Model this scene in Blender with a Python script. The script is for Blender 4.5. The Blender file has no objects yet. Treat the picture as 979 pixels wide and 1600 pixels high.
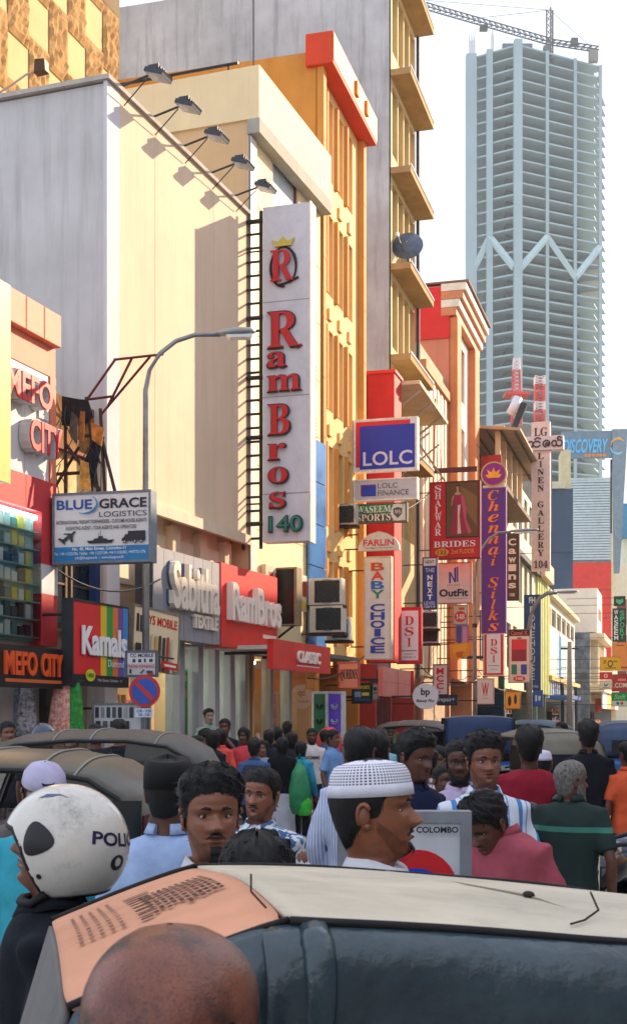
import bpy, math, random
import numpy as np
from mathutils import Vector, Matrix
random.seed(7); rng = np.random.default_rng(11)
R = math.radians
scene = bpy.context.scene
col = scene.collection
# ------------------------------------------------------------------ camera
F_PX, HX, HY, CAM_H = 2000.0, 489.5, 1118.0, 1.8
cam = bpy.data.cameras.new('camera'); camo = bpy.data.objects.new('camera', cam); col.objects.link(camo)
cam.sensor_fit = 'VERTICAL'; cam.sensor_height = 36; cam.lens = 45.0; cam.shift_y = (HY-800)/1600
cam.clip_start = .05; cam.clip_end = 3000
camo.location = (0, 0, CAM_H); camo.rotation_euler = (R(90), 0, 0)
cam.dof.use_dof = True; cam.dof.focus_distance = 16; cam.dof.aperture_fstop = 22
scene.camera = camo
# ------------------------------------------------------------------ sky, sun, exposure
SUN_AZ = Vector((.77, .64, 0)).normalized(); SUN_EL = R(24)
world = bpy.data.worlds.new('World'); scene.world = world; world.use_nodes = True
wn = world.node_tree; bg = wn.nodes['Background']
sky = wn.nodes.new('ShaderNodeTexSky'); sky.sky_type = 'NISHITA'; sky.sun_disc = False
sky.sun_elevation = SUN_EL; sky.sun_rotation = math.atan2(SUN_AZ.x, SUN_AZ.y)
sky.air_density = 1.4; sky.dust_density = .8; sky.ozone_density = 1.5
hs = wn.nodes.new('ShaderNodeHueSaturation'); hs.inputs['Saturation'].default_value = .42
veil = wn.nodes.new('ShaderNodeMix'); veil.data_type = 'RGBA'; veil.inputs[0].default_value = .92; veil.inputs[7].default_value = (1.96, 2.08, 2.50, 1)   # even tropical haze over the whole dome
wn.links.new(sky.outputs[0], hs.inputs['Color']); wn.links.new(hs.outputs[0], veil.inputs[6]); wn.links.new(veil.outputs[2], bg.inputs[0])
bg.inputs[1].default_value = .15
sl = bpy.data.lights.new('sun', 'SUN'); so = bpy.data.objects.new('sun', sl); col.objects.link(so)
sl.energy = 2.4; sl.angle = R(.55); sl.color = (1.0, .74, .50)
sdir = Vector((SUN_AZ.x*math.cos(SUN_EL), SUN_AZ.y*math.cos(SUN_EL), math.sin(SUN_EL)))
so.rotation_euler = sdir.to_track_quat('Z', 'Y').to_euler(); so.location = (60, 60, 60)
scene.view_settings.view_transform = 'Standard'; scene.view_settings.look = 'None'
scene.view_settings.exposure = 1.8; scene.view_settings.gamma = 1.0
scene.cycles.use_denoising = True; scene.cycles.volume_bounces = 1; scene.cycles.max_bounces = 8
scene.cycles.transparent_max_bounces = 12; scene.cycles.sample_clamp_indirect = 6
# ------------------------------------------------------------------ helpers
def lin(h):
    if not isinstance(h, str): return tuple(h)
    h = h.lstrip('#'); o = []
    for i in (0, 2, 4):
        c = int(h[i:i+2], 16)/255; o.append(c/12.92 if c <= .04045 else ((c+.055)/1.055)**2.4)
    return tuple(o)
_mc = {}
def M(c, r=.6, var=.1, sc=2.0, bump=0., metal=0., streak=0., spec=.4, coat=0., c2=None, dirt=0.):
    """painted / plastered / metal surface: colour with uneven wear, rain streaks and fine relief"""
    key = (c if isinstance(c, str) else tuple(c), r, var, sc, bump, metal, streak, spec, coat, c2, dirt)
    if key in _mc: return _mc[key]
    m = bpy.data.materials.new('surface'); m.use_nodes = True; t = m.node_tree; N = t.nodes; L = t.links
    b = N['Principled BSDF']; b.inputs['Roughness'].default_value = r; b.inputs['Metallic'].default_value = metal
    b.inputs['Specular IOR Level'].default_value = spec; b.inputs['Coat Weight'].default_value = coat
    b.inputs['Coat Roughness'].default_value = .1
    cc = lin(c); tc = N.new('ShaderNodeTexCoord')
    nz = N.new('ShaderNodeTexNoise'); nz.inputs['Scale'].default_value = sc; nz.inputs['Detail'].default_value = 6; nz.inputs['Roughness'].default_value = .65
    L.new(tc.outputs['Object'], nz.inputs['Vector'])
    mx = N.new('ShaderNodeMix'); mx.data_type = 'RGBA'
    lo = tuple(max(0, x*(1-var*1.6)) for x in cc) if c2 is None else lin(c2)
    hi = tuple(min(1, x*(1+var*.8)) for x in cc) if c2 is None else cc
    mx.inputs[6].default_value = (*lo, 1); mx.inputs[7].default_value = (*hi, 1)
    rp = N.new('ShaderNodeMapRange'); rp.inputs[1].default_value = .32; rp.inputs[2].default_value = .66
    L.new(nz.outputs[0], rp.inputs[0]); L.new(rp.outputs[0], mx.inputs[0]); out = mx.outputs[2]
    if streak:
        mp = N.new('ShaderNodeMapping'); mp.inputs['Scale'].default_value = (3.2, 3.2, .22); L.new(tc.outputs['Object'], mp.inputs[0])
        n2 = N.new('ShaderNodeTexNoise'); n2.inputs['Scale'].default_value = 1.3; n2.inputs['Detail'].default_value = 7; n2.inputs['Roughness'].default_value = .7
        L.new(mp.outputs[0], n2.inputs['Vector'])
        r2 = N.new('ShaderNodeMapRange'); r2.inputs[1].default_value = .5; r2.inputs[2].default_value = .78; r2.inputs[4].default_value = streak
        L.new(n2.outputs[0], r2.inputs[0])
        m2 = N.new('ShaderNodeMix'); m2.data_type = 'RGBA'; m2.inputs[7].default_value = (*[x*.35+.01 for x in cc], 1)
        L.new(r2.outputs[0], m2.inputs[0]); L.new(out, m2.inputs[6]); out = m2.outputs[2]
    if dirt:
        n4 = N.new('ShaderNodeTexNoise'); n4.inputs['Scale'].default_value = sc*.7+1.7; n4.inputs['Detail'].default_value = 9; n4.inputs['Roughness'].default_value = .78
        L.new(tc.outputs['Object'], n4.inputs['Vector'])
        r4 = N.new('ShaderNodeMapRange'); r4.inputs[1].default_value = .52; r4.inputs[2].default_value = .72; r4.inputs[4].default_value = dirt; L.new(n4.outputs[0], r4.inputs[0])
        m4 = N.new('ShaderNodeMix'); m4.data_type = 'RGBA'; m4.inputs[7].default_value = (.05, .045, .04, 1)
        L.new(r4.outputs[0], m4.inputs[0]); L.new(out, m4.inputs[6]); out = m4.outputs[2]
    L.new(out, b.inputs['Base Color'])
    if bump:
        n3 = N.new('ShaderNodeTexNoise'); n3.inputs['Scale'].default_value = sc*9; n3.inputs['Detail'].default_value = 5
        L.new(tc.outputs['Object'], n3.inputs['Vector'])
        bp = N.new('ShaderNodeBump'); bp.inputs['Strength'].default_value = bump; bp.inputs['Distance'].default_value = .02
        L.new(n3.outputs[0], bp.inputs['Height']); L.new(bp.outputs[0], b.inputs['Normal'])
    _mc[key] = m; return m
def glass_clear(tint=(.75, .85, .85), refl=.12):
    key = ('glass', tint, refl)
    if key in _mc: return _mc[key]
    m = bpy.data.materials.new('glass'); m.use_nodes = True; t = m.node_tree; N = t.nodes; L = t.links
    N.remove(N['Principled BSDF']); o = N['Material Output']
    tr = N.new('ShaderNodeBsdfTransparent'); tr.inputs[0].default_value = (*tint, 1)
    g = N.new('ShaderNodeBsdfGlossy'); g.inputs['Roughness'].default_value = .03
    fr = N.new('ShaderNodeFresnel'); fr.inputs[0].default_value = 1.5
    ad = N.new('ShaderNodeMath'); ad.operation = 'ADD'; ad.inputs[1].default_value = refl; L.new(fr.outputs[0], ad.inputs[0])
    mx = N.new('ShaderNodeMixShader'); L.new(ad.outputs[0], mx.inputs[0]); L.new(tr.outputs[0], mx.inputs[1]); L.new(g.outputs[0], mx.inputs[2])
    L.new(mx.outputs[0], o.inputs[0]); _mc[key] = m; return m
def lamp_mat(c, s):
    key = ('lamp', tuple(c), s)
    if key in _mc: return _mc[key]
    m = bpy.data.materials.new('lit_lamp'); m.use_nodes = True; b = m.node_tree.nodes['Principled BSDF']
    b.inputs['Base Color'].default_value = (*c, 1); b.inputs['Emission Color'].default_value = (*c, 1); b.inputs['Emission Strength'].default_value = s
    _mc[key] = m; return m
def band(cols, axis=0, freq=10., r=.8, dist=0., bump=0.):
    """woven stripes in object space: cols = [(pos, colour)...] over one repeat"""
    m = bpy.data.materials.new('striped_cloth'); m.use_nodes = True; t = m.node_tree; N = t.nodes; L = t.links; b = N['Principled BSDF']
    b.inputs['Roughness'].default_value = r; b.inputs['Specular IOR Level'].default_value = .15
    tc = N.new('ShaderNodeTexCoord'); sp = N.new('ShaderNodeSeparateXYZ'); L.new(tc.outputs['Object'], sp.inputs[0])
    mu = N.new('ShaderNodeMath'); mu.operation = 'MULTIPLY'; mu.inputs[1].default_value = freq; L.new(sp.outputs[axis], mu.inputs[0])
    fr = N.new('ShaderNodeMath'); fr.operation = 'FRACT'; L.new(mu.outputs[0], fr.inputs[0])
    cr = N.new('ShaderNodeValToRGB'); cr.color_ramp.interpolation = 'CONSTANT'; e = cr.color_ramp.elements
    while len(e) > 1: e.remove(e[0])
    e[0].position = cols[0][0]; e[0].color = (*lin(cols[0][1]), 1)
    for p, c in cols[1:]:
        q = e.new(p); q.color = (*lin(c), 1)
    L.new(fr.outputs[0], cr.inputs[0]); L.new(cr.outputs[0], b.inputs['Base Color']); return m
def obj(name, V, F, mat, parent=None, smooth=False, bevel=0., loc=None, rot=None):
    me = bpy.data.meshes.new(name); me.from_pydata([tuple(v) for v in V], [], [tuple(f) for f in F])
    if mat: me.materials.append(mat)
    if smooth: me.polygons.foreach_set('use_smooth', [True]*len(me.polygons))
    o = bpy.data.objects.new(name, me); col.objects.link(o)
    if parent: o.parent = parent
    if loc is not None: o.location = loc
    if rot is not None: o.rotation_euler = rot
    if bevel:
        md = o.modifiers.new('bevel', 'BEVEL'); md.width = bevel; md.segments = 2; md.limit_method = 'ANGLE'; md.harden_normals = False
    return o
def copyo(o, parent=None, loc=None, rot=None):
    c = o.copy(); col.objects.link(c); c.parent = parent
    if loc is not None: c.location = loc
    if rot is not None: c.rotation_euler = rot
    return c
def copy_tree(o, parent=None):
    c = o.copy(); col.objects.link(c); c.parent = parent
    for ch in list(o.children): copy_tree(ch, c)
    return c
def tag(o, label=None, cat=None, group=None, kind=None):
    if label: o['label'] = label
    if cat: o['category'] = cat
    if group: o['group'] = group
    if kind: o['kind'] = kind
    return o
def thing(name, label, cat, loc=(0, 0, 0), rz=0., group=None):
    o = bpy.data.objects.new(name, None); col.objects.link(o); o.empty_display_size = .2
    o.location = loc; o.rotation_euler = (0, 0, rz); return tag(o, label, cat, group)
class G:
    """collects boxes, tubes, prisms into one mesh"""
    def __init__(s): s.V = []; s.F = []
    def add(s, V, F):
        n = len(s.V); s.V += [tuple(v) for v in V]; s.F += [tuple(i+n for i in f) for f in F]; return s
    def box(s, x0, x1, y0, y1, z0, z1):
        V = [(x0,y0,z0),(x1,y0,z0),(x1,y1,z0),(x0,y1,z0),(x0,y0,z1),(x1,y0,z1),(x1,y1,z1),(x0,y1,z1)]
        return s.add(V, [(0,3,2,1),(4,5,6,7),(0,1,5,4),(1,2,6,5),(2,3,7,6),(3,0,4,7)])
    def tube(s, P, r, n=8, cap=True, sy=1.0):
        P = [Vector(p) for p in P]; rr = r if hasattr(r, '__len__') else [r]*len(P); V = []; F = []
        for i, p in enumerate(P):
            d = (P[min(i+1, len(P)-1)]-P[max(i-1, 0)]).normalized()
            ref = Vector((0, 0, 1)) if abs(d.z) < .9 else Vector((0, 1, 0))
            a = d.cross(ref).normalized(); b = a.cross(d)
            for k in range(n):
                t = 2*math.pi*k/n; V.append(p+a*(math.cos(t)*rr[i])+b*(math.sin(t)*rr[i]*sy))
        for i in range(len(P)-1):
            for k in range(n):
                F.append((i*n+k, i*n+(k+1) % n, (i+1)*n+(k+1) % n, (i+1)*n+k))
        if cap: F.append(tuple(range(n))[::-1]); F.append(tuple((len(P)-1)*n+k for k in range(n)))
        return s.add(V, F)
    def bar(s, a, b, w): return s.tube([a, b], w*.707, 4)
    def prism(s, poly, y0, y1, ax=1):
        n = len(poly); V = []
        for y in (y0, y1):
            for p in poly:
                V.append((p[0], y, p[1]) if ax == 1 else ((y, p[0], p[1]) if ax == 0 else (p[0], p[1], y)))
        F = [tuple(range(n)), tuple(range(n, 2*n))[::-1]]+[(i, i+n, (i+1) % n+n, (i+1) % n) for i in range(n)]
        return s.add(V, F)
    def loft(s, rings, closed=True, caps=True):
        n = len(rings[0]); V = [v for r in rings for v in r]; F = []
        for i in range(len(rings)-1):
            for k in range(n if closed else n-1):
                F.append((i*n+k, i*n+(k+1) % n, (i+1)*n+(k+1) % n, (i+1)*n+k))
        if caps and closed: F.append(tuple(range(n))[::-1]); F.append(tuple((len(rings)-1)*n+k for k in range(n)))
        return s.add(V, F)
    def ball(s, c, rx, ry=None, rz=None, n=12, m=8):
        ry = ry or rx; rz = rz or rx; V = []; F = []
        for i in range(m+1):
            a = math.pi*i/m
            for k in range(n):
                t = 2*math.pi*k/n; V.append((c[0]+rx*math.sin(a)*math.cos(t), c[1]+ry*math.sin(a)*math.sin(t), c[2]-rz*math.cos(a)))
        for i in range(m):
            for k in range(n): F.append((i*n+k, i*n+(k+1) % n, (i+1)*n+(k+1) % n, (i+1)*n+k))
        return s.add(V, F)
    def build(s, name, mat, parent=None, smooth=False, bevel=0., loc=None, rot=None):
        return obj(name, s.V, s.F, mat, parent, smooth, bevel, loc, rot)
def B(name, mat, parent, *a, bevel=0.):
    return G().box(*a).build(name, mat, parent, bevel=bevel)
def Wp(px, py, Y): return Vector(((px-HX)*Y/F_PX, Y, CAM_H-(py-HY)*Y/F_PX))
# ---- lettering. Maths alphabets of the built-in font give serif / bold / italic faces
_AL = {'serif': (0x1D400, 0x1D7CE), 'bi': (0x1D468, 0x1D7CE)}
_tm = {}
def textmesh(s, font='reg', res=3):
    key = (s, font, res)
    if key in _tm: return _tm[key]
    if font in _AL:
        b, d = _AL[font]; q = ''
        for ch in s:
            q += chr(b+ord(ch)-65) if 'A' <= ch <= 'Z' else chr(b+26+ord(ch)-97) if 'a' <= ch <= 'z' else chr(d+ord(ch)-48) if '0' <= ch <= '9' else ch
    else: q = s
    c = bpy.data.curves.new('t', 'FONT'); c.body = q; c.size = 1; c.resolution_u = res; c.offset = {'heavy': .028, 'bold': .016, 'sbi': .02}.get(font, 0); c.shear = .25 if font == 'sbi' else 0
    o = bpy.data.objects.new('t', c); m = bpy.data.meshes.new_from_object(o)
    V = np.array([v.co[:] for v in m.vertices]).reshape(-1, 3); F = [tuple(p.vertices) for p in m.polygons]
    bpy.data.objects.remove(o); bpy.data.curves.remove(c); bpy.data.meshes.remove(m)
    if len(V):
        V = V[:, :2]-V[:, :2].min(0); V = V/np.maximum(V.max(0), 1e-6)
    _tm[key] = (V, F); return V, F
def solid_text(s, font, x0, x1, z0, z1, y, d, res=3, shear=0.):
    """text stretched to a box in the xz plane; front at y-d, back at y (only the front when d is tiny)"""
    V, F = textmesh(s, font, res)
    if not len(V): return [], []
    X = x0+V[:, 0]*(x1-x0)+shear*V[:, 1]*(z1-z0); Z = z0+V[:, 1]*(z1-z0); n = len(V)
    P = [(X[i], y-d, Z[i]) for i in range(n)]; Fo = list(F)
    if d > .006:
        P += [(X[i], y, Z[i]) for i in range(n)]; cnt = {}
        for f in F:
            for a, b in zip(f, f[1:]+f[:1]): cnt[(a, b)] = cnt.get((a, b), 0)+1
        for (a, b) in cnt:
            if (b, a) not in cnt: Fo.append((b, a, a+n, b+n))
    return P, Fo
def ellipse(u, v, a, b, n=28, t0=0., t1=2*math.pi):
    return [(u+a*math.cos(t0+(t1-t0)*i/n), v+b*math.sin(t0+(t1-t0)*i/n)) for i in range(n)]
class Fac:
    """a street front: starts at photo column px at depth Y and runs towards the vanishing column vx"""
    def __init__(s, px, Y, vx=1050., setback=0.):
        d = Vector(((vx-HX)/F_PX, 1)).normalized(); s.u = d; s.v = Vector((-d.y, d.x)); s.p = Vector(((px-HX)*Y/F_PX, Y))+s.v*setback
        s.ang = math.atan2(d.y, d.x)
    def s_(s, px, off=0.):
        """distance along the front at photo column px, on the plane off metres out from it"""
        p = s.p-s.v*off; k = (px-HX)/F_PX; return (k*p.y-p.x)/(s.u.x-k*s.u.y)
    def Y(s, px, off=0.): return s.p.y-s.v.y*off+s.s_(px, off)*s.u.y
    def z(s, px, py, off=0.): return CAM_H+(HY-py)*s.Y(px, off)/F_PX
    def root(s, name, label, cat='building', group=None): return thing(name, label, cat, (s.p.x, s.p.y, 0), s.ang, group)
def holed(name, mat, parent, x0, x1, z0, z1, holes, y=0., depth=.2, flip=False):
    """wall in the xz plane with real openings and reveals"""
    xs = sorted({x0, x1, *[h[0] for h in holes], *[h[1] for h in holes]}); zs = sorted({z0, z1, *[h[2] for h in holes], *[h[3] for h in holes]})
    xs = [x for x in xs if x0-1e-6 <= x <= x1+1e-6]; zs = [z for z in zs if z0-1e-6 <= z <= z1+1e-6]
    V = []; F = []
    def q(*p): n = len(V); V.extend(p); F.append((n, n+1, n+2, n+3))
    for i in range(len(xs)-1):
        for j in range(len(zs)-1):
            cx = (xs[i]+xs[i+1])/2; cz = (zs[j]+zs[j+1])/2
            if not any(h[0] < cx < h[1] and h[2] < cz < h[3] for h in holes):
                q((xs[i], y, zs[j]), (xs[i+1], y, zs[j]), (xs[i+1], y, zs[j+1]), (xs[i], y, zs[j+1]))
    for a, b, c, d in holes:
        e = y+depth
        q((a,y,c),(a,y,d),(a,e,d),(a,e,c)); q((b,y,c),(b,e,c),(b,e,d),(b,y,d)); q((a,y,d),(b,y,d),(b,e,d),(a,e,d)); q((a,y,c),(a,e,c),(b,e,c),(b,y,c))
    return obj(name, V, F, mat, parent)
FRAME = M('#c9c4b4', .5, .1); PANE = M('#1c2a36', .07, .25, 1.2, spec=.8); STEEL = M('#2a2c30', .5, .2, 6); RUST = M('#4b2a20', .7, .35, 9, c2='#27201d')
def window(root, x0, x1, z0, z1, y, fm=None, pm=None, nx=1, nz=1, w=.05, dep=.05):
    fm = fm or FRAME; g = G(); g.box(x0, x0+w, y, y+dep, z0, z1).box(x1-w, x1, y, y+dep, z0, z1).box(x0+w, x1-w, y, y+dep, z1-w, z1).box(x0+w, x1-w, y, y+dep, z0, z0+w)
    fr = g.build('window', fm, root)
    iw = (x1-x0-2*w); ih = z1-z0-2*w
    for i in range(1, nx): B('mullion', fm, fr, x0+w+iw*i/nx-w*.35, x0+w+iw*i/nx+w*.35, y+.004, y+dep-.004, z0+w, z1-w)
    for j in range(1, nz): B('transom', fm, fr, x0+w, x1-w, y+.008, y+dep-.008, z0+w+ih*j/nz-w*.3, z0+w+ih*j/nz+w*.3)
    obj('pane', [(x0+w*.5, y+dep*.6, z0+w*.5), (x1-w*.5, y+dep*.6, z0+w*.5), (x1-w*.5, y+dep*.6, z1-w*.5), (x0+w*.5, y+dep*.6, z1-w*.5)], [(0, 1, 2, 3)], pm or PANE, fr)
    return fr
# ================================================================== GROUND
road = G().add([(-300, -60, 0), (400, -60, 0), (400, 900, 0), (-300, 900, 0)], [(0, 1, 2, 3)]).build('road', M('#9a978e', .85, .18, .8, .25, dirt=.3)); tag(road, kind='structure')
FA = Fac(172, 19.25, 1200)              # pale wall, first stretch of the left-hand side
FB = Fac(388, 24.37, 1200)              # cream building
FO = Fac(495, 28.5, 1050)               # orange building, the street straightens from here on
def strip(name, pts, z0, z1, mat):
    g = G(); g.prism(pts, z0, z1, 2); return tag(g.build(name, mat), kind='structure')
L_ = lambda f, s, off: (f.p+f.u*s-f.v*off)
e = [L_(FA, -14, 0), L_(FA, -14, 1.9), L_(FO, -1, 1.9), L_(FO, 260, 1.9), L_(FO, 260, 0), L_(FO, 0, 0)]
strip('pavement', [tuple(p) for p in e], -.1, .13, M('#8d877d', .85, .15, 3, .2, dirt=.25))
e2 = [L_(FA, -14, 1.9), L_(FA, -14, 2.06), L_(FO, -1, 2.06), L_(FO, 260, 2.06), L_(FO, 260, 1.9), L_(FO, -1, 1.9)]
strip('kerb', [tuple(p) for p in e2], -.1, .15, M('#a09a8e', .85, .15, 5, .2))
# ================================================================== HELPERS FOR FRONTS
SHOPDARK = M('#3a3634', .8, .2); WHITEP = M('#d9d6cf', .55, .06, 3); CREAM = M('#e6cfa0', .75, .07, .7, .12, streak=.22)
def shopfront(root, x0, x1, z1, seed, wall, fas=None, y=0., bays=None):
    """a trading floor: recess, side piers, a back wall, a counter and shelves of goods"""
    rd = random.Random(seed); d = 2.6
    B('back_wall', M(rd.choice(['#b7a98c', '#8f9aa0', '#c7b9a6', '#7d6a5a']), .8, .2), root, x0+.1, x1-.1, y+d, y+d+.1, .13, z1)
    B('shop_floor', M('#6d675f', .6), root, x0, x1, y+.02, y+d, .1, .16)
    B('pier', wall, root, x0, x0+.18, y+.01, y+d, .16, z1-.002); B('pier', wall, root, x1-.18, x1, y+.01, y+d, .16, z1-.002)
    n = max(1, int((x1-x0)/1.3))
    for i in range(n):
        a = x0+.25+(x1-x0-.5)*i/n; b = x0+.25+(x1-x0-.5)*(i+.82)/n; k = rd.random()
        if k < .45:
            c = rd.choice(['#8a2d24', '#274a74', '#c9a23c', '#2f6b4a', '#c8c2b4', '#6b3a68', '#b4602a'])
            B('display_case', M(c, .5), root, a, b, y+.3, y+.8, .162, .95)
            for j in range(3):
                w = (b-a)/3; B('boxed_goods', M(rd.choice(['#c23a2c', '#e0d6c0', '#3a6fb0', '#e0b23a', '#4f8a4a', '#d77aa0']), .6), root, a+w*j+.03, a+w*(j+1)-.03, y+.35, y+.7, .952, .952+rd.uniform(.15, .5))
        else:
            g = G(); g.box(a, a+.04, y+1.2, y+1.6, .162, 2.1).box(b-.04, b, y+1.2, y+1.6, .162, 2.1); sh = g.build('shelf_rack', STEEL, root)
            for j in range(4):
                B('shelf', M('#a9a39a', .6), sh, a+.042, b-.042, y+1.2, y+1.6, .4+j*.5, .43+j*.5)
                B('stacked_cloth', M(rd.choice(['#b8443a', '#d8c7a0', '#4472a8', '#c98a3a', '#7a4a7a', '#d9d9d9', '#2c3a4a']), .9, .3, 14), sh, a+.08, b-.08, y+1.24, y+1.55, .432+j*.5, .432+j*.5+rd.uniform(.18, .38))
LITE = lamp_mat((1., .9, .72), 14)
# ================================================================== PALE BUILDING with the long blank wall
LA = FA.s_(386); zt = FA.z(173, 130); zl = 5.15
r = FA.root('pale_building', 'tall blank pale rendered building with a grey shaded end wall and sunlit front')
pale = M('#dcc3a6', .8, .06, .5, .10, streak=.24); grey = M('#cac8c6', .85, .09, .6, .12, streak=.5)
B('end_wall', grey, r, -.05, .35, .06, 9, 0, zt-.02)
B('corner_strip', M('#cfcdd0', .8, .05), r, -.10, .3, -.004, .055, 3.2, zt-.01)
g = G(); g.box(.3, LA, 0, 8, zl, zt).box(.3, LA, .36, 8, 3.2, zl-.002); g.build('front_wall', pale, r)
B('ledge', M('#d8c9ae', .8), r, .3, LA, -.09, .0, zl-.12, zl+.06)
B('coping', M('#b9b2a8', .85, .12, streak=.4), r, -.14, LA+.02, -.06, 9.05, zt+.001, zt+.07)
for i in range(5):
    x = .35+i*(LA-.6)/4.3; B('pilaster', pale, r, x, x+.3, .2, .358, 3.2, zl-.12)
for i in range(4):
    x = .35+i*(LA-.6)/4.3+.42; B('recess_panel', M('#e4d5bd', .8, .05), r, x, x+.72, .335, .359, 3.9, zl-.3)
ax = M('#d8cbb4', .8)
for i in range(2):
    x = 1.5+i*2.3
    B('seam', ax, r, x, x+.012, -.004, -.001, zl+.1, zt-.1)
# shop under it: glass front with tall panes
zs = 3.05
piers = M('#a2a6ab', .5, .08); xs = [FA.s_(p) for p in (245, 283, 296, 338, 352, 385)]
for i, x in enumerate((xs[0]-.35, xs[1], FA.s_(312), xs[3], FA.s_(362), xs[5])):
    B('pier', piers, r, x, x+.2, .02, .3, .13, zs, bevel=.01)
gl = glass_clear((.72, .82, .82), .10)
for i, (a, b) in enumerate(((249, 283), (288, 312), (317, 338), (343, 362), (367, 384))):
    a = FA.s_(a)+.14; b = FA.s_(b)-.0
    obj('shop_pane', [(a, .16, .3), (b, .16, .3), (b, .16, zs-.1), (a, .16, zs-.1)], [(0, 1, 2, 3)], gl, r)
B('plinth', M('#5a5552', .6), r, .3, LA, .06, .4, .12, .31)
B('shop_floor', M('#5d6068', .3), r, .3, LA, .45, 4.0, .1, .15); B('back_wall', M('#4a5866', .6, .2), r, .3, LA, 4.0, 4.1, .15, zs)  # wall and floor darkened bluish: glass reflections put into their colour
B('shop_ceiling', WHITEP, r, .3, LA, .4, 4.1, zs-.06, zs-.01)
for i in range(6): B('ceiling_light', LITE, r, .6+i*.9, 1.2+i*.9, 1.2, 1.4, zs-.1, zs-.062)
for i in range(6):
    x = .5+i*.9; g = G().box(x, x+.05, 2.4, 2.9, .15, 2.2).box(x+.7, x+.75, 2.4, 2.9, .15, 2.2); s_ = g.build('shelf_rack', M('#6b4a30', .6), r)
    for j in range(4):
        B('shelf', M('#8a6a48', .6), s_, x+.052, x+.698, 2.4, 2.9, .45+j*.45, .48+j*.45)
        B('stacked_cloth', M(['#b8443a', '#d8c7a0', '#4472a8', '#c98a3a', '#e6e0d8', '#2c6a5a'][(i*3+j) % 6], .9, .4, 16), s_, x+.08, x+.66, 2.42, 2.86, .482+j*.45, .75+j*.45)
# green advert sheets hung behind the glass
def poster(root, x0, x1, z0, z1, y, base, items):
    p = B('poster', M(base, .4, .12, 5), root, x0, x1, y, y+.012, z0, z1)
    for k, it in enumerate(items): deco(p, x0, x1, z0, z1, y, it, k)
    return p
def deco(parent, x0, x1, z0, z1, y, it, k, d=.004):
    """flat print on a panel; u right, v down, both 0..1"""
    w = x1-x0; h = z1-z0; yy = y-.0025*(k+1); U = lambda u: x0+u*w; Vv = lambda v: z1-v*h
    if it[0] == 'r':
        _, a, b, c, e, colr = it[:6]; B(it[6] if len(it) > 6 else 'printed_field', M(colr, .45, .05, 6), parent, U(a), U(c), yy, yy+.0015, Vv(e), Vv(b))
    elif it[0] == 'e':
        _, a, b, ru, rv, colr = it[:6]; G().prism(ellipse(U(a), Vv(b), ru*w, rv*h)[::-1], yy, yy+.0015).build(it[6] if len(it) > 6 else 'printed_emblem', M(colr, .45, .05, 6), parent)
    elif it[0] == 'p':
        G().prism([(U(a), Vv(b)) for a, b in it[1]][::-1], yy, yy+.0015).build(it[3] if len(it) > 3 else 'printed_emblem', M(it[2], .45, .05, 6), parent)
    elif it[0] == 't':
        _, s, a, b, c, e, colr = it[:7]; f = it[7] if len(it) > 7 else 'bold'; dd = it[8] if len(it) > 8 else d
        P, Fo = solid_text(s, f, U(a), U(c), Vv(e), Vv(b), yy, dd, 3, it[9] if len(it) > 9 else 0.)
        if P: obj('lettering', P, Fo, M(colr, .4, .03), parent)
    elif it[0] == 'v':
        _, s, a, b, c, e, colr = it[:7]; f = it[7] if len(it) > 7 else 'bold'; dd = it[8] if len(it) > 8 else d; gap = it[9] if len(it) > 9 else .14
        n = len(s); hh = (e-b)/n
        for i, ch in enumerate(s):
            if ch == ' ': continue
            v0 = b+i*hh+hh*gap*.5; v1 = b+(i+1)*hh-hh*gap*.5; a_, c_ = a, c
            if ch in 'Iil1': m_ = (a+c)/2; q = (c-a)*(.22 if ch != '1' else .3); a_, c_ = m_-q, m_+q
            cl = colr if isinstance(colr, str) else colr[i % len(colr)]
            low = ch.islower() and ch not in 'bdfhklti'
            if low: v0 += (v1-v0)*.22
            P, Fo = solid_text(ch, f, U(a_), U(c_), Vv(v1), Vv(v0), yy, dd, 4)
            if P: obj('letter', P, Fo, M(cl, .4, .03), parent)
a, b = FA.s_(290), FA.s_(309)
poster(r, a, b, .5, 2.6, .19, '#3fae2a', [('r', .12, .05, .9, .1, '#f2e230'), ('r', .1, .16, .9, .24, '#f2c230'), ('e', .5, .5, .3, .14, '#6b3a2a'), ('e', .5, .44, .16, .08, '#c98a5a'), ('r', .2, .66, .8, .74, '#f0a020'), ('e', .5, .83, .3, .1, '#f0b85a')])
a, b = FA.s_(366), FA.s_(382)
poster(r, a, b, .4, 2.5, .19, '#2e8f4a', [('r', .1, .3, .9, .36, '#f2e230'), ('r', .2, .42, .8, .48, '#f2e230'), ('r', 0, .75, 1, 1, '#d8e23a')])
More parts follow.
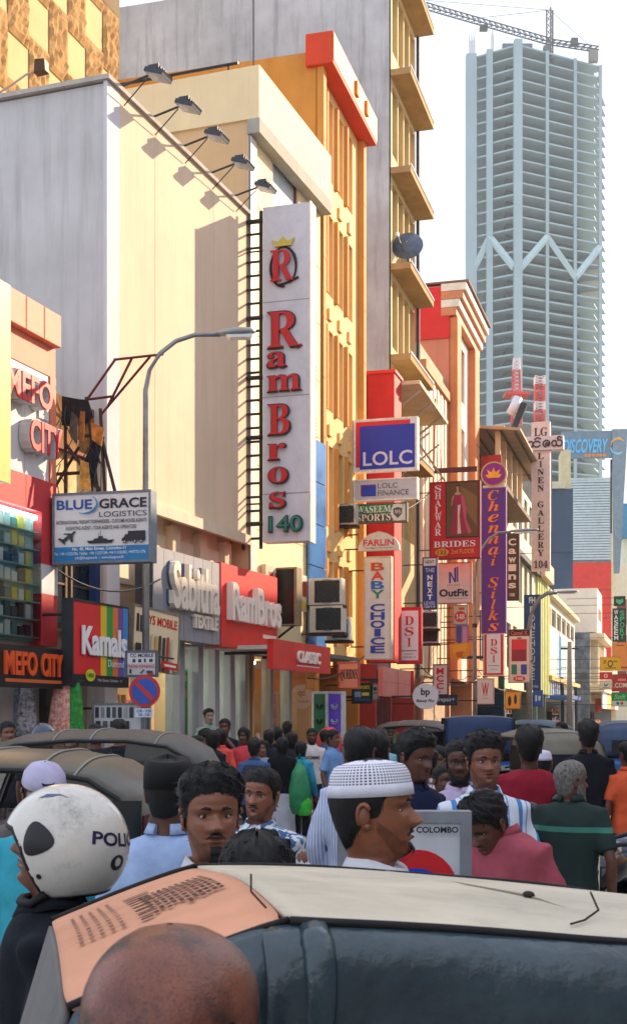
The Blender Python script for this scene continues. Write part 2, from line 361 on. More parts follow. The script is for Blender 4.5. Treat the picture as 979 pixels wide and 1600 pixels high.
# ---- five floodlights along the top edge
ORD = ['first', 'second', 'third', 'fourth', 'fifth']
fl = M('#3b3d42', .45, .2, 8); fg = M('#aab4ba', .1, .2, 4, spec=.9)
for i, p in enumerate((189, 238, 285, 328, 365)):
    s0 = FA.s_(p); pos = FA.p+FA.u*s0
    t = thing('floodlight', '%s floodlight from the left on the top edge of the blank pale wall' % ORD[i], 'floodlight', (pos.x, pos.y, zt+.05), FA.ang, 'floodlights along the pale wall')
    g = G(); g.tube([(0, .12, .02), (0, -.55, .16)], .018, 6).tube([(.06, -.02, -.22), (.02, -.45, .12)], .01, 5); g.build('arm', fl, t)
    g = G(); g.box(-.05, .05, -.02, .14, .0, .035); g.build('base_plate', fl, t)
    h = G().prism([(-.80, .10), (-.50, .20), (-.47, .14), (-.76, .035)], -.17, .17, 0).build('housing', fl, t)
    G().prism([(-.785, .065), (-.755, .03), (-.475, .125), (-.5, .15)], -.155, .155, 0).build('lens', fg, h)
    for k in range(4): B('cooling_fin', fl, h, -.12+k*.08, -.11+k*.08, -.7, -.52, .172, .235)
# ================================================================== PATTERNED YELLOW BUILDING behind
FP = Fac(187, 31.0, 1130); r = FP.root('patterned_building', 'cream building with rough brown stone panels set in a chequer, upper left corner')
s0 = FP.s_(-30); yel = M('#dcb680', .8, .08, .7, .1, streak=.15); z0 = 9.
B('wall', yel, r, s0-3, 0, .0, 7, z0, 26); B('corner_return', M('#caa05a', .8, .08), r, .0, .06, .05, 6.9, z0, 25.9)
stone = M('#c09a62', .95, .3, 7, .6, c2='#a98250')
W = -s0+3; cw = .84; chh = 1.3; nst = 0
for i in range(int(W/cw)):
    for j in range(9):
        if (i+j) % 2: continue
        x1 = -.08-i*cw; x0 = x1-cw*.98; za = z0+3.0+j*chh*.78*1.25; zb = za+chh*1.22
        V = []; F = []; n, m = 9, 12; rd = np.random.default_rng(i*31+j)
        for b_ in range(m+1):
            for a_ in range(n+1):
                e_ = a_ in (0, n) or b_ in (0, m); V.append((x0+(x1-x0)*a_/n, -.02-(0 if e_ else rd.uniform(.0, .085)), za+(zb-za)*b_/m))
        for b_ in range(m):
            for a_ in range(n): q = b_*(n+1)+a_; F.append((q, q+1, q+n+2, q+n+1))
        obj('stone_panel', V, F, stone, r)
t = thing('wall_lamp', 'small dark wall lamp on a curved arm, upper left on the yellow wall', 'wall lamp', tuple(Wp(20, 122, 25.6)), FP.ang)
G().tube([(0, .3, -.25), (0, -.05, -.1), (0, -.3, .02), (0, -.55, .06)], .022, 6).build('arm', M('#b9b4aa', .4), t); G().prism([(-.78, 0), (-.52, -.02), (-.54, .26), (-.76, .24)], -.09, .09, 0).build('lamp_shade', M('#4a3a30', .5), t, bevel=.01)
# ================================================================== CREAM BUILDING carrying the tall sign
LB = FB.s_(500); ztB = FB.z(388, 106)
r = FB.root('cream_building', 'cream building with a boxed parapet that carries the tall white lettered sign')
side = M('#dcb98a', .8, .06, .6, .1, streak=.18)
B('side_wall', side, r, 0, .3, .0, 9, 0, ztB-.05); 
zq = FB.z(436, 330); zw = FB.z(436, 262)
wx0, wx1 = FB.s_(426), FB.s_(466)
holed('front_wall', M('#efdcae', .75, .06, .7, .1, streak=.15), r, .3, LB, 3.0, ztB-1.0, [(wx0, wx1, zq, zw+.25)], 0, .25)
B('back_mass', side, r, .3, LB, .3, 9, 3.0, ztB-1.0)
window(r, wx0, wx1, zq, zw+.25, .05, M('#6b4034', .5), M('#c8d4da', .15, .1, 2), 1, 1, .07)
g = G().box(-.05, LB+.05, -.24, 8.9, ztB-1.0, ztB); g.build('parapet', M('#f0dcae', .75, .06, .7, .1, streak=.15), r)
B('parapet_skirt', M('#a9a79c', .8, .1, streak=.3), r, -.055, LB+.055, -.25, .0, ztB-1.28, ztB-1.001)
B('corner_strip', WHITEP, r, -.02, .28, -.06, -.002, 3.1, ztB-1.3)
B('side_recess_frame', M('#c9a274', .8), r, -.03, -.004, .9, 5.2, 9.5, ztB-1.9); B('side_recess', side, r, -.05, -.031, 1.0, 5.1, 9.6, ztB-2.05)
g = G(); g.tube([(-.02, .2, ztB+.12), (-.02, 4.2, ztB+.12)], .03, 6)
for k in range(4): g.tube([(-.02, .4+k*1.2, ztB-.05), (-.02, .4+k*1.2, ztB+.12)], .02, 5)
g.build('rooftop_pipe', STEEL, r)
G().tube([(.0, -.03, ztB-1.3), (.0, -.03, 4)], .03, 6).build('drain_pipe', M('#77736b', .6), r)
seam = M('#c2ab7e', .8)
for k in range(6):
    z = 5.4+k*1.25
    if z < ztB-1.4: B('seam', seam, r, .3, LB, -.006, -.001, z, z+.02)
for k in range(7):    # ventilation louvres by the far end
    z = 4.4+k*1.13
    v = B('vent', M('#c9b88c', .7), r, LB-.75, LB-.35, -.03, .0, z, z+.55)
    for j in range(6): B('vent_slat', M('#8a7a55', .7), v, LB-.72, LB-.38, -.05, -.03, z+.05+j*.08, z+.09+j*.08)
# blue glazed strip low down beside the orange building
bl = M('#3f7fc4', .12, .25, 1.5, spec=.8)
for k in range(5): B('blue_pane', bl, r, LB-.95, LB+.12, -.1, -.04, 3.2+k*.92, 4.1+k*.92)
# upper banner and dark screen boxes over the shop
B('banner_board', M('#d9cdb0', .6, .2), r, .6, LB-1.2, -.12, -.02, 4.0, 4.75); 
for k in range(7): B('printed_mark', M('#b8322a', .5), r, .75+k*.32, .98+k*.32, -.124, -.121, 4.3+.05*(k % 2), 4.62)
B('banner_strip', M('#e0c02a', .6), r, .65, LB-1.3, -.13, -.121, 4.04, 4.2)
# shop of the cream building
B('canopy_soffit', M('#6b6660', .7), r, .0, LB, -.9, .3, 2.98, 3.06)
glx = [0.05, 1.15, 2.2, LB-.1]
for i in range(3):
    B('pier', M('#8d8f92', .5), r, glx[i], glx[i]+.16, .0, .2, .13, 2.98)
    obj('shop_pane', [(glx[i]+.16, .1, .2), (glx[i+1], .1, .2), (glx[i+1], .1, 2.9), (glx[i]+.16, .1, 2.9)], [(0, 1, 2, 3)], gl, r)
B('back_wall', M('#5a6670', .6, .2), r, .0, LB, 3.2, 3.3, .13, 2.98); B('shop_floor', M('#8d8478', .4), r, .0, LB, .05, 3.2, .1, .16)  # blue of the back wall stands in for reflections in the panes
for i in range(3): B('ceiling_light', LITE, r, .3+i*1.2, .9+i*1.2, 1.2, 1.36, 2.92, 2.975)
for i in range(5):
    x = .3+i*.7; g = G().box(x, x+.5, 1.8, 2.2, .16, .9); s_ = g.build('display_case', M(['#b43a30', '#d8d4cc', '#3a6fb0', '#c9a23c', '#d8d4cc'][i], .5), r)
    for j in range(2): B('boxed_goods', M(['#c23a2c', '#e0d6c0', '#3a9a8a'][(i+j) % 3], .6), s_, x+.03+.24*j, x+.22+.24*j, 1.85, 2.1, .902, 1.2+.1*((i+j) % 3))
# ================================================================== ORANGE BUILDING
LO = FO.s_(562); zO = FO.z(494, 78)
r = FO.root('orange_building', 'orange office building with deep window bays and a red canopy cornice')
ora = M('#d39243', .75, .08, .8, .1, streak=.2); orl = M('#ecc27e', .75, .06, .8, .1, streak=.14); brk = M('#c9702a', .7)
B('side_wall', M('#cf9140', .8, .1, .7, .1, streak=.45), r, 0, .25, .02, 10, 0, zO)
tops = [16.0-2.66*k for k in range(5)]; bays = [(LO*(.18+.23*k), LO*(.18+.23*k)+LO*.165) for k in range(3)]
hol = [(a, b, t_-1.85, t_) for t_ in tops for a, b in bays]
holed('front_wall', orl, r, .25, LO, 3.1, zO, hol, 0, .42)
B('back_mass', ora, r, .25, LO, .43, 10, 3.1, zO-.02)
for t_ in tops:
    for a, b in bays:
        window(r, a+.12, b-.02, t_-1.83, t_-.04, .3, M('#9b5a24', .5), M('#2a2320', .1, .2, spec=.7), 1, 2, .05)
        B('window_fin', ora, r, a-.13, a-.01, -.08, -.001, t_-1.9, t_+.02)
    for k in range(3):
        x = bays[k][0]+.15; B('bracket', M('#f3c878', .7), r, x, x+.26, -.06, -.001, t_-2.45, t_-2.2)
for x0, x1 in ((-.02, .22), (LO-.24, LO+.02)):
    p = B('pilaster', ora, r, x0, x1, -.16, -.003, 3.1, zO-.12)
    for k in range(9): B('joint', brk, p, x0-.004, x1+.004, -.165, -.161, 4+k*1.33, 4.03+k*1.33)
B('cornice', M('#d8441c', .6, .08), r, -.12, LO+.15, -.40, .24, zO-.36, zO+.36, bevel=.03)
B('cornice_fascia', M('#f0a04a', .6, .08), r, -.1, LO+.13, -.415, -.401, zO-.28, zO+.32)
for k in range(2): B('bracket', M('#e8893a', .7), r, LO*(.45+.25*k), LO*(.45+.25*k)+.2, -.48, -.416, zO-.16, zO+.16)
B('roof_edge', M('#6b4a28', .9, .3), r, .26, LO, .25, 10, zO, zO+.08)
shopfront(r, 0, LO, 3.1, 3, ora)
# air conditioners hung low on it
def air_conditioner(name, loc, rz, label, w=.8, h=.62, d=.34, grp='air conditioner units on the left-hand fronts', dark=False):
    """outdoor unit: the fan side faces local -y"""
    t = thing(name, label, 'air conditioner', loc, rz, grp)
    B('casing', M('#cfc9bb', .5, .12, 5, dirt=.25), t, -w/2, w/2, 0, d, 0, h, bevel=.012)
    B('coil_guard', M('#20282a', .5, .2, 20), t, -w/2+.14, w/2-.04, -.012, -.001, .05, h-.05)
    f = G(); n = 20
    for rr in (.1, .18, .25):
        f.tube([(.05+rr*math.cos(2*math.pi*i/n), -.018, h/2+rr*math.sin(2*math.pi*i/n)) for i in range(n+1)], .005, 4, False)
    f.build('fan_grille', M('#4a5052', .5), t)
    B('bracket', RUST, t, -w/2-.04, w/2+.04, .02, d-.02, -.06, -.001); return t
for i, (px, py, Y, lb) in enumerate(((507, 945, 26.9, 'upper of two large air conditioners stacked beside the red canopy'), (509, 988, 26.9, 'lower of two large air conditioners stacked beside the red canopy'))):
    p = Wp(px, py, Y); t = air_conditioner('air_conditioner', tuple(p), R(-15.7), lb, .72, .56)
    G().tube([(-.36, .1, -.03), (-1.2, .1, -.03)], .02, 5).tube([(-.36, .1, .5), (-1.2, .1, .5)], .015, 5).build('wall_arm', RUST, t)
# ================================================================== GREY CONCRETE BLOCK
F5 = Fac(610, 36.6, 1050); L5 = F5.s_(648)
r = F5.root('concrete_block', 'tall weathered grey concrete block with yellow windows and projecting sunshade slabs')
conc = M('#c2cbd0', .9, .16, .5, .2, streak=.8); z5 = 23.3
B('side_wall', conc, r, 0, .3, .05, 12, 0, z5)
fl5 = [23.2, 20.25, 17.45, 14.7, 12.1, 9.4]
bays = [(L5*(.06+.235*k), L5*(.06+.235*k)+L5*.2) for k in range(4)]
hol = [(a, b, t_-2.3, t_-.35) for t_ in fl5 for a, b in bays]
holed('front_wall', M('#d8c08e', .8, .1, .8, .1, streak=.3), r, .0, L5, 3.1, z5, hol, 0, .25)
B('back_mass', conc, r, .3, L5, .3, 12, 3.1, z5-.02); B('roof_house', M('#e0982f', .8), r, .3, 2.4, .3, 5, z5, z5+1.6)
slab = M('#b89a68', .9, .14, 1, .2, streak=.35)
for t_ in fl5:
    for a, b in bays: window(r, a, b, t_-2.28, t_-.37, .12, M('#cdb04e', .5), M('#4a4a48', .1, .4, .9, spec=.7), 2, 3, .06)
    s = B('sunshade', slab, r, -.02, L5+.05, -.58, -.001, t_-.16, t_+.02); B('sunshade_rim', conc, s, -.03, L5+.06, -.6, -.57, t_+.021, t_+.09)
G().tube([(L5+.06, -.08, 3), (L5+.06, -.08, z5-.2)], .06, 6).build('drain_pipe', M('#3d3f44', .5), r)
G().tube([(.02, 2.1, 12.3), (.02, 2.1, 17)], .025, 5).build('conduit', STEEL, r)
shopfront(r, 0, L5, 3.1, 9, M('#8a3a34', .7))
# dish and units on one of the slabs
p = F5.p+F5.u*.6-F5.v*.35; t = thing('satellite_dish', 'blue grey satellite dish on a concrete sunshade slab', 'satellite dish', (p.x, p.y, 14.72), R(-30))
ring = [[(rr*math.cos(a), -.28+.9*rr*rr, rr*math.sin(a)*1.0) for a in [2*math.pi*k/20 for k in range(20)]] for rr in (.02, .2, .35, .46)]
G().loft([[(x, y, z+.75) for x, y, z in q] for q in ring], True, False).build('reflector', M('#56677a', .4, .2, 6), t, True, rot=(R(-18), 0, R(20)))
g = G().tube([(0, .1, 0), (0, -.0, .7)], .025, 6).tube([(0, -.2, .45), (0, -.62, .8)], .012, 5); g.build('mast', STEEL, t); B('receiver', M('#d9d6cf', .5), t, -.04, .04, -.7, -.6, .76, .86)
for i in range(3):
    p = F5.p+F5.u*(1.5+i*1.1)-F5.v*.32
    air_conditioner('air_conditioner', (p.x, p.y, 14.78), F5.ang-R(90)+R(90), '%s small unit on the slab beside the satellite dish' % ORD[i], .7, .5, .3, 'units on the sunshade slab')
# red frontage with a steel canopy built over the foot of the block
FR = Fac(566, 33.6, 1050, -.35); r = FR.root('red_frontage', 'red fin wall and steel canopy built between orange building and concrete block')
zr = FR.z(567, 562); LR = FR.s_(648)
B('red_fin', M('#d32a26', .6, .1, 2, streak=.25), r, 0, .9, -.5, .35, 3.2, zr); B('fin_edge', M('#4a2430', .7), r, -.03, -.001, .22, .34, 3.2, zr-.05)
B('fin_cap', M('#e84236', .5), r, -.04, .95, -.54, .4, zr, zr+.08)
B('body', M('#a9a190', .8, .15), r, .92, LR, .8, 4, 0.1, zr-.5)
G().prism([(.9, zr), (LR, zr-.12), (LR, zr-.22), (.9, zr-.1)], -1.0, .9).build('canopy', M('#d9c7a2', .6), r)
g = G()
for k in range(3):
    x = 1.2+k*1.6; g.bar((x, -.95, zr-.2), (x, .8, zr-1.5), .05).bar((x, .7, zr-2.2), (x, -.9, zr-1.0), .04)
g.bar((1., -.9, zr-1.6), (LR, -.9, zr-1.9), .05); g.build('brace_frame', M('#bfb6a0', .5), r)
mar = M('#6b2228', .7, .15)
for k in range(34): B('louvre_slat', mar, r, 3.6, LR-.1, .55, .72, 3.4+k*.26, 3.52+k*.26)
for k in range(3): window(r, 1.1+k*.85, 1.85+k*.85, 6.2, 8.4, .74, M('#c9d4da', .4), M('#6f9ab8', .1, .2, spec=.8), 1, 2)
for k in range(2): window(r, 1.1+k*.85, 1.85+k*.85, 3.4, 5.4, .74, M('#c9d4da', .4), PANE, 1, 2)
shopfront(r, 0, LR, 3.15, 21, M('#b04038', .7))
# ================================================================== SALMON BUILDING WITH CORNICE, and the low clad front before it
F6a = Fac(660, 41.3, 1050); L6a = F6a.s_(700); r = F6a.root('clad_front', 'cream corrugated cladding front between concrete block and salmon building')
z6 = F6a.z(662, 535)
B('body', M('#b8a48a', .8), r, 0, L6a, .08, 6, 0, z6-.1)
for k in range(int(L6a/.36)): B('cladding_sheet', M('#ecdcb8', .6, .1, 1, streak=.25), r, k*.36+.01, k*.36+.34, -.0-(k % 2)*.03, .08, 3.1, z6-.35*0-.9)
B('top_rail', M('#c98a5a', .7), r, -.02, L6a, -.12, .1, z6-.9, z6-.6)
g = G().tube([(.4, -.12, 3.2), (1.6, -.12, z6-1.5)], .03, 5).tube([(2.6, -.12, z6-3), (3.1, -.12, z6-5.5), (2.4, -.12, 3.4)], .02, 5); g.build('drain_pipe', M('#b4502e', .6), r)
B('sign_arm', M('#5a2430', .6), r, 1.0, 1.15, -1.6, .0, z6-4.1, z6-3.95)
shopfront(r, 0, L6a, 3.1, 5, M('#c98a70', .7))
F6 = Fac(702, 45.9, 1050); L6 = F6.s_(738); z6 = F6.z(704, 447); r = F6.root('salmon_building', 'salmon building with a red corner panel and stepped white cornice')
B('side_wall', M('#e08a6a', .75, .1, .8, .05, streak=.2), r, 0, .3, .02, 9, 0, z6-.05)
B('red_panel', M('#e01e1a', .5, .06), r, -.06, -.001, .0, 1.75, z6-1.95, z6-.1)
holed('front_wall', M('#f2e4d0', .7, .06, .8, streak=.12), r, .3, L6, 3.1, z6-1.2, [(L6*.45, L6*.62, z6-3.6, z6-1.6), (L6*.45, L6*.62, z6-7, z6-4.6), (L6*.45, L6*.62, z6-10.4, z6-8)], 0, .2)
B('back_mass', M('#e08a6a', .75), r, .3, L6, .25, 9, 3.1, z6-.06)
for k in range(3): window(r, L6*.45, L6*.62, z6-3.6-3.4*k, z6-1.6-3.4*k, .1, M('#b06a4a'), PANE, 1, 2)
for a, b in ((.0, .16), (.78, .98)): B('pilaster', M('#d8834e', .7, .08), r, L6*a+.02, L6*b, -.28, -.002, 3.1, z6-1.2)
for k in range(4): B('cornice_step', M('#f0e2cc' if k % 2 else '#d98a5c', .6), r, -.08, L6+.2, -.25-.12*k, .3, z6-1.15+.29*k, z6-.88+.29*k)
B('roof_edge', M('#8a6a5a', .8), r, -.1, L6+.22, -.7, 1.5, z6+.01, z6+.07)
g = G().tube([(.4, 2.5, z6), (.4, 2.5, z6+4.0)], .03, 5).tube([(-.2, 2.5, z6+2.3), (.9, 2.5, z6+2.6)], .015, 4).tube([(-.0, 2.5, z6+3.2), (.8, 2.5, z6+3.4)], .015, 4); g.build('aerial', STEEL, r)
shopfront(r, 0, L6, 3.1, 6, M('#d9a27a', .7))
# ================================================================== TERRACE WITH ROOF, GREEN WALL, WHITE FRONT
F7 = Fac(738, 52.0, 1050); L7 = F7.s_(790); z7 = F7.z(740, 672); r = F7.root('terrace_building', 'low building with a roofed open terrace and red balcony boards')
B('side_wall', M('#caa36a', .8, .1, streak=.3), r, 0, .3, .02, 8, 0, z7-2.2); B('body', M('#d0b283', .8, .1), r, .3, L7, .1, 8, 3.1, z7-2.3)
for k in range(4): window(r, .6+k*2., 1.9+k*2., 4.2, 6.3, .04, M('#8a7a60'), PANE, 2, 2)
B('balcony_floor', M('#7a6a58', .8), r, -.3, L7, -1.2, 8, z7-2.3, z7-2.1)
for k in range(6): B('balcony_board', M('#b8382c', .6), r, -.35, -.28, -1.2+k*.9, -.38+k*.9, z7-2.05, z7-1.2)
for k in range(5): B('post', M('#e0c79a', .7), r, -.3+k*1.9, -.1+k*1.9, -1.15, -.95, z7-2.1, z7-.2)
B('post', M('#e0c79a', .7), r, -.3, -.1, 3, 3.2, z7-2.1, z7-.2)
G().prism([(-2.0, z7-.35), (-2.0, z7-.25), (4, z7+.45), (4, z7+.3)], -.7, L7+.3, 0).build('roof', M('#b9a283', .7, .15), r)
for k in range(9): B('roof_batten', M('#5f5648', .8), r, -.6, L7+.2, -1.8+k*.55, -1.72+k*.55, z7-.40+k*.064, z7-.35+k*.064)
shopfront(r, 0, L7, 3.1, 11, M('#c9b08a', .7))
F8 = Fac(786, 60.5, 1050); L8 = F8.s_(838); z8 = F8.z(788, 668); r = F8.root('green_flank_building', 'building with a dark green flank, an orange top block and a sunlit cream front')
B('side_wall', M('#1f5a4a', .7, .15, streak=.2), r, 0, .4, -.02, 6, 0, z8-1.7); B('orange_block', M('#e8921e', .6), r, -.02, 4.5, -.03, 3.2, z8-1.7, z8)
hol = [(1.2+k*2.5, 2.8+k*2.5, z8-4.2-3.6*j, z8-2.0-3.6*j) for k in range(5) for j in range(3)]
holed('front_wall', M('#f0e0bd', .7, .06, streak=.15), r, .4, L8, 3.1, z8-1.7, hol, 0, .3); B('back_mass', M('#cdbb98', .8), r, .4, L8, .32, 6, 3.1, z8-1.72)
for h in hol: window(r, *h, .12, M('#7a8a86'), PANE, 2, 2, .09)
B('ledge', M('#4a4a4e', .7), r, .4, L8, -.3, -.001, z8-5.6, z8-5.3)
shopfront(r, 0, L8, 3.1, 12, M('#2a5a8a', .7))
t = thing('tank_stand', 'white rooftop water tank on a leaning dark stand near masts', 'water tank', tuple(Wp(803, 668, 64)), 0)
G().tube([(0, 0, 0), (.5, 0, 1.2)], .18, 8).build('stand', STEEL, t); G().tube([(-.2, 0, .7), (.2, 0, 1.5)], .22, 12).build('tank', M('#d8dce0', .4), t, True)
# yellow-green front with signs, low
F8b = Fac(838, 74.5, 1050); L8b = F8b.s_(852); z8b = F8b.z(838, 900); r = F8b.root('lime_front', 'narrow building with lime corrugated front behind the dark blue upright sign')
B('body', M('#c8c890', .7), r, 0, L8b, .1, 7, 3.1, z8b); B('parapet', M('#e8b89a', .7), r, -.1, L8b, -.5, .3, z8b, z8b+1.)
for k in range(14): B('cladding_sheet', M('#cfd88a', .6), r, .05+k*.5, .5+k*.5, -.06-(k % 2)*.05, .1, 3.1, z8b-.01)
shopfront(r, 0, L8b, 3.1, 14, M('#7a8a80', .7))
# ================================================================== WHITE AND BLUE THREE-STOREY ROW
F9 = Fac(850, 80.5, 1050); L9 = F9.s_(897); z9 = F9.z(850, 928); r = F9.root('white_blue_building', 'long white and pale blue building with a band of dark windows under the eaves')
hol = [(.6+k*(L9-1)/6, .4+(k+1)*(L9-1)/6-.35, z9-1.7, z9-.5) for k in range(6)]
B('side_wall', M('#8fa3ad', .8, .3, 1.2, streak=.6), r, 0, .3, .02, 9, 0, z9)
holed('front_wall', M('#e9e2d2', .7, .06, streak=.2), r, .3, L9, 2.9, z9, hol, 0, .3); B('back_mass', M('#c9c2b2', .8), r, .3, L9, .32, 9, 2.9, z9-.01)
for h in hol: window(r, *h, .12, M('#c9bf9a'), PANE, 2, 1, .12)
for k in range(3): B('wall_panel', M('#9cc4dc' if k == 1 else '#f0ead8', .7), r, .7+k*(L9-1)/3.2, .4+(k+1)*(L9-1)/3.2, -.06, -.001, z9-5.0, z9-2.0)
for k in range(16): B('upright_fin', M('#dfe6ea', .6), r, .5+k*(L9-1)/16, .75+k*(L9-1)/16, -.22, -.002, 2.9, z9-5.4)
B('eaves', M('#dccb9a', .6), r, -.1, L9+.1, -.4, .4, z9, z9+.3); B('ledge', M('#d9b06a', .7), r, .3, L9, -.45, -.003, z9-5.4, z9-5.1)
B('street_awning', M('#2f64b4', .6), r, 1, 9, -1.6, -.003, 2.85, 3.1)
for k, x in enumerate((9, 22)): G().tube([(x, -.3, z9-5), (x+.5, -.35, 3), (x+.5, -.35, .2)], .14, 6).build('drain_pipe', M('#22384a', .5), r)
shopfront(r, 0, L9, 2.85, 15, M('#c9d4da', .7))
F10 = Fac(898, 108, 1050, -1.2); L10 = F10.s_(948, 0); z10 = F10.z(898, 893); r = F10.root('white_corner_building', 'sunlit white building with a lettered parapet box and upright fins')
B('flank_wall', M('#8f9ba2', .9, .45, 1.0, .3, streak=.6, c2='#3a4652'), r, -.05, .35, .02, 10, 0, z10-1.2); B('red_edge', M('#8a2f2a', .7), r, -.08, .3, -.04, .0, z10-3, z10+.2)
B('body', M('#f0e4ce', .7, .06, streak=.1), r, .35, L10, 0, 10, 3., z10-3.4); B('parapet_box', M('#efe2cc', .7, .05), r, -.1, 7.5, -.6, 3, z10-3.3, z10+.4)
B('ledge', M('#e6d2b0', .7), r, -.3, 13, -1.2, -.001, z10-3.9, z10-3.4)
for k in range(6): B('upright_fin', M('#cfc2a6', .7), r, 1.2+k*2.0, 1.8+k*2.0, -.6, -.002, z10-7.6, z10-3.9)
B('ledge', M('#e6d2b0', .7), r, -.2, L10, -1.2, -.003, z10-8.3, z10-7.7); B('cream_box', M('#f0dcb4', .7), r, 23, 33, -.9, -.003, z10-7.6, z10-4.6)
for k in range(7): B('printed_mark', M('#a8622a', .5), r, 1.5+k*.7, 2.0+k*.7, -.62, -.601, z10-2.1, z10-1.2+.2*(k % 2))
G().tube([(5, -.4, z10-10), (5, -.4, 3.3)], .3, 6).build('red_tube_lamp', M('#d8382a', .5), r)
for k, c in enumerate(('#cfe0dc', '#d8b04a', '#b04a34', '#cfd4d0')): B('shop_board', M(c, .6), r, 1+k*8, 8.6+k*8, -1.0, -.9, 2.4, 4.6)
shopfront(r, 0, L10, 3.0, 16, M('#b8553a', .7))
# ================================================================== BIG BLOCKS AT THE BEND
t = thing('navy_block', 'plain dark blue flank of a tall block behind the linen sign', 'building', tuple(Wp(838, 1118, 112).xy)+(0,), R(-6))
B('wall', M('#3c526a', .8, .12, .3, streak=.25), t, 0, 3.1, 0, 12, 0, 21.6); B('roof_hut', M('#cfc49a', .8), t, 2.2, 3.0, 1, 4, 21.6, 25.2); B('roof_slab', M('#c9c4ac', .8), t, -.3, 2.4, -.3, 12, 21.6, 22.2)
for k in range(3): B('joint', M('#26405c', .8), t, .02, 3.08, -.03, -.001, 6+k*5, 6.1+k*5)
t = thing('louvred_block', 'tall block with silver horizontal louvres above bright red cladding', 'building', tuple(Wp(886, 1118, 135).xy)+(0,), R(-6))
B('wall', M('#8f9aa0', .7), t, .1, 4.5, .1, 14, 0, 26.4); B('cream_return', M('#e6dcae', .7), t, 4.5, 5.0, .0, 14, 0, 27)
lv = M('#c3d2d6', .35, .08, metal=.3)
for k in range(31): B('louvre_slat', lv, t, 0, 4.48, -.12, .098, 18.2+k*.28, 18.41+k*.28)
for k in range(4): B('red_panel', M('#e03a2e', .5, .1), t, .02, 4.48, -.1, .097, 6.2+k*2.95, 9.05+k*2.95)
t = thing('roof_billboard', 'blue grey rooftop billboard reading discovery with an orange ring', 'billboard', tuple(Wp(876, 1118, 128).xy)+(0,), R(-5))
B('panel', M('#6f8796', .5, .1), t, 0, 6.2, 0, .3, 27.5, 30.2, bevel=.03); g = G().prism([(5.0, 30.3), (6.5, 30.3), (5.7, 16), (5.2, 16)], -.2, .5); g.build('tower_fin', M('#7b909c', .5), t)
for k in (0, 5): G().bar((.2+k*.95, .4, 20), (.2+k*.95, .4, 27.4), .12).build('strut', STEEL, t)
P, Fo = solid_text('DISCOVERY', 'sbi', .15, 4.6, 28.0, 29.4, -.002, .08); obj('lettering', P, Fo, M('#5fc0f0', .4), t)
for k in range(6): B('printed_mark', M('#e08a4a', .4), t, 2.3+k*.36, 2.58+k*.36, -.05, -.001, 27.62, 27.92)
for a0, a1, c in ((.2, 3.0, '#f0b050'), (3.3, 6.0, '#8fc8e8')):
    g = G(); g.tube([(5.55+.7*math.cos(a0+(a1-a0)*i/12), -.08, 28.6+.75*math.sin(a0+(a1-a0)*i/12)) for i in range(13)], [.05+.14*math.sin(math.pi*i/12) for i in range(13)], 6); g.build('ring_emblem', M(c, .4), t)
# pieces at the right edge
t = thing('white_annex', 'white building sliver with a blue tiled roof at the right edge', 'building', tuple(Wp(956, 1118, 150).xy)+(0,), R(-8))
B('wall', M('#eee6d2', .7, .05), t, 0, 9, 0, 12, 0, 19.5); B('roof', M('#3f86b4', .6), t, .8, 9.5, -.8, 6, 22.5, 26.5); B('attic', M('#dfe8da', .7), t, 1.2, 9, 0, 6, 19.5, 22.5)
for k in range(3): window(t, .5, 1.6, 4+k*4.2, 7+k*4.2, -.1, M('#7a3a30'), M('#8a2f2a', .4), 1, 2)
for k in range(3): B('red_board', M('#b8342c', .6), t, 2.2+k*2.2, 4.2+k*2.2, -.15, -.001, 12, 18)
# ================================================================== RIGHT-HAND ROW (beyond the frame: it shades the street)
hts = [7.5, 7.8, 8.2, 16.6, 15.0, 14.0, 12.5, 11.5, 10.5, 10]; cols = ['#dcc8aa', '#e4dac6', '#d8b0a0', '#e2ded4', '#e0c69c', '#ccd2d2', '#e2cfae', '#dcd2c0', '#d0c0ac', '#e0d8c0']
y_ = -16.
for i, (h, c) in enumerate(zip(hts, cols)):
    w = 11.0 + (i % 3)*1.5; ux, uy = .2699, .9629; sx = 6.9+.2803*y_
    t = thing('opposite_building', '%s rendered building in the row across the street, off the right edge' % ['tan', 'cream', 'brick red', 'ivory', 'ochre', 'grey', 'sand', 'beige', 'brown', 'straw'][i], 'building', (sx, y_, 0), math.atan2(uy, ux), 'row across the street')
    m_ = M(c, .8, .1, .7, streak=.2); nb = 4
    hol = [(1+k*(w-1.2)/nb, 1+k*(w-1.2)/nb+1.5, 4.2+3.3*j, 6.3+3.3*j) for k in range(nb) for j in range(int((h-5)/3.3))]
    o = holed('front_wall', m_, t, 0, w, 3.2, h, [(a, b, c_, d) for a, b, c_, d in hol], 0, -.3); B('back_mass', m_, t, 0, w, -9, -.31, 0.0, h-.02)
    for q in hol: window(t, *q, -.22, FRAME, PANE, 2, 1)
    B('fascia_board', M(['#b4322a', '#2f5f9a', '#e0b23a', '#d8d4cc', '#3a7a4a'][i % 5], .5), t, .2, w-.2, .02, .3, 2.9, 3.9); B('shutter', M('#8f9498', .5, .1), t, .4, w-.4, -.28, -.2, .1, 2.88)
    y_ += w*uy
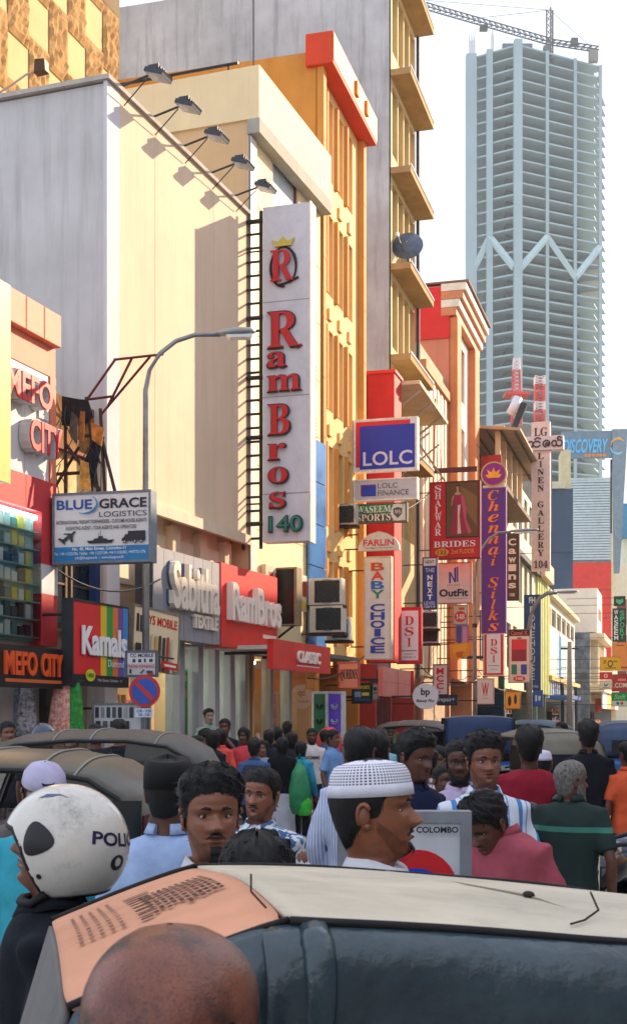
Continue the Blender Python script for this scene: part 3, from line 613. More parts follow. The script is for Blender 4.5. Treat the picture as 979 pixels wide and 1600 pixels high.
# ================================================================== TOWER UNDER CONSTRUCTION + CRANE
C0 = Vector((51, 320)); Rr = Vector((76.2, 332.0)); Lf = Vector((39.6, 327)); dR = (Rr-C0); dL = (Lf-C0)
t = thing('unfinished_tower', 'tall concrete tower under construction with open floors and white bracing', 'tower', (C0.x, C0.y, 0))
T = lambda a, b: tuple(dR*a+dL*b)        # plan coordinates along the right and left faces
tc = M('#9db3b6', .8, .06, .1); td = M('#648a8e', .8, .1, .1); tdk = M('#264650', .8, .15, .2)  # distance haze tinted into the concrete as teal; inner tones darkened as shade
arc = [T(1-.09+.09*math.sin(a), .0+.28*(1-math.cos(a))) for a in [math.pi/2*k/6 for k in range(7)]]
foot = [T(0, 0), *arc, (29.2, 32.), (-5.4, 27.), T(0.0, 1.0)]
NF = 58; fh = 2.86; ztop = 169.5
sm = None
for k in range(NF):
    z = ztop-fh*k
    if sm is None: sm = G().prism([(p[0], p[1]) for p in foot], -.2, .2, 2).build('floor_slab', tc, t, loc=(0, 0, z)); o0 = sm
    else: copyo(o0, t, (0, 0, z))
def post(name, p, w, z0, z1, mat=tc): return G().box(p[0]-w/2, p[0]+w/2, p[1]-w/2, p[1]+w/2, z0, z1).build(name, mat, t)
zb = 0
post('column', T(0.0, .0), 2.0, zb, ztop+1)
for a in (.31, .62, .905): post('column', T(a, -.015), .8, zb, ztop+.2)
for b, w in ((.55, 1.5), (.93, 2.6)): post('column', T(-.012, b), w, zb, ztop+.5)
for a in (.3, .6, .88): post('inner_column', T(a, .75), 1.2, zb, ztop-.3, td)
G().prism([T(.10, .42), T(.86, .36), (24., 27.), (-2.5, 23.)], 0, ztop-1.5, 2).build('shade_core', tdk, t)  # core enlarged and dark teal, standing in for shade between the floors
zc0, zc1 = CAM_H+(HY-418)*.16, CAM_H+(HY-376)*.163
for a0, a1, s in ((0.02, .31, 1), (.31, .62, -1), (.62, .9, 1)):
    p, q = T(a0, -.02), T(a1, -.02); za, zb_ = (zc0, zc1) if s > 0 else (zc1, zc0)
    G().tube([(p[0], p[1], za), (q[0], q[1], zb_)], .9, 4).build('brace', M('#b9d4d6', .7), t)
for b0, b1, s in ((0.05, .55, 1), (.55, .95, -1)):
    p, q = T(-.01, b0), T(-.01, b1); za, zb_ = (zc0, zc1) if s > 0 else (zc1, zc0)
    G().tube([(p[0], p[1], za), (q[0], q[1], zb_)], .9, 4).build('brace', M('#b9d4d6', .7), t)
G().prism([*[tuple(Vector(p)*1.004) for p in arc[2:]], T(.98, .8), T(.92, .4)], zc0-4, zc1-2, 2).build('corner_infill', M('#e0d9c0', .8), t)
for b, n in ((.93, 9), (.55, 4)):
    for k in range(n): p = T(.0, b-.06+.015*k); G().tube([(p[0], p[1], ztop), (p[0], p[1], ztop+4.5+(k % 3))], .05, 4).build('rebar', STEEL, t)
B('concrete_pump', M('#5a6a78', .6), t, -3.5, 4, 2, 3, ztop+.4, ztop+1.4)
# crane
pc = Wp(858, 74, 326); t = thing('tower_crane', 'grey lattice tower crane with a long jib above the unfinished tower', 'crane', tuple(pc), R(0))
cg = M('#3c4348', .6, .1)
def lattice(g, p, q, w, n, th=.26):
    p = Vector(p); q = Vector(q); d = (q-p).normalized(); sd = Vector((-d.y, d.x, 0)).normalized() if abs(d.z) < .9 else Vector((1, 0, 0)); up = d.cross(sd)*-1
    if abs(d.z) < .9 and up.z < 0: up = -up
    A = lambda i, k: p+(q-p)*(i/n)+(sd*w/2 if k == 0 else sd*-w/2 if k == 1 else up*w*.9)
    for k in range(3): g.bar(A(0, k), A(n, k), th)
    for i in range(n):
        for k, m_ in ((0, 2), (1, 2), (0, 1)): g.bar(A(i, k), A(i+1, m_), th*.6); 
for nm, p, q, w, n in (('mast', (0, 0, -4), (0, 0, 9.5), 1.6, 8), ('jib', (0, 0, 1.0), (-38, -3, 10.2), 1.5, 26), ('counter_jib', (0, 0, 1.0), (12.6, 1, -.4), 1.3, 8)):
    g = G(); lattice(g, p, q, w, n); g.build(nm, cg, t)
g = G()
for q in ((-38, -3, 10.8), (-20, -1.6, 6.4), (11, .8, .3)): g.bar((0, 0, 9.5), q, .09)
g.build('stay_cable', cg, t); B('counterweight', M('#8a8478', .8), t, 10.2, 12.4, .2, 1.8, -3.2, -.2); B('cab', M('#5a6068', .5), t, -1.8, .2, -1.4, .2, -2.2, -.2); B('winch', cg, t, 5.5, 7.2, -.2, 1.4, .8, 2.4); B('trolley', STEEL, t, -18, -16, -2.4, -.6, 3.6, 4.6)
# telecom masts on the roofs
for (px, y0, y1, Y, lb) in ((806, 668, 560, 95, 'red and white lattice mast with a ring platform, left of two'), (842, 668, 588, 98, 'straight red and white lattice mast, right of two')):
    p = Wp(px, y0, Y); h = (y0-y1)*Y/F_PX; t = thing('telecom_mast', lb, 'mast', tuple(p), 0, 'telecom masts')
    for k in range(6):
        g = G(); w0 = .55-.25*k/6 if px < 820 else .52; w1 = .55-.25*(k+1)/6 if px < 820 else .52; za, zb_ = h*k/6, h*(k+1)/6
        for sx, sy in ((-1, -1), (1, -1), (1, 1), (-1, 1)): g.bar((sx*w0/2*1.4, sy*w0/2, za), (sx*w1/2*1.4, sy*w1/2, zb_), .07)
        for j in range(3):
            z0_, z1_ = za+(zb_-za)*j/3, za+(zb_-za)*(j+1)/3; g.bar((-w0*.7, -w0/2, z0_), (w1*.7, -w1/2, z1_), .05).bar((w0*.7, -w0/2, z0_), (-w1*.7, -w1/2, z1_), .05)
        g.build('lattice_section', M('#d8584e' if (k+1) % 3 else '#e8d8d4', .6), t)
    if px < 820: B('platform', M('#d8584e', .6), t, -.9, .9, -.7, .7, h*.45, h*.49)
    B('base', M('#8a8478', .8), t, -.8, .8, -.8, .8, -8, 0)

# ================================================================== AIR between here and the tower
hz = bpy.data.materials.new('haze'); hz.use_nodes = True; n_ = hz.node_tree.nodes; n_.remove(n_['Principled BSDF'])
pv = n_.new('ShaderNodeVolumePrincipled'); pv.inputs['Color'].default_value = (.84, .95, .98, 1); pv.inputs['Density'].default_value = .00035; pv.inputs['Anisotropy'].default_value = 0
hz.node_tree.links.new(pv.outputs[0], n_['Material Output'].inputs['Volume'])
hb = G().box(-60, 96, -40, 372, -1, 186).build('haze', hz); tag(hb, kind='stuff')
# ================================================================== SIGNS
def street_gap(p):
    f = FA if p.y < 24 else FB if p.y < 28.5 else FO
    return max(.15, -(Vector((p.x, p.y))-f.p).dot(f.v))
def sign(name, label, box, Y, items, base='#d8d6d0', frame='#8a8a8c', th=.16, rot=-15.7, fw=.025, arms=True, cat='sign', poly=None, d=.004, group=None, Yr=None, lean=0.):
    """box: photo box of the face; Y depth (Yr: depth at its right end when it runs along the street)"""
    x0, y0, x1, y1 = box
    if Yr:
        a, b = Wp(x0, HY, Y), Wp(x1, HY, Yr); w = (b-a).xy.length; rz = math.atan2(b.y-a.y, b.x-a.x); c = (a+b)/2; Ym = Y
        zt_ = CAM_H+(HY-y0)*Y/F_PX; zb_ = CAM_H+(HY-y1)*Y/F_PX; c.z = zb_
    else:
        w = (x1-x0)*Y/F_PX/math.cos(R(rot)); rz = R(rot); c = Wp((x0+x1)/2, y1, Y); zt_ = Wp(0, y0, Y).z; zb_ = c.z
    h = zt_-zb_; t = thing(name, label, cat, tuple(c), rz, group)
    if lean: t.rotation_euler = (0, R(lean), rz)
    if poly: G().prism([(-w/2+u*w, h-v*h) for u, v in poly][::-1], 0, th).build('panel', M(base, .45, .07, 3, dirt=.12), t)
    else:
        B('panel', M(base, .45, .07, 3, dirt=.12), t, -w/2, w/2, 0, th, 0, h)
        if frame:
            g = G(); f = fw; y_, e_ = -.012, th+.012
            g.box(-w/2-f, -w/2+f*.3, y_, e_, -f, h+f).box(w/2-f*.3, w/2+f, y_, e_, -f, h+f).box(-w/2+f*.3, w/2-f*.3, y_, e_, h-f*.3, h+f).box(-w/2+f*.3, w/2-f*.3, y_, e_, -f, f*.3)
            g.build('frame', M(frame, .5, .15, 6, metal=.1), t)
    for k, it in enumerate(items): deco(t, -w/2, w/2, 0, h, 0, it, k, d)
    if arms:
        if Yr: lg = street_gap(c); g = G(); [g.bar((q*w, th/2, h*v), (q*w, lg, h*v), .03) for q in (-.35, .35) for v in (.15, .85)]
        else:
            p = c+Vector((math.cos(rz), math.sin(rz), 0))*(-w/2); lg = street_gap(p); g = G()
            for v in (.12, .88): g.bar((-w/2, th/2, h*v), (-w/2-lg-.05, th/2, h*v), .024)
        g.build('bracket', RUST, t)
    return t
plane_ = [(.04,.70),(.10,.665),(.12,.69),(.045,.745),(.055,.755),(.16,.70),(.165,.62)]
S = sign
t = S('shop_sign', 'white logistics signboard with blue lettering, plane, ship and truck', (81, 771, 236, 877), 17.3, [
 ('r', 0, .775, 1, 1, '#1d78b4'), ('t', 'BLUE', .03, .08, .405, .225, '#1f57a0', 'heavy'), ('t', 'GRACE', .48, .08, .975, .225, '#14203a', 'heavy'),
 ('t', 'LOGISTICS', .48, .27, .975, .35, '#14203a', 'reg'), ('t', 'INTERNATIONAL FREIGHT FORWARDERS - CUSTOMS HOUSE AGENTS', .03, .385, .975, .44, '#20242c', 'bold'),
 ('t', 'INDENTING AGENT - TOUR AGENTS AND OPERATORS', .13, .475, .87, .53, '#20242c', 'bold'),
 ('p', [(.045,.655),(.06,.64),(.10,.66),(.155,.60),(.10,.585),(.115,.57),(.19,.575),(.215,.545),(.235,.545),(.23,.57),(.205,.60),(.205,.70),(.19,.715),(.165,.645),(.12,.70),(.125,.735),(.115,.74),(.09,.705)], '#1c2030', 'plane_emblem'),
 ('p', [(.35,.695),(.42,.69),(.43,.665),(.47,.66),(.475,.63),(.52,.63),(.525,.665),(.56,.668),(.575,.69),(.64,.685),(.615,.735),(.375,.735)], '#1c2030', 'ship_emblem'), ('r', .495, .555, .50, .63, '#1c2030'), ('r', .475, .585, .48, .63, '#1c2030'),
 ('p', [(.72,.685),(.745,.655),(.755,.62),(.785,.615),(.785,.57),(.965,.57),(.965,.715),(.72,.715)], '#1c2030', 'truck_emblem'), ('e', .755, .725, .018, .026, '#1c2030'), ('e', .86, .725, .018, .026, '#1c2030'), ('e', .925, .725, .018, .026, '#1c2030'), ('e', .755, .725, .008, .011, '#d8d6d0'), ('e', .86, .725, .008, .011, '#d8d6d0'), ('e', .925, .725, .008, .011, '#d8d6d0'),
 ('t', 'No. 48, Main Street, Colombo-11', .21, .79, .77, .845, '#dfe6ec', 'bold'), ('t', 'Tel : +94 112322786, Telefax : +94 112327184, +94 711542402, +94777211776', .02, .86, .975, .91, '#dfe6ec', 'reg'), ('t', 'info@bluegrace.lk  |  www.bluegrace.lk', .24, .925, .75, .98, '#dfe6ec', 'reg')], '#d6d8da', '#6b7a86', .2, -14)
g = G(); w_, h_ = 155*17.3/2000/.97, 106*17.3/2000
g.tube([(-w_/2+w_*(.30+.135*math.cos(a)+.03), -.034, h_*(1-(.15-.14*math.sin(a)))) for a in [-2.0+2.9*i/14 for i in range(15)]], [.004+.012*math.sin(math.pi*i/14) for i in range(15)], 5); g.build('swoosh_emblem', M('#4a90c8', .4), t)
phones = lambda u0, v0, n, du, w, h, c: [('r', u0+i*du, v0+(i % 2)*.02, u0+i*du+w, v0+h, c[i % len(c)]) for i in range(n)]
S('shop_sign', 'red signboard with rainbow stripes and white Kamals lettering', (114, 937, 199, 1068), 16.9, [('r', .49, 0, .6, .885, '#e8c42a'), ('r', .6, 0, .71, .885, '#2f9a4a'), ('r', .71, 0, .81, .885, '#e07a3a'), ('r', .81, 0, .9, .885, '#7a4a9a'), ('r', .9, 0, 1, .885, '#2f8ad0'), ('r', 0, .885, 1, 1, '#16181c'),
 ('t', 'Kamals', .145, .30, .965, .655, '#7a8088', 'heavy', .004), ('t', 'Kamals', .13, .29, .95, .645, '#f0f0f0', 'heavy', .02), ('t', 'Diamond', .6, .68, .9, .77, '#e8e8e8', 'reg'), ('e', .28, .89, .085, .075, '#c8d82a'), ('t', '140A', .22, .86, .34, .92, '#2a5a2a', 'bold'), ('t', 'Main Street, Colombo - 11', .4, .925, .85, .965, '#e0e0e0', 'reg')], '#e0262a', '#2a2a2e', .14, Yr=18.4, arms=True)
S('shop_sign', 'cream phone shop board with red lettering leaning behind the rainbow signboard', (206, 949, 277, 1043), 18.9, [('t', 'MY5 MOBILE', .22, .1, .95, .26, '#d0241e', 'heavy'), *phones(.06, .12, 2, .07, .055, .3, ['#22262c', '#3a4048']), *phones(.2, .42, 8, .085, .05, .62, ['#2a2e34', '#b4302a', '#c9bfa8', '#d8a23a', '#3a3e44']), ('r', .03, .62, .15, .76, '#2a2a2c'), ('r', .6, .85, .97, .97, '#d0241e'), ('r', .66, .89, .92, .93, '#f0e8e0')], '#ecdcb4', '#8a8070', .1, Yr=20.0, lean=4)
S('shop_sign', 'small grey phone repair plate hung below the cream phone board', (198, 1019, 244, 1055), 17.5, [('r', 0, 0, 1, .5, '#d8dade'), ('t', 'CC MOBILE', .12, .06, .92, .22, '#1a2030', 'bold'), ('r', .2, .3, .3, .44, '#30343c'), ('r', .4, .3, .5, .44, '#30343c'), ('r', .6, .28, .66, .44, '#30343c'), ('r', .78, .3, .9, .42, '#30343c'), ('t', 'PHONE REPAIRING', .05, .54, .95, .68, '#b8302c', 'bold'), ('r', .1, .74, .17, .92, '#20242a'), ('p', [(.45, .9), (.6, .74), (.62, .78), (.5, .93)], '#20242a'), ('e', .8, .86, .12, .06, '#30343c'), ('r', .72, .92, .95, .97, '#b8302c')], '#c9ccd2', '#5a5e66', .05, -8, arms=False)
G().bar((-.1, .05, .28), (-.1, 1.3, .28), .02).bar((.12, .05, .28), (.12, 1.3, .28), .02).build('bracket', RUST, [o for o in col.objects if o.get('label', '').startswith('small grey phone repair')][0])
# round no-parking sign on a pole
p = Wp(226, 1080, 17.2); t = thing('no_parking_sign', 'round blue no parking sign with red rim and slash on a thin pole', 'road sign', (p.x, p.y, 0), R(-4)); z = p.z; rr = .215
G().tube([(0, .03, 0), (0, .03, z+.2)], .025, 8).build('pole', M('#6b6e72', .5), t)
B('collar', M('#6b6e72', .5), t, -.03, .03, .0, .06, z-.05, z+.05)
for nm, k, c, y in (('red_rim', 1., '#c22a2a', -.004), ('blue_disc', .8, '#2a50b0', -.012)): G().prism(ellipse(0, z, rr*k*.62*1.6, rr*k)[::-1], y, y+.006).build(nm, M(c, .4, .08), t)
G().prism([(-.14, z+.10), (-.10, z+.14), (.14, z-.10), (.10, z-.14)], -.018, -.012).build('red_slash', M('#c22a2a', .4), t)
q = B('time_plate', M('#c9d8e6', .5), t, -.13, .11, -.01, .0, z-.35, z-.23); P, Fo = solid_text('12.00 - 19.00', 'bold', -.11, .09, z-.285, z-.245, -.0105, .003); obj('lettering', P, Fo, M('#2a4a8a', .5), q); P, Fo = solid_text('8.00 - 10.00', 'bold', -.08, .07, z-.335, z-.295, -.0105, .003); obj('lettering', P, Fo, M('#2a4a8a', .5), q)
# ---- the tall white sign
Yp = 23.9; x0, x1, y0, y1 = 410, 483, 320, 846; rot = -17.
ux = lambda p: (p-x0)/(x1-x0); vy = lambda p: (p-y0)/(y1-y0)
dk, rd_ = '#2a1618', '#c01f24'
its = [('r', 0, vy(469), 1, vy(470.5), '#9a9aa4', 'seam'), ('r', 0, vy(618), 1, vy(619.5), '#9a9aa4', 'seam'), ('r', 0, vy(770), 1, vy(771.5), '#9a9aa4', 'seam')]
for ch, a, b, c, e in (('R', 420, 488, 468, 543), ('a', 419, 544, 448, 574), ('m', 420, 580, 471, 611), ('B', 421, 633, 454, 679), ('r', 421, 687, 447, 718), ('o', 422, 724, 451, 755), ('s', 424, 763, 447, 794)):
    its.append(('v', ch, ux(a-2), vy(b-2), ux(c+2), vy(e+2), dk, 'serif', .05, 0)); its.append(('v', ch, ux(a), vy(b), ux(c), vy(e), rd_, 'serif', .07, 0))
its += [('t', '140', ux(421), vy(806), ux(475), vy(833), '#12302c', 'heavy', .05), ('t', '140', ux(423), vy(808), ux(473), vy(831), '#1f7a6c', 'reg', .06), ('v', 'R', ux(424), vy(392), ux(460), vy(440), rd_, 'serif', .05, 0)]
t = S('tower_sign', 'tall white upright sign with red serif letters reading Ram Bros 140', (x0, y0, x1, y1), Yp, its, '#cfcfd6', None, .30, rot)
w_ = (x1-x0)*Yp/2000/math.cos(R(rot)); h_ = (y1-y0)*Yp/2000
B('side_trim', M('#f0e6d0', .5), t, w_/2+.001, w_/2+.03, -.01, .31, -.02, h_+.02)
cx, cz = (ux(443)-.5)*w_, h_*(1-vy(417)); g = G()
g.tube([(cx+.25*math.cos(a), -.03, cz+.37*math.sin(a)) for a in [2*math.pi*i/28-1.0 for i in range(27)]], [.015+.014*math.sin(i*.23)**2 for i in range(27)], 6).tube([(cx-.1, -.03, cz-.34), (cx+.1, -.03, cz-.3), (cx+.3, -.03, cz-.22)], .02, 6); g.build('oval_emblem', M(dk, .4), t)
G().prism([(cx-.16, cz+.38), (cx+.16, cz+.38), (cx+.22, cz+.52), (cx+.1, cz+.46), (cx, cz+.56), (cx-.1, cz+.46), (cx-.22, cz+.52)][::-1], -.05, -.01).build('crown_emblem', M('#c9b84a', .4), t)
G().tube([(cx+.2, -.02, -.0+h_*(1-vy(543))+.12), (cx+.3, -.02, h_*(1-vy(543))-.02), (cx+.36, -.02, h_*(1-vy(543))+.03)], .035, 6).build('letter_tail', M(rd_, .4), t)
# ladder frame tying it to the wall
g = G(); lg = street_gap(Wp(x0, HY, Yp)); xl = -w_/2-.02
for x in (xl-.07, xl-.42): g.bar((x, .15, -.1), (x, .15, h_), .05)
g.build('ladder_rail', STEEL, t)
for k in range(24): G().bar((xl-.42, .15, .1+k*h_/24), (xl-.07, .15, .1+k*h_/24), .035).build('ladder_rung', STEEL, t)
for v in (.06, .32, .5, .68, .97): G().bar((-w_/2, .15, v*h_), (-w_/2-lg-.2, .15, v*h_), .06).build('wall_arm', STEEL, t)
# ---- fascias on the pale building
def fascia(name, label, F, p0, p1, off, zb, zt__, base, items, th=.3, d=.004, panels=0, cat='shop sign'):
    s0, s1 = F.s_(p0, off), F.s_(p1, off); q = F.p+F.u*s0-F.v*off; w = s1-s0; t = thing(name, label, cat, (q.x, q.y, zb), F.ang); h = zt__-zb
    if panels:
        for k in range(panels): B('cladding_panel', M(base, .5, .05, 2, metal=.0, streak=.12), t, w*k/panels, w*(k+1)/panels-.012, 0, th, 0, h)
        B('backing', M('#55565a', .7), t, 0, w, .02, th+.02, .01, h-.01)
    else: B('panel', M(base, .45, .08, 3, streak=.10), t, 0, w, 0, th, 0, h)
    for k, it in enumerate(items): deco(t, 0, w, 0, h, 0, it, k, d)
    g = G()
    for q_ in (.2, .8): g.bar((w*q_, th, h*.6), (w*q_, off+.05, h*.6), .04)
    g.build('bracket', STEEL, t); return t
zb, zt_ = FA.z(345, 1008, .45), FA.z(345, 886, .45)
t = fascia('fascia_sign', 'grey panelled shop fascia with white raised textile shop lettering', FA, 240, 345, .45, zb, zt_+.05, '#8f929a', [('t', 'Sabitha', .18, .12, .88, .66, '#e8dccb', 'heavy', .12), ('t', 'Sabitha', .17, .11, .87, .65, '#4a5f80', 'heavy', .03), ('t', 'TEXTILE', .52, .68, .9, .84, '#e8dccb', 'heavy', .06)], panels=7)
t = fascia('fascia_sign', 'bright red shop fascia with white raised lettering Ram Bros', FA, 345.3, 433, .47, zb-.02, zt_+.08, '#d8231c', [('t', 'RamBros', .09, .22, .97, .68, '#f2e6d8', 'heavy', .12), ('r', .72, .78, .98, .83, '#f0e0d0')])
t = fascia('canopy_sign', 'lower red canopy fascia with white lettering over the second shop door', FB, 427, 516, 1.15, FB.z(440, 1046, 1.15), FB.z(440, 1000, 1.15), '#d62a24', [('t', 'CLASSIC', .38, .28, .78, .7, '#f0e6da', 'heavy', .04), ('r', .38, .79, .78, .83, '#f0d8d0')], .12)
B('canopy_roof', M('#c9c4bc', .6), t, 0, FB.s_(516, 1.15)-FB.s_(427, 1.15), .12, 1.1, .35, .42)
# dark screen box on a bracket over it
p = Wp(437, 975, 25.4); t = thing('display_box', 'black advertising screen box on a steel bracket above the red canopy', 'display', tuple(p), R(-17))
B('screen', M('#15191c', .25, .3, 4), t, -.32, .3, 0, .3, 0, 1.08); g = G().box(-.36, -.322, -.02, .32, -.03, 1.12).box(.302, .36, -.02, .32, -.03, 1.12).box(-.32, .3, -.02, .32, 1.082, 1.12).box(-.32, .3, -.02, .32, -.03, -.002); g.build('frame', M('#8a7a5a', .5, .2), t)
G().bar((-.3, .3, 1.1), (-.5, 1.1, 1.1), .04).bar((.3, .1, 0), (-.4, .6, -.35), .04).bar((-.3, .3, .0), (-.5, 1.1, .0), .04).build('bracket', STEEL, t)
# ---- projecting signs down the street
S('shop_sign', 'big blue square sign with red corner border and white LOLC letters', (554, 655, 649, 734), 31.5, [('r', .02, .03, .9, .12, '#d8282c'), ('r', .02, .12, .1, .93, '#d8282c'), ('r', .085, .115, .975, .975, '#2337b0'), ('t', 'LOLC', .14, .63, .935, .91, '#d8d8ea', 'bold')], '#e4e2e6', '#efe9e4', .22)
S('shop_sign', 'white finance sign with small blue square just below the big blue sign', (554, 749, 649, 780), 31.5, [('r', .1, .22, .34, .78, '#c8323a'), ('r', .115, .26, .35, .82, '#2a44b0'), ('t', 'LOLC', .38, .18, .7, .44, '#55565a', 'reg'), ('t', 'FINANCE', .38, .54, .88, .82, '#55565a', 'reg')], '#c8c6ca', '#efe9e4', .2)
S('shop_sign', 'green and brown sports sign with a round shield emblem', (555, 788, 633, 815), 31.0, [('r', 0, 0, .74, .5, '#1f8a4a'), ('r', 0, .5, .74, 1, '#4a463a'), ('t', 'WASEEM', .03, .07, .7, .46, '#e8e8da', 'serif'), ('t', 'SPORTS', .03, .54, .7, .95, '#e8e2d0', 'serif'), ('e', .84, .5, .14, .5, '#dad6cc'), ('p', [(.75, .28), (.84, .2), (.93, .28), (.92, .6), (.84, .85), (.76, .6)], '#55504a'), ('t', 'WS', .78, .36, .9, .6, '#dad6cc', 'serif')], '#cfc9bb', '#5a5a50', .16)
S('shop_sign', 'half round white sign with pink baby brand lettering', (559, 830, 623, 860), 30.6, [('t', 'FARLIN', .13, .42, .87, .76, '#d83a4a', 'heavy'), ('t', 'Your Baby is Our Concern', .15, .82, .85, .93, '#3a3438', 'reg')], '#dcd4c2', None, .14, poly=[(0, 1), (1, 1), (.985, .72), (.93, .5), (.84, .3), (.7, .12), (.5, 0), (.3, .12), (.16, .3), (.07, .5), (.015, .72)])
S('shop_sign', 'tall white upright sign with multicoloured letters reading baby choice', (570, 871, 609, 1029), 31.2, [('v', 'BABY', .24, .045, .76, .41, ['#c8542a', '#e0482a', '#2a6fc8', '#1f8a6a'], 'heavy', .01, .1), ('v', 'CHOICE', .22, .455, .78, .95, '#2148b0', 'heavy', .01, .1)], '#dedcd8', '#c9c4b8', .2)
S('shop_sign', 'white sign with thick red border and DSI letters next to the baby choice sign', (621, 950, 656, 1036), 34.5, [('r', .1, .05, .9, .95, '#ece4e4'), ('v', 'DSI', .32, .13, .7, .72, '#c8202a', 'serif', .01, .2), ('r', .17, .77, .83, .785, '#3a3438'), ('r', .3, .83, .7, .84, '#77707a'), ('t', 'Colombo 11', .22, .87, .78, .91, '#3a3438', 'reg')], '#d0242c', '#b81e26', .18)
S('shop_sign', 'narrow navy upright sign reading the next level with a white cap', (661, 872, 681, 951), 37.5, [('r', 0, 0, 1, .15, '#dcd8cc'), ('t', 'NEXT', .15, .045, .85, .11, '#2a3a5a', 'bold'), ('t', 'THE', .15, .2, .85, .28, '#c8d4e8', 'reg'), ('v', 'NEXT', .32, .32, .7, .84, '#e6eaf2', 'heavy', .01, .22), ('t', 'LEVEL', .06, .86, .94, .92, '#c8d4e8', 'reg'), ('t', '122/1-6', .1, .935, .9, .98, '#c8d4e8', 'bold')], '#1f3f86', '#26345a', .16)
S('shop_sign', 'red bridal wear sign with a framed picture of a sari', (673, 753, 747, 872), 39.5, [('v', 'SHALWAR', .09, .03, .22, .70, '#efe6ea', 'serif', .01, .1), ('r', .31, .0, .985, .735, '#2a1c14'), ('r', .33, .012, .97, .72, '#6b4a26'), ('p', [(.6, .05), (.95, .2), (.95, .6), (.75, .4)], '#8a6432'), ('p', [(.49, .16), (.62, .15), (.645, .24), (.62, .32), (.68, .46), (.76, .68), (.40, .69), (.46, .5), (.50, .32), (.46, .24)], '#a82444', 'printed_sari'), ('p', [(.62, .15), (.68, .2), (.74, .36), (.73, .5), (.84, .66), (.78, .69), (.69, .5), (.64, .3)], '#d0506a', 'printed_sari'), ('p', [(.56, .31), (.62, .30), (.595, .45), (.63, .68), (.555, .685), (.56, .45)], '#e0c8b0', 'printed_sari'), ('e', .56, .075, .036, .036, '#b98a64'), ('p', [(.545, .1), (.58, .1), (.585, .135), (.63, .15), (.6, .175), (.52, .175), (.49, .155), (.54, .135)], '#c89a72'), ('p', [(.49, .17), (.46, .25), (.44, .32), (.43, .31), (.45, .2)], '#c89a72'), ('p', [(.52, .08), (.53, .045), (.57, .032), (.605, .05), (.61, .1), (.595, .085), (.58, .055), (.545, .055)], '#1c120c'), ('t', 'BRIDES', .07, .775, .92, .855, '#efe6ea', 'serif', .01), ('e', .24, .92, .14, .048, '#e89a2a'), ('t', '122', .15, .895, .33, .945, '#2a1a10', 'bold'), ('t', '2nd FLOOR', .43, .885, .9, .945, '#f0963a', 'bold')], '#cf1f24', '#7a1a1e', .2)
S('shop_sign', 'pale pink outfit sign with a dark blue N emblem, below the bridal sign', (684, 880, 734, 942), 40.5, [('p', [(.34, .5), (.34, .22), (.4, .22), (.5, .4), (.5, .12), (.56, .1), (.56, .48), (.5, .48), (.4, .3), (.4, .5)], '#2a46b8'), ('p', [(.58, .1), (.62, .09), (.62, .48), (.58, .47)], '#1a2a6a'), ('t', 'NEXT LEVEL', .28, .535, .7, .57, '#77606a', 'reg'), ('t', 'OutFit', .05, .65, .92, .84, '#1c1c44', 'heavy', .01), ('r', .3, .885, .9, .893, '#77606a')], '#e6ccc6', '#a9746a', .16)
t = S('shop_sign', 'tall purple upright sign with orange letters and a lotus disc on top', (753, 763, 788, 989), 44.0, [('v', 'Chennai Silks', .26, .01, .72, .99, '#ee7f1e', 'bi', .01, .08)], '#5e2a80', '#7a4a98', .22)
z = 226*44/2000; rr = .43; w_ = 35*44/2000
for nm, k, c, y in (('disc_rim', 1., '#c9a06a', .02), ('lotus_disc', .88, '#8a1f80', .0)): G().prism(ellipse(0, z+.5, rr*k*1.05, rr*k)[::-1], y, y+.2 if k == 1 else y+.02).build(nm, M(c, .45, .05), t)
for a in (0, 38, -38, 70, -70):
    c_, s_ = math.sin(R(a)), math.cos(R(a)); l = .3 if abs(a) < 60 else .24
    pts = [(0, -.16), (.07, .02), (.0, l-.1), (-.07, .02)]; G().prism([(x*s_+(zz+.16)*c_, z+.36+(zz+.16)*s_-x*c_) for x, zz in pts][::-1], -.012-abs(a)*.0001, -.002).build('lotus_petal', M('#f0a42a', .4), t)
B('disc_stalk', M('#d8c9b0', .5), t, -.38, .38, .05, .15, z, z+.12)
S('shop_sign', 'white and red DSI sign hung below the purple upright sign', (756, 991, 785, 1055), 43.5, [('r', .14, .0, .86, .95, '#f0e4e0'), ('v', 'DSI', .34, .1, .68, .7, '#d8282a', 'serif', .01, .2), ('r', .22, .76, .78, .775, '#8a7a7a'), ('r', .3, .85, .7, .86, '#8a7a7a')], '#e02e2a', '#e8c8c0', .14)
t = S('shop_sign', 'tall pale pink upright sign reading linen gallery with a crossbar of script', (831, 660, 857, 891), 57., [('t', 'LG', .12, .035, .88, .092, '#3a2420', 'serif', .02), ('v', 'LINEN GALLERY', .32, .20, .68, .91, '#3a2420', 'serif', .02, .25), ('t', '104', .1, .935, .9, .985, '#3a2420', 'serif', .02)], '#e6cdbf', '#f0e0d4', .3)
z0 = 187*57/2000; B('crossbar', M('#d8cfcc', .5), t, -.95, 1.0, -.12, .32, z0, z0+.62); g = G(); ins = M('#4a2a26', .5)
def stroke(g, pts, x, zc, s, r_=.035): g.tube([(x+a*s, -.14, zc+b*s) for a, b in pts], r_, 5)
arc_ = lambda cx, cz, rx, rz, a0, a1, n=10: [(cx+rx*math.cos(R(a0+(a1-a0)*i/n)), cz+rz*math.sin(R(a0+(a1-a0)*i/n))) for i in range(n+1)]
zc = z0+.27
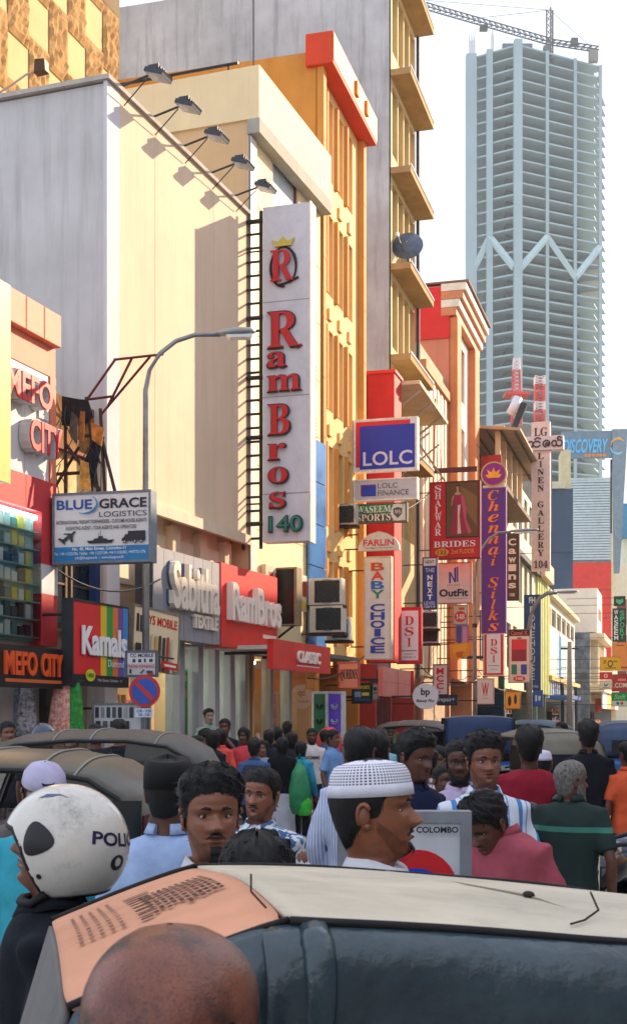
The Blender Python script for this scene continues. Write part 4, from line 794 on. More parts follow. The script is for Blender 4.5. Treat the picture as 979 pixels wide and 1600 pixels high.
for x, parts in ((-.6, [arc_(-.1, 0, .12, .14, 0, 360), arc_(.16, 0, .12, .14, -200, 160)]), (-.16, [arc_(0, 0, .16, .13, 20, 340), arc_(.04, .2, .12, .08, 0, 200)]), (.26, [arc_(0, 0, .15, .15, -60, 270), arc_(.02, -.02, .06, .06, 0, 360)]), (.7, [arc_(-.1, 0, .1, .13, 0, 360), arc_(.12, .0, .13, .14, -160, 130), arc_(.12, .22, .08, .06, -30, 240)])):
    for q in parts: stroke(g, q, x, zc, 1.0)
g.build('script_lettering', ins, t)
S('shop_sign', 'brown upright sign with broken white letters right of the purple sign', (790, 834, 809, 937), 52., [('v', 'Caw-ns', .2, .06, .8, .84, '#e4d8c8', 'heavy', .01, .2), ('t', '108', .3, .9, .7, .95, '#e4d8c8', 'bold')], '#4a3422', '#3a2a1e', .3)
S('shop_sign', 'dark blue upright sign reading fone house', (819, 930, 842, 1078), 58., [('t', 'FH', .3, .02, .7, .085, '#dfe8f0', 'heavy'), ('v', 'FONEHOUSE', .36, .11, .68, .90, '#cfe0ee', 'reg', .02, .2), ('t', '106', .5, .95, .9, .975, '#cfe0ee', 'reg')], '#1a4a82', '#1a3a62', .3)
S('shop_sign', 'pale bag shop sign with a big red suitcase and two small bags', (795, 984, 826, 1066), 49., [('r', 0, 0, 1, .12, '#33241f'), ('t', 'Camel X', .08, .02, .9, .1, '#d86a5a', 'bold'), ('e', .5, .16, .12, .015, '#55504a'), ('r', .12, .18, .86, .60, '#d0343a', 'printed_suitcase'), ('r', .16, .38, .82, .6, '#8a2a32', 'printed_suitcase'), ('r', .12, .66, .38, .85, '#2a7a64', 'printed_bag'), ('r', .58, .66, .86, .85, '#3a4a92', 'printed_bag'), ('e', .5, .93, .3, .05, '#d83a34'), ('t', '108', .33, .905, .67, .955, '#f0e0d8', 'bold')], '#dfcfc4', '#8a6a5a', .18)
S('shop_sign', 'small white sign with a thick red W, below the lower DSI sign', (746, 1061, 769, 1099), 40., [('t', 'W', .28, .16, .72, .72, '#d8342a', 'heavy'), ('r', .3, .78, .7, .8, '#a9746a')], '#ecd6cc', '#d8b0a0', .12)
S('shop_sign', 'small navy plate reading repair beside the round white sign', (684, 1087, 712, 1101), 36., [('t', 'repair+', .06, .22, .9, .78, '#dbe4ea', 'reg')], '#1f3448', '#16222e', .08)
p = Wp(664, 1088, 31); t = thing('shop_sign', 'round white sign with a black bp emblem and script lettering', 'sign', tuple(p), R(-10)); rr = .31
G().tube([(0, 0, 0), (0, .1, 0)], rr, 36).build('panel', M('#d8d6da', .45, .05), t); G().tube([(0, .012, 0), (0, .088, 0)], rr+.012, 36, False).build('frame', M('#8a8a90', .4), t)
P, Fo = solid_text('bp', 'heavy', -.11, .11, -.02, .2, -.001, .006); obj('lettering', P, Fo, M('#1c1c24', .4), t); P, Fo = solid_text('Beauty Plus', 'sbi', -.22, .22, -.16, -.07, -.001, .006); obj('lettering', P, Fo, M('#24242c', .4), t)
G().bar((-rr, .05, .0), (-rr-street_gap(p-Vector((rr, 0, 0)))-.1, .05, .0), .03).build('bracket', STEEL, t)
S('shop_sign', 'narrow white sign with three red letters above the repair plate', (677, 1039, 698, 1085), 37., [('v', 'MCC', .22, .08, .74, .84, '#d0242e', 'heavy', .01, .14), ('r', .4, .9, .5, .95, '#3a3438')], '#d9cfca', '#8a3a3a', .14)
S('shop_sign', 'grey sign with a red oval numbered 148', (708, 946, 729, 975), 42.5, [('e', .5, .6, .44, .3, '#c8342e'), ('t', '148', .2, .46, .8, .74, '#f0e4dc', 'serif'), ('r', .4, .1, .8, .24, '#c8342e')], '#c4bba8', '#8a8478', .12)
S('hanging_banner', 'orange torn cloth banner under the sign numbered 148', (702, 1003, 733, 1032), 43., [('p', [(.1, .2), (.9, .05), (.8, .5), (.2, .6)], '#f0a42a'), ('p', [(.3, .55), (.7, .5), (.6, .9), (.35, .8)], '#c8642a')], '#e8901e', None, .03, poly=[(0, .1), (.2, .15), (.3, 0), (.5, .1), (.7, .0), (1, .08), (.96, .7), (.8, .9), (.6, .8), (.4, 1), (.2, .85), (.03, .9)], cat='banner')
S('hanging_banner', 'violet and pink cloth hung between the 148 sign and orange banner', (711, 976, 731, 1008), 43.2, [('r', .1, .05, .45, .9, '#5a4a9a'), ('r', .55, .1, .9, .95, '#d88aa8')], '#8a78b8', None, .03, cat='banner')
S('shop_sign', 'peach shop board with dark script lettering beside the glass necklace cases', (529, 1036, 559, 1075), 29.2, [('t', 'QUEENS', .08, .25, .95, .72, '#3a1c20', 'serif', .01)], '#e6927a', '#b8503e', .1)
S('shop_sign', 'dark green sports board low beside the crowd, yellow lettering', (551, 1069, 579, 1098), 30.5, [('t', 'LAS SPORTS', .08, .08, .92, .26, '#d8d02a', 'bold'), ('r', .1, .4, .45, .7, '#7a9ac8'), ('r', .5, .45, .9, .62, '#c9c24a'), ('r', .1, .78, .9, .9, '#2a4a8a')], '#1f3a24', '#16241a', .08)
S('shop_sign', 'small white notice with dark lines next to the green sports board', (581, 1070, 590, 1093), 31, [('r', .2, .15, .8, .4, '#3a4a5a'), ('r', .2, .5, .8, .6, '#77808a')], '#c9ccc8', '#8a8a8a', .05)
fascia('fascia_sign', 'faded pink boarded fascia over the dark shutters under the red louvres', FR, 598, 641, .9, FR.z(600, 1088, .9), FR.z(600, 1042, .9), '#d8786a', [('r', .02, .5, .98, .52, '#a9504a'), ('r', .5, .02, .52, .98, '#a9504a')], .12)
S('shop_sign', 'blue lit plate low beside the dark blue upright sign', (833, 1079, 846, 1103), 62., [('r', .2, .3, .4, .7, '#d0e4f4'), ('r', .55, .35, .8, .65, '#d0e4f4')], '#2a66b8', '#1f4a8a', .2)
S('shop_sign', 'golden yellow board with dark shoe pictures low under the bag sign', (789, 1081, 811, 1107), 52., [('e', .3, .55, .12, .3, '#3a3030'), ('e', .7, .45, .1, .3, '#2a3a4a')], '#e8b04a', '#a9742a', .15)
S('shop_sign', 'black and green upright sports sign near the right edge', (957, 951, 976, 1002), 95., [('v', 'WASEEM', .1, .03, .42, .97, '#dfe6da', 'bold', .02), ('v', 'SPORT', .55, .05, .9, .95, '#3fae6a', 'bold', .02)], '#16241f', '#101a16', .3)
S('shop_sign', 'square black sign with a green cat face emblem above the sports sign', (959, 932, 975, 946), 95., [('p', [(.2, .25), (.35, .35), (.65, .35), (.8, .25), (.85, .6), (.5, .9), (.15, .6)], '#3fae6a')], '#12201a', '#101a16', .3)
S('shop_sign', 'plain orange board at the right edge under the sports sign', (957, 1004, 985, 1047), 90., [('r', .2, .08, .6, .12, '#8a4a1e'), ('r', .3, .88, .9, .93, '#8a3a1e')], '#e08a3a', '#b8642a', .3)
S('shop_sign', 'yellow board with a dark round emblem near the right edge', (938, 1027, 967, 1047), 80., [('e', .5, .5, .14, .28, '#5a4a1e'), ('e', .5, .5, .08, .16, '#e8b42a'), ('r', .15, .2, .3, .5, '#a97a1e'), ('r', .65, .25, .85, .4, '#a97a1e'), ('r', .2, .8, .8, .86, '#7a5a1e')], '#e8b01e', '#b8861e', .25)
S('shop_sign', 'crimson plate with a white ring, below the yellow board', (937, 1051, 954, 1061), 82., [('e', .5, .5, .16, .32, '#f0dce0'), ('e', .5, .5, .09, .18, '#c8283e')], '#c8283e', '#8a1e2e', .2)
S('shop_sign', 'white plate with a blue bird mark below the crimson plate', (937, 1064, 954, 1076), 82., [('p', [(.3, .3), (.5, .5), (.8, .25), (.6, .65), (.4, .7)], '#2a5aa8'), ('r', .2, .8, .8, .9, '#8a8a92')], '#d8d4cc', '#a9a49c', .2)
S('shop_sign', 'dark red board reading com at the right edge', (956, 1054, 985, 1080), 86., [('t', '.COM', .1, .5, .75, .78, '#f0dcd0', 'bold'), ('r', .3, .25, .7, .38, '#e08a5a')], '#a82a30', '#7a1e24', .25)
S('shop_sign', 'green board with white lower band at the right edge', (956, 1082, 985, 1103), 84., [('t', 'Soft', .1, .12, .7, .5, '#7ad08a', 'sbi'), ('r', 0, .62, 1, 1, '#c9d4c4'), ('e', .3, .8, .08, .12, '#2a7a9a'), ('e', .5, .8, .08, .12, '#d83a3a')], '#1f8a44', '#176a34', .25)
for i, (px, py, Y, lb) in enumerate(((667, 982, 36.5, 'dark fronted air conditioner behind the thick red DSI sign'), (668, 1005, 36.8, 'beige air conditioner under another unit behind the DSI sign'), (535, 820, 30.6, 'air conditioner on a black bracket left of the sports sign'), (527, 1000, 27.6, 'small air conditioner with grille below the stacked pair'))):
    air_conditioner('air_conditioner', tuple(Wp(px, py, Y)), R(-15), lb, .62 if i != 3 else .5, .5)
# ================================================================== LEFT EDGE: PHONE SHOP BUILDING
FM = Fac(-60, 15.6, 1150); r = FM.root('phone_shop_building', 'salmon and white phone shop building with red raised letters at the left edge')
LM = FM.s_(84); sal = M('#e0866a', .6, .08, 1.5, streak=.15); redp = M('#c8383c', .6, .08, 2, streak=.15); whi = M('#cfd0d2', .6, .05, 2, streak=.12)
B('body', M('#a9a49c', .8), r, 0, LM, .12, 8, 0, 7.0)
for k in range(7): B('parapet_tile', sal, r, LM-.02-(k+1)*.46, LM-.035-k*.46, -.14, .3, 6.86, 7.3, bevel=.01)
B('upper_band', sal, r, 0, LM, -.03, .118, 6.45, 6.855)
for k in range(5): B('wall_panel', whi, r, LM-.16-(k+1)*.62, LM-.17-k*.62, -.02, .119, 5.0, 6.44)
B('edge_column', sal, r, LM-.155, LM, -.04, .117, 4.95, 6.449)
for k in range(4): B('red_panel', redp, r, LM-(k+1)*.8, LM-.012-k*.8, -.05, .116, 4.55, 4.99)
B('red_column', redp, r, LM-.42, LM, -.06, .115, 2.75, 4.549); B('white_block', whi, r, LM-.425, LM+.004, -.064, .1, 3.45, 3.85)
window(r, FM.s_(57), FM.s_(72), 5.82, 6.3, -.045, M('#d9d9d9'), PANE, 1, 1, .05)
for s_t, a, b, za, zb_ in (('MEFO', -10, 64, 5.88, 6.28), ('CITY', 26, 80, 5.28, 5.72)):
    P, Fo = solid_text(s_t, 'heavy', FM.s_(a), FM.s_(b)-.05, za, zb_, -.03, .16); obj('lettering', P, Fo, M('#b9bcc0', .4), r)
    P, Fo = solid_text(s_t, 'heavy', FM.s_(a)+.012, FM.s_(b)-.04, za+.012, zb_-.012, -.19, .02); obj('lettering', P, Fo, M('#d0282c', .4), r)
# glass display wall full of accessory packs
gx0, gx1 = FM.s_(-40), LM-.44; teal = M('#7fc4c2', .5, .15, 4); rd = random.Random(5)
B('display_backing', teal, r, gx0, gx1, .06, .117, 2.8, 4.5)
for k in range(7):
    z = 2.84+k*.235; B('display_shelf', M('#8fb8b0', .3), r, gx0, gx1, -.04, .058, z, z+.015)
    n = int((gx1-gx0)/.17)
    for i in range(n):
        x = gx0+.02+i*.17; B('accessory_pack', M(rd.choice(['#3a6a70', '#a8d4d0', '#d8e8e2', '#24484e', '#8fc8c4', '#d8d24a', '#4a8a90', '#c4e0dc']), .4), r, x, x+.13, .0, .05, z+.018, z+.018+rd.uniform(.12, .2))
obj('display_pane', [(gx0, -.055, 2.8), (gx1, -.055, 2.8), (gx1, -.055, 4.52), (gx0, -.055, 4.52)], [(0, 1, 2, 3)], glass_clear((.97, 1., 1.), .03), r)
B('case_light', lamp_mat((.8, 1., .98), 3), r, gx0, gx1, .0, .04, 4.44, 4.5)
shopfront(r, 0, LM, 2.3, 33, M('#3a3634', .7))
for k in range(3): B('tube_light', lamp_mat((1., .62, .28), 5), r, .6+k*.9, 1.2+k*.9, 1.1, 1.16, 2.1, 2.16)
fascia('fascia_sign', 'black shop fascia with orange phone shop letters at the left edge', FM, -20, 98, .5, FM.z(90, 1076, .5), FM.z(90, 1014, .5), '#1d1c1e', [('t', 'MEFO', .2, .14, .62, .72, '#e8581e', 'heavy', .03), ('t', 'CITY', .68, .14, .98, .72, '#e8581e', 'heavy', .03), ('r', .22, .8, .98, .88, '#d86a2a')], .2)
q = fascia('side_board', 'plain yellow upright board at the far left edge', FM, -90, 17, .45, FM.z(15, 755, .45), FM.z(15, 445, .45), '#e8b44a', [], .12)
# ================================================================== OLD NARROW BUILDING + BURNT SIGN FRAME
FN = Fac(84, 17.75, 1200, .25); LN = FN.s_(172)-.05; r = FN.root('old_narrow_building', 'narrow old building with stained corrugated front between phone shop and pale wall')
B('body', M('#8a7f6c', .9, .2, streak=.4), r, 0, LN, .1, 7, 0, 6.2)
for k in range(8): B('corrugated_sheet', M('#d8c08a', .8, .25, 3, dirt=.4, streak=.4), r, k*LN/8+.005, (k+1)*LN/8-.005, -.03*(k % 2), .098, 4.6, 5.6)
B('stained_band', M('#a8743a', .9, .4, 4, c2='#4a3420'), r, 0, LN, -.02, .097, 5.65, 6.4); B('gutter', M('#7a3a2a', .7), r, 0, LN, -.12, .0, 5.6, 5.65)
for k in range(2): window(r, .15+k*.75, .8+k*.75, 3.0, 4.4, .0, M('#5a4a3a'), M('#26333c', .15, .3), 1, 2)
B('blue_shutter', M('#1f3f7a', .6, .15, 4), r, LN-.6, LN-.02, -.12, .0, 2.9, 4.5)
shopfront(r, 0, LN, 2.6, 40, M('#6a5a48', .8))
B('tube_light', lamp_mat((1., .6, .3), 4), r, .2, .9, .5, .56, 2.2, 2.26)
p = Wp(128, 770, 17.9); t = thing('burnt_sign_frame', 'burnt steel sign frame with tattered black panels above the logistics board', 'sign frame', tuple(p), R(-15)); h = 152*17.9/2000
for nm, a, b in (('upright', (-.25, 0, -.05), (-.25, 0, h-.3)), ('upright', (.2, .1, 0), (.02, .1, h)), ('upright', (.35, 0, 0), (.28, 0, h-.2)), ('cross_bar', (-.42, 0, .28), (.1, 0, .28)), ('cross_bar', (-.1, .05, .8), (.3, .05, .82)), ('brace', (-.25, 0, .7), (.28, 0, .02)), ('brace', (.3, 0, .75), (.5, 0, 0)), ('brace', (-.42, .02, .1), (-.05, .02, .65))): G().bar(a, b, .035).build(nm, RUST, t)
for i, (pts, c) in enumerate((([(-.28, .95), (.05, .9), (.2, 1.05), (.12, 1.28), (-.02, 1.3), (-.28, 1.36)], '#1c1c1e'), ([(.0, .1), (.2, .0), (.3, .5), (.38, .75), (.22, .72), (.08, .45)], '#1a2230'), ([(-.02, .72), (.08, .7), (.1, 1.1), (.03, 1.12)], '#b8743a'), ([(.22, .7), (.36, .6), (.4, .85), (.2, .95)], '#c9823a'), ([(.04, .02), (.22, .0), (.18, .38), (.06, .42)], '#d09a4a'), ([(-.1, .8), (.02, .62), (.04, 1.0), (-.06, 1.1)], '#5a5048'))):
    n = 5; G().prism(pts[::-1], -.05-.03*i, -.038-.03*i).build('tattered_panel', M(c, .8, .4, 8, .4), t)
g = G()
for k in range(14):
    a = Vector((rng.uniform(-.3, .35), -.1, rng.uniform(.2, 1.2))); g.tube([a, a+Vector((rng.uniform(-.15, .15), -.03, -.2)), a+Vector((rng.uniform(-.25, .25), 0, -.45))], .008, 4)
g.build('loose_wire', STEEL, t)
p = Wp(178, 562, 19.0); t = thing('rod_bracket', 'empty rust red rod bracket fixed to the corner of the pale wall', 'bracket', tuple(p), R(-10))
for a, b in (((0, 0, 0), (.78, -.05, .03)), ((.02, 0, 0), (-.38, -.1, -.6)), ((.28, 0, .01), (-.05, -.1, -.7)), ((.56, 0, .02), (-.18, -.1, -.85)), ((-.38, -.1, -.6), (.0, -.1, -.57))): G().bar(a, b, .028).build('rod', M('#6b2a26', .6, .2), t)
# phone shop picture board on the pavement side
S('picture_board', 'white board covered with phone pictures behind the left trishaws', (146, 1101, 222, 1150), 17.4, [*[('r', .03+i*.12, .08+.42*(i % 2)*0, .11+i*.12, .42, c) for i, c in enumerate(['#30343a', '#8a8a8a', '#203040', '#4a4a50', '#20242c', '#9aa0a8', '#303848'])], *[('r', .05+i*.15, .52, .15+i*.15, .92, c) for i, c in enumerate(['#20242c', '#55585f', '#2a3a4a', '#8a8f96', '#16181c'])]], '#c9ccd0', '#77797d', .06, -6)
# hanging garments and goods in the dark shop at left
for i, (px, py, c, c2) in enumerate(((92, 1105, '#b8322e', '#e0c8b8'), (104, 1098, '#c83a30', '#f0d8c0'), (116, 1104, '#2a5a3a', '#3fae3a'), (25, 1106, '#8a8f98', '#2a3240'), (42, 1102, '#c9c4c8', '#3a3a48'))):
    p = Wp(px, py, 17.0); t = thing('hanging_garment', ['red patterned', 'long red and white', 'dark green', 'grey and black', 'white and black'][i]+' garment hung outside the left-hand shop', 'garment', tuple(p), R(-10+i*7), 'garments hung outside the shop')
    m_ = M(c, .9, .6, 18, c2=c2); rings = []
    for k in range(7): f = k/6; rings.append([((.07+.09*f+.012*math.sin(5*a+k))*math.cos(a), (.04+.03*f)*math.sin(a), .32-.72*f) for a in [2*math.pi*j/14 for j in range(14)]])
    G().loft(rings[::-1]).build('cloth', m_, t, True); G().tube([(-.1, 0, .32), (0, 0, .38), (.1, 0, .32)], .008, 4).tube([(0, 0, .38), (0, 0, .62), (.05, .5, .66)], .008, 4).build('hanger', STEEL, t)
# ================================================================== STREET LAMPS AND POLES
gal = M('#8d8f90', .45, .15, 6, metal=.5)
def street_lamp(label, px, Y, ytop, reach, py_head, rz=0, head=.55, rr=.06, base=0.13):
    p = Wp(px, HY, Y); t = thing('street_lamp', label, 'street lamp', (p.x, p.y, base), rz, 'street lamps on the left-hand pavement'); zt_ = Wp(0, ytop, Y).z-base; zh = Wp(0, py_head, Y).z-base
    pts = [(0, 0, 0), (0, 0, zt_*.6), (0, 0, zt_)]+[(reach*(1-math.cos(R(a)))*.8, 0, zt_+(zh-zt_)*math.sin(R(a))) for a in (20, 40, 60, 80)]+[(reach, 0, zh)]
    G().tube(pts, [rr, rr*.85, rr*.7]+[rr*.55]*5, 10).build('pole', gal, t, True); G().tube([(0, 0, zt_*.74), (0, 0, zt_*.76)], rr*1.1, 10).build('clamp', STEEL, t)
    rings = []
    for f, w, h_ in ((0, .04, .04), (.15, .09, .06), (.5, .13, .075), (.85, .11, .06), (1, .03, .03)): rings.append([(reach-.04+head*f, w*math.cos(a), zh+.01+.04*f+h_*math.sin(a)*(1 if math.sin(a) > 0 else .6)) for a in [2*math.pi*j/12 for j in range(12)]])
    h_ = G().loft(rings).build('lamp_head', M('#9aa09c', .4, .1, metal=.2), t, True)
    G().prism([(reach+.08, zh-.02), (reach+head*.85, zh+.0), (reach+head*.8, zh-.05), (reach+.14, zh-.06)][::-1], -.08, .08).build('lamp_lens', M('#cfd8d8', .15, spec=.8), h_)
street_lamp('tall grey street lamp with curved arm before the pale blank wall', 228, 18.6, 610, 1.08, 520, R(4))
street_lamp('street lamp whose head crosses the purple upright sign', 741, 43., 905, 1.2, 832, R(-8), .95, .08)
street_lamp('street lamp with a concrete pole beside the dark blue upright sign', 826, 56, 985, 1.2, 926, R(0), 1.0, .16)
for px, Y, yt, lb in ((889, 74, 1006, 'plain concrete utility pole before the white and blue building'), (741.5, 45, 1015, 'thin grey pole standing behind the crossing street lamp')):
    p = Wp(px, HY, Y); t = thing('utility_pole', lb, 'pole', (p.x, p.y, .13), 0, 'poles along the pavement'); h = Wp(0, yt, Y).z; G().tube([(0, 0, 0), (0, 0, h)], [.2, .13] if Y > 60 else [.09, .06], 10).build('pole', M('#8f8d88', .8, .15, 4), t, True); G().bar((-.5, 0, h-.4), (.5, 0, h-.4), .08).build('cross_arm', STEEL, t)
def wire(label, pts, r_=.012):
    o = G().tube(pts, r_, 5).build('overhead_cable', STEEL); tag(o, label, 'cable', 'overhead cables')
def sag(a, b, s, n=10): return [tuple(Vector(a).lerp(Vector(b), i/n)-Vector((0, 0, s*4*(i/n)*(1-i/n)))) for i in range(n+1)]
wire('cable drooping from the thin grey pole towards the red W sign', sag(Wp(743, 1035, 44), Wp(705, 1058, 38), .3)); wire('cable sagging from the lamp pole to the bag sign', sag(Wp(743, 1042, 44), Wp(800, 1075, 49), .35)); wire('thin cable running from green flank to the terrace roof', sag(Wp(740, 690, 50), Wp(835, 740, 58), .5)); wire('lightning cable hanging down the concrete block side', [Wp(396, -20, 27), Wp(396, 105, 25.2)], .015)
# glass necklace cases by the red canopy, sack
for i, (x0, x1, c) in enumerate(((489, 509, '#2a6a4a'), (512, 533, '#6a4ad0'))):
    t = S('display_case', ['glass cabinet with green necklaces by the shop door', 'violet lit glass cabinet with silver necklaces'][i], (x0, 1082, x1, 1160), 27.3, [('r', .06, .03, .94, .97, c)], '#b9bdc4', '#cfd2d6', .3, -15, arms=False, cat='cabinet')
    w_ = (x1-x0)*27.3/2000
    for k in range(3):
        g = G(); [g.tube([(w_*.28*math.cos(a)*s_, -.02, .85-k*.32+.14*math.sin(a)*s_) for a in [math.pi*1.1+j*math.pi*.8/8*1.0 for j in range(9)]], .012, 4) for s_ in (1, .7)]; g.build('necklace', M('#c9d0d8' if i else '#1c2a24', .3, metal=.6), t)
    B('stand', M('#77797d', .6), t, -w_/2, w_/2, 0, .3, -1.1, -.03)
p = Wp(513, 1150, 23); t = tag(G().ball((p.x, p.y, 1.25), .24, .24, .34, 16, 10).build('red_sack', M('#d8404a', .6, .3, 5, .5), None, True), 'big bulging red plastic sack behind the man in the white tee', 'sack')
for v in t.data.vertices: v.co += Vector((rng.uniform(-.02, .02), rng.uniform(-.02, .02), rng.uniform(-.02, .02)))
t2 = G().box(p.x-.3, p.x+.3, p.y-.25, p.y+.25, .0, .92).build('wooden_crate', M('#8a6a48', .8)); tag(t2, 'wooden crate under the big red sack', 'crate')
# ================================================================== TRISHAWS
def wheel(parent, x, y, z, r_=.22, w=.1):
    o = bpy.data.objects.new('wheel', None); col.objects.link(o); o.parent = parent; o.location = (x, y, z)
    pts = [(r_-.05, -w/2), (r_-.015, -w/2), (r_, -w/4), (r_, w/4), (r_-.015, w/2), (r_-.05, w/2)]
    rings = [[(a*math.cos(t), b, a*math.sin(t)) for a, b in pts] for t in [2*math.pi*k/24 for k in range(24)]]; rings.append(rings[0])
    G().loft(rings, True, False).build('tyre', M('#17171a', .8, .1), o, True); g = G().tube([(0, -.03, 0), (0, .03, 0)], r_-.05, 16)
    g.tube([(0, -.05, 0), (0, .05, 0)], .04, 10); g.build('rim', M('#a9abad', .35, metal=.7), o)
def trishaw(label, loc, rz, body='#23407a', hood=None, roof=1.68, hw=.60, crown=.13, prof=None, panels=None, rear_window=True, name='trishaw', seams=(.15, -.3, -.75)):
    hood = hood or M('#4c5046', .55, .12, 3, dirt=.15); t = thing(name, label, 'trishaw', loc, rz, 'trishaws in the crowd'); dz = roof-1.70
    prof = prof or [(.80, 1.50), (.66, 1.60), (.45, 1.665), (.0, 1.70), (-.45, 1.695), (-.78, 1.65), (-.98, 1.54), (-1.09, 1.36), (-1.13, 1.05)]
    pr = []
    for i in range(len(prof)-1):
        for k in range(3): f = k/3; pr.append(((prof[i][0]*(1-f)+prof[i+1][0]*f), prof[i][1]*(1-f)+prof[i+1][1]*f+dz))
    pr.append((prof[-1][0], prof[-1][1]+dz)); m_ = 16
    def pt(i, j, out=0.):
        a = Vector(pr[max(i-1, 0)]); b = Vector(pr[min(i+1, len(pr)-1)]); d = (b-a).normalized(); n = Vector((-d.y, d.x)) if -d.y*0+d.x < 0 else Vector((d.y, -d.x))
        n = Vector((d.y, -d.x)) if d.x < 0 else n
        v = -1+2*j/m_; off = -crown*abs(v)**3.2+out; return (pr[i][0]+n.x*off, v*(hw+out*.6), pr[i][1]+n.y*off)
    V = [pt(i, j) for i in range(len(pr)) for j in range(m_+1)]; F = [(i*(m_+1)+j, i*(m_+1)+j+1, (i+1)*(m_+1)+j+1, (i+1)*(m_+1)+j) for i in range(len(pr)-1) for j in range(m_)]
    ho = obj('hood', V, F, hood, t, True); md = ho.modifiers.new('thick', 'SOLIDIFY'); md.thickness = .015; md.offset = -1
    for s_ in seams:
        i = min(range(len(pr)), key=lambda q: abs(pr[q][0]-s_)); G().tube([pt(i, j, .004) for j in range(m_+1)], .007, 5).build('hood_seam', M('#8f8e84', .6), ho, True)
    for sd in (0, m_): G().tube([pt(i, sd, .004) for i in range(len(pr))], .014, 6).build('hood_piping', M('#1d1c1e', .6), ho, True)
    for s_ in (-1, 1):   # canvas quarter behind the door
        e = [q for q in (pt(i, m_ if s_ > 0 else 0) for i in range(len(pr))) if q[0] < -.3]
        poly = [(q[0], q[2]) for q in e]+[(-1.1, .95), (-.34, .95)]
        G().prism(poly if s_ > 0 else poly[::-1], s_*(hw-.012), s_*(hw+.002)).build('side_flap', hood, t)
        B('side_window', M('#0e1418', .1, .1, spec=.6), t, -.86, -.40, s_*(hw+.012)-.006, s_*(hw+.012)+.006, 1.10+dz, 1.46+dz)
    side = [(-1.18, .34), (-1.2, .92), (-1.1, 1.0), (-.40, .98), (-.34, .42), (.50, .40), (.72, .93), (.96, 1.0), (1.12, .75), (1.16, .5), (.9, .34)]
    bm_ = M(body, .35, .08, 3, coat=.3, dirt=.2); G().prism(side[::-1], -hw-.0, hw).build('body', bm_, t, bevel=.03)
    B('bumper', STEEL, t, -1.27, -1.19, -hw+.05, hw-.05, .38, .46)
    for s_ in (-1, 1): B('tail_light', M('#a01c1c', .2, coat=.5), t, -1.225, -1.19, s_*.48-.05, s_*.48+.05, .62, .76)
    if rear_window: B('rear_window', M('#101a22', .12, .1, spec=.7), t, -1.16, -1.125, -.32, .32, 1.08+dz, 1.34+dz)
    B('seat', M('#5a1f22', .6), t, -.85, -.42, -hw+.06, hw-.06, .99, 1.05); B('seat_back', M('#5a1f22', .6), t, -.86, -.75, -hw+.06, hw-.06, 1.051, 1.3)
    G().bar((.95, -hw+.06, .98), (.76, -hw+.06, 1.5+dz), .035).bar((.95, hw-.06, .98), (.76, hw-.06, 1.5+dz), .035).bar((-.33, -hw+.02, .95), (-.33, -hw+.02, 1.55+dz), .03).bar((-.33, hw-.02, .95), (-.33, hw-.02, 1.55+dz), .03).build('cab_frame', STEEL, t)
    obj('windscreen', [(.955, -hw+.08, 1.0), (.955, hw-.08, 1.0), (.775, hw-.08, 1.48+dz), (.775, -hw+.08, 1.48+dz)], [(0, 1, 2, 3)], glass_clear((.8, .85, .85), .1), t)
    G().tube([(.62, -.3, .98), (.7, 0, 1.02), (.62, .3, .98)], .015, 6).build('handlebar', STEEL, t); B('head_lamp', M('#d8dcdc', .1, spec=.9), t, 1.1, 1.17, -.09, .09, .66, .82)
    wheel(t, -.72, -.5, .22); wheel(t, -.72, .5, .22); wheel(t, 1.02, 0, .22); return t
olive = M('#4c4d40', .36, .14, 2.5, dirt=.2); dkh = M('#23262c', .5, .15, 3)
trishaw('olive hooded trishaw standing just behind the police helmet', (-1.66, 7.0, 0), R(176), '#1f3a34', olive, 1.62, .62, .09, [(.80, 1.52), (.66, 1.61), (.45, 1.665), (.0, 1.70), (-.35, 1.69), (-.62, 1.64), (-.80, 1.53), (-.90, 1.36), (-.94, 1.1)], seams=(.4, .0, -.3, -.55))
trishaw('dark hooded trishaw beyond the olive one, nearer the shops', (-1.85, 10.6, 0), R(176), '#20242c', M('#4a4a46', .5, .14, 3, dirt=.2), 1.69, .62, .09, seams=(.2, -.2, -.7))
trishaw('dark trishaw seen from behind between the maroon tee and the old man', (3.45, 19.6, 0), R(104), '#1a1d24', M('#6d6a5c', .55, .15, 3), 1.6, .62)
trishaw('blue trishaw with a tall boxy dark blue hood in the middle of the road', (2.98, 23.5, 0), R(86), '#2a66b0', M('#1f3a66', .5, .12, 3), 1.79, .60, .05, [(.85, 1.58), (.8, 1.66), (.6, 1.70), (0, 1.70), (-.9, 1.70), (-1.12, 1.69), (-1.16, 1.62), (-1.17, 1.3), (-1.17, 1.05)])
trishaw('grey hooded trishaw left of the boxy blue one', (2.15, 28.0, 0), R(160), '#5a3a2a', M('#57595a', .5, .12, 3), 1.7)
trishaw('blue trishaw with a small rear window at the far right', (6.0, 25, 0), R(84), '#2a5a9a', M('#2c4468', .5, .12, 3), 1.7)
trishaw('far dark trishaw crossing behind the orange shirt rider', (5.2, 31, 0), R(150), '#24406a', M('#3a5a6e', .5, .12, 3), 1.7)
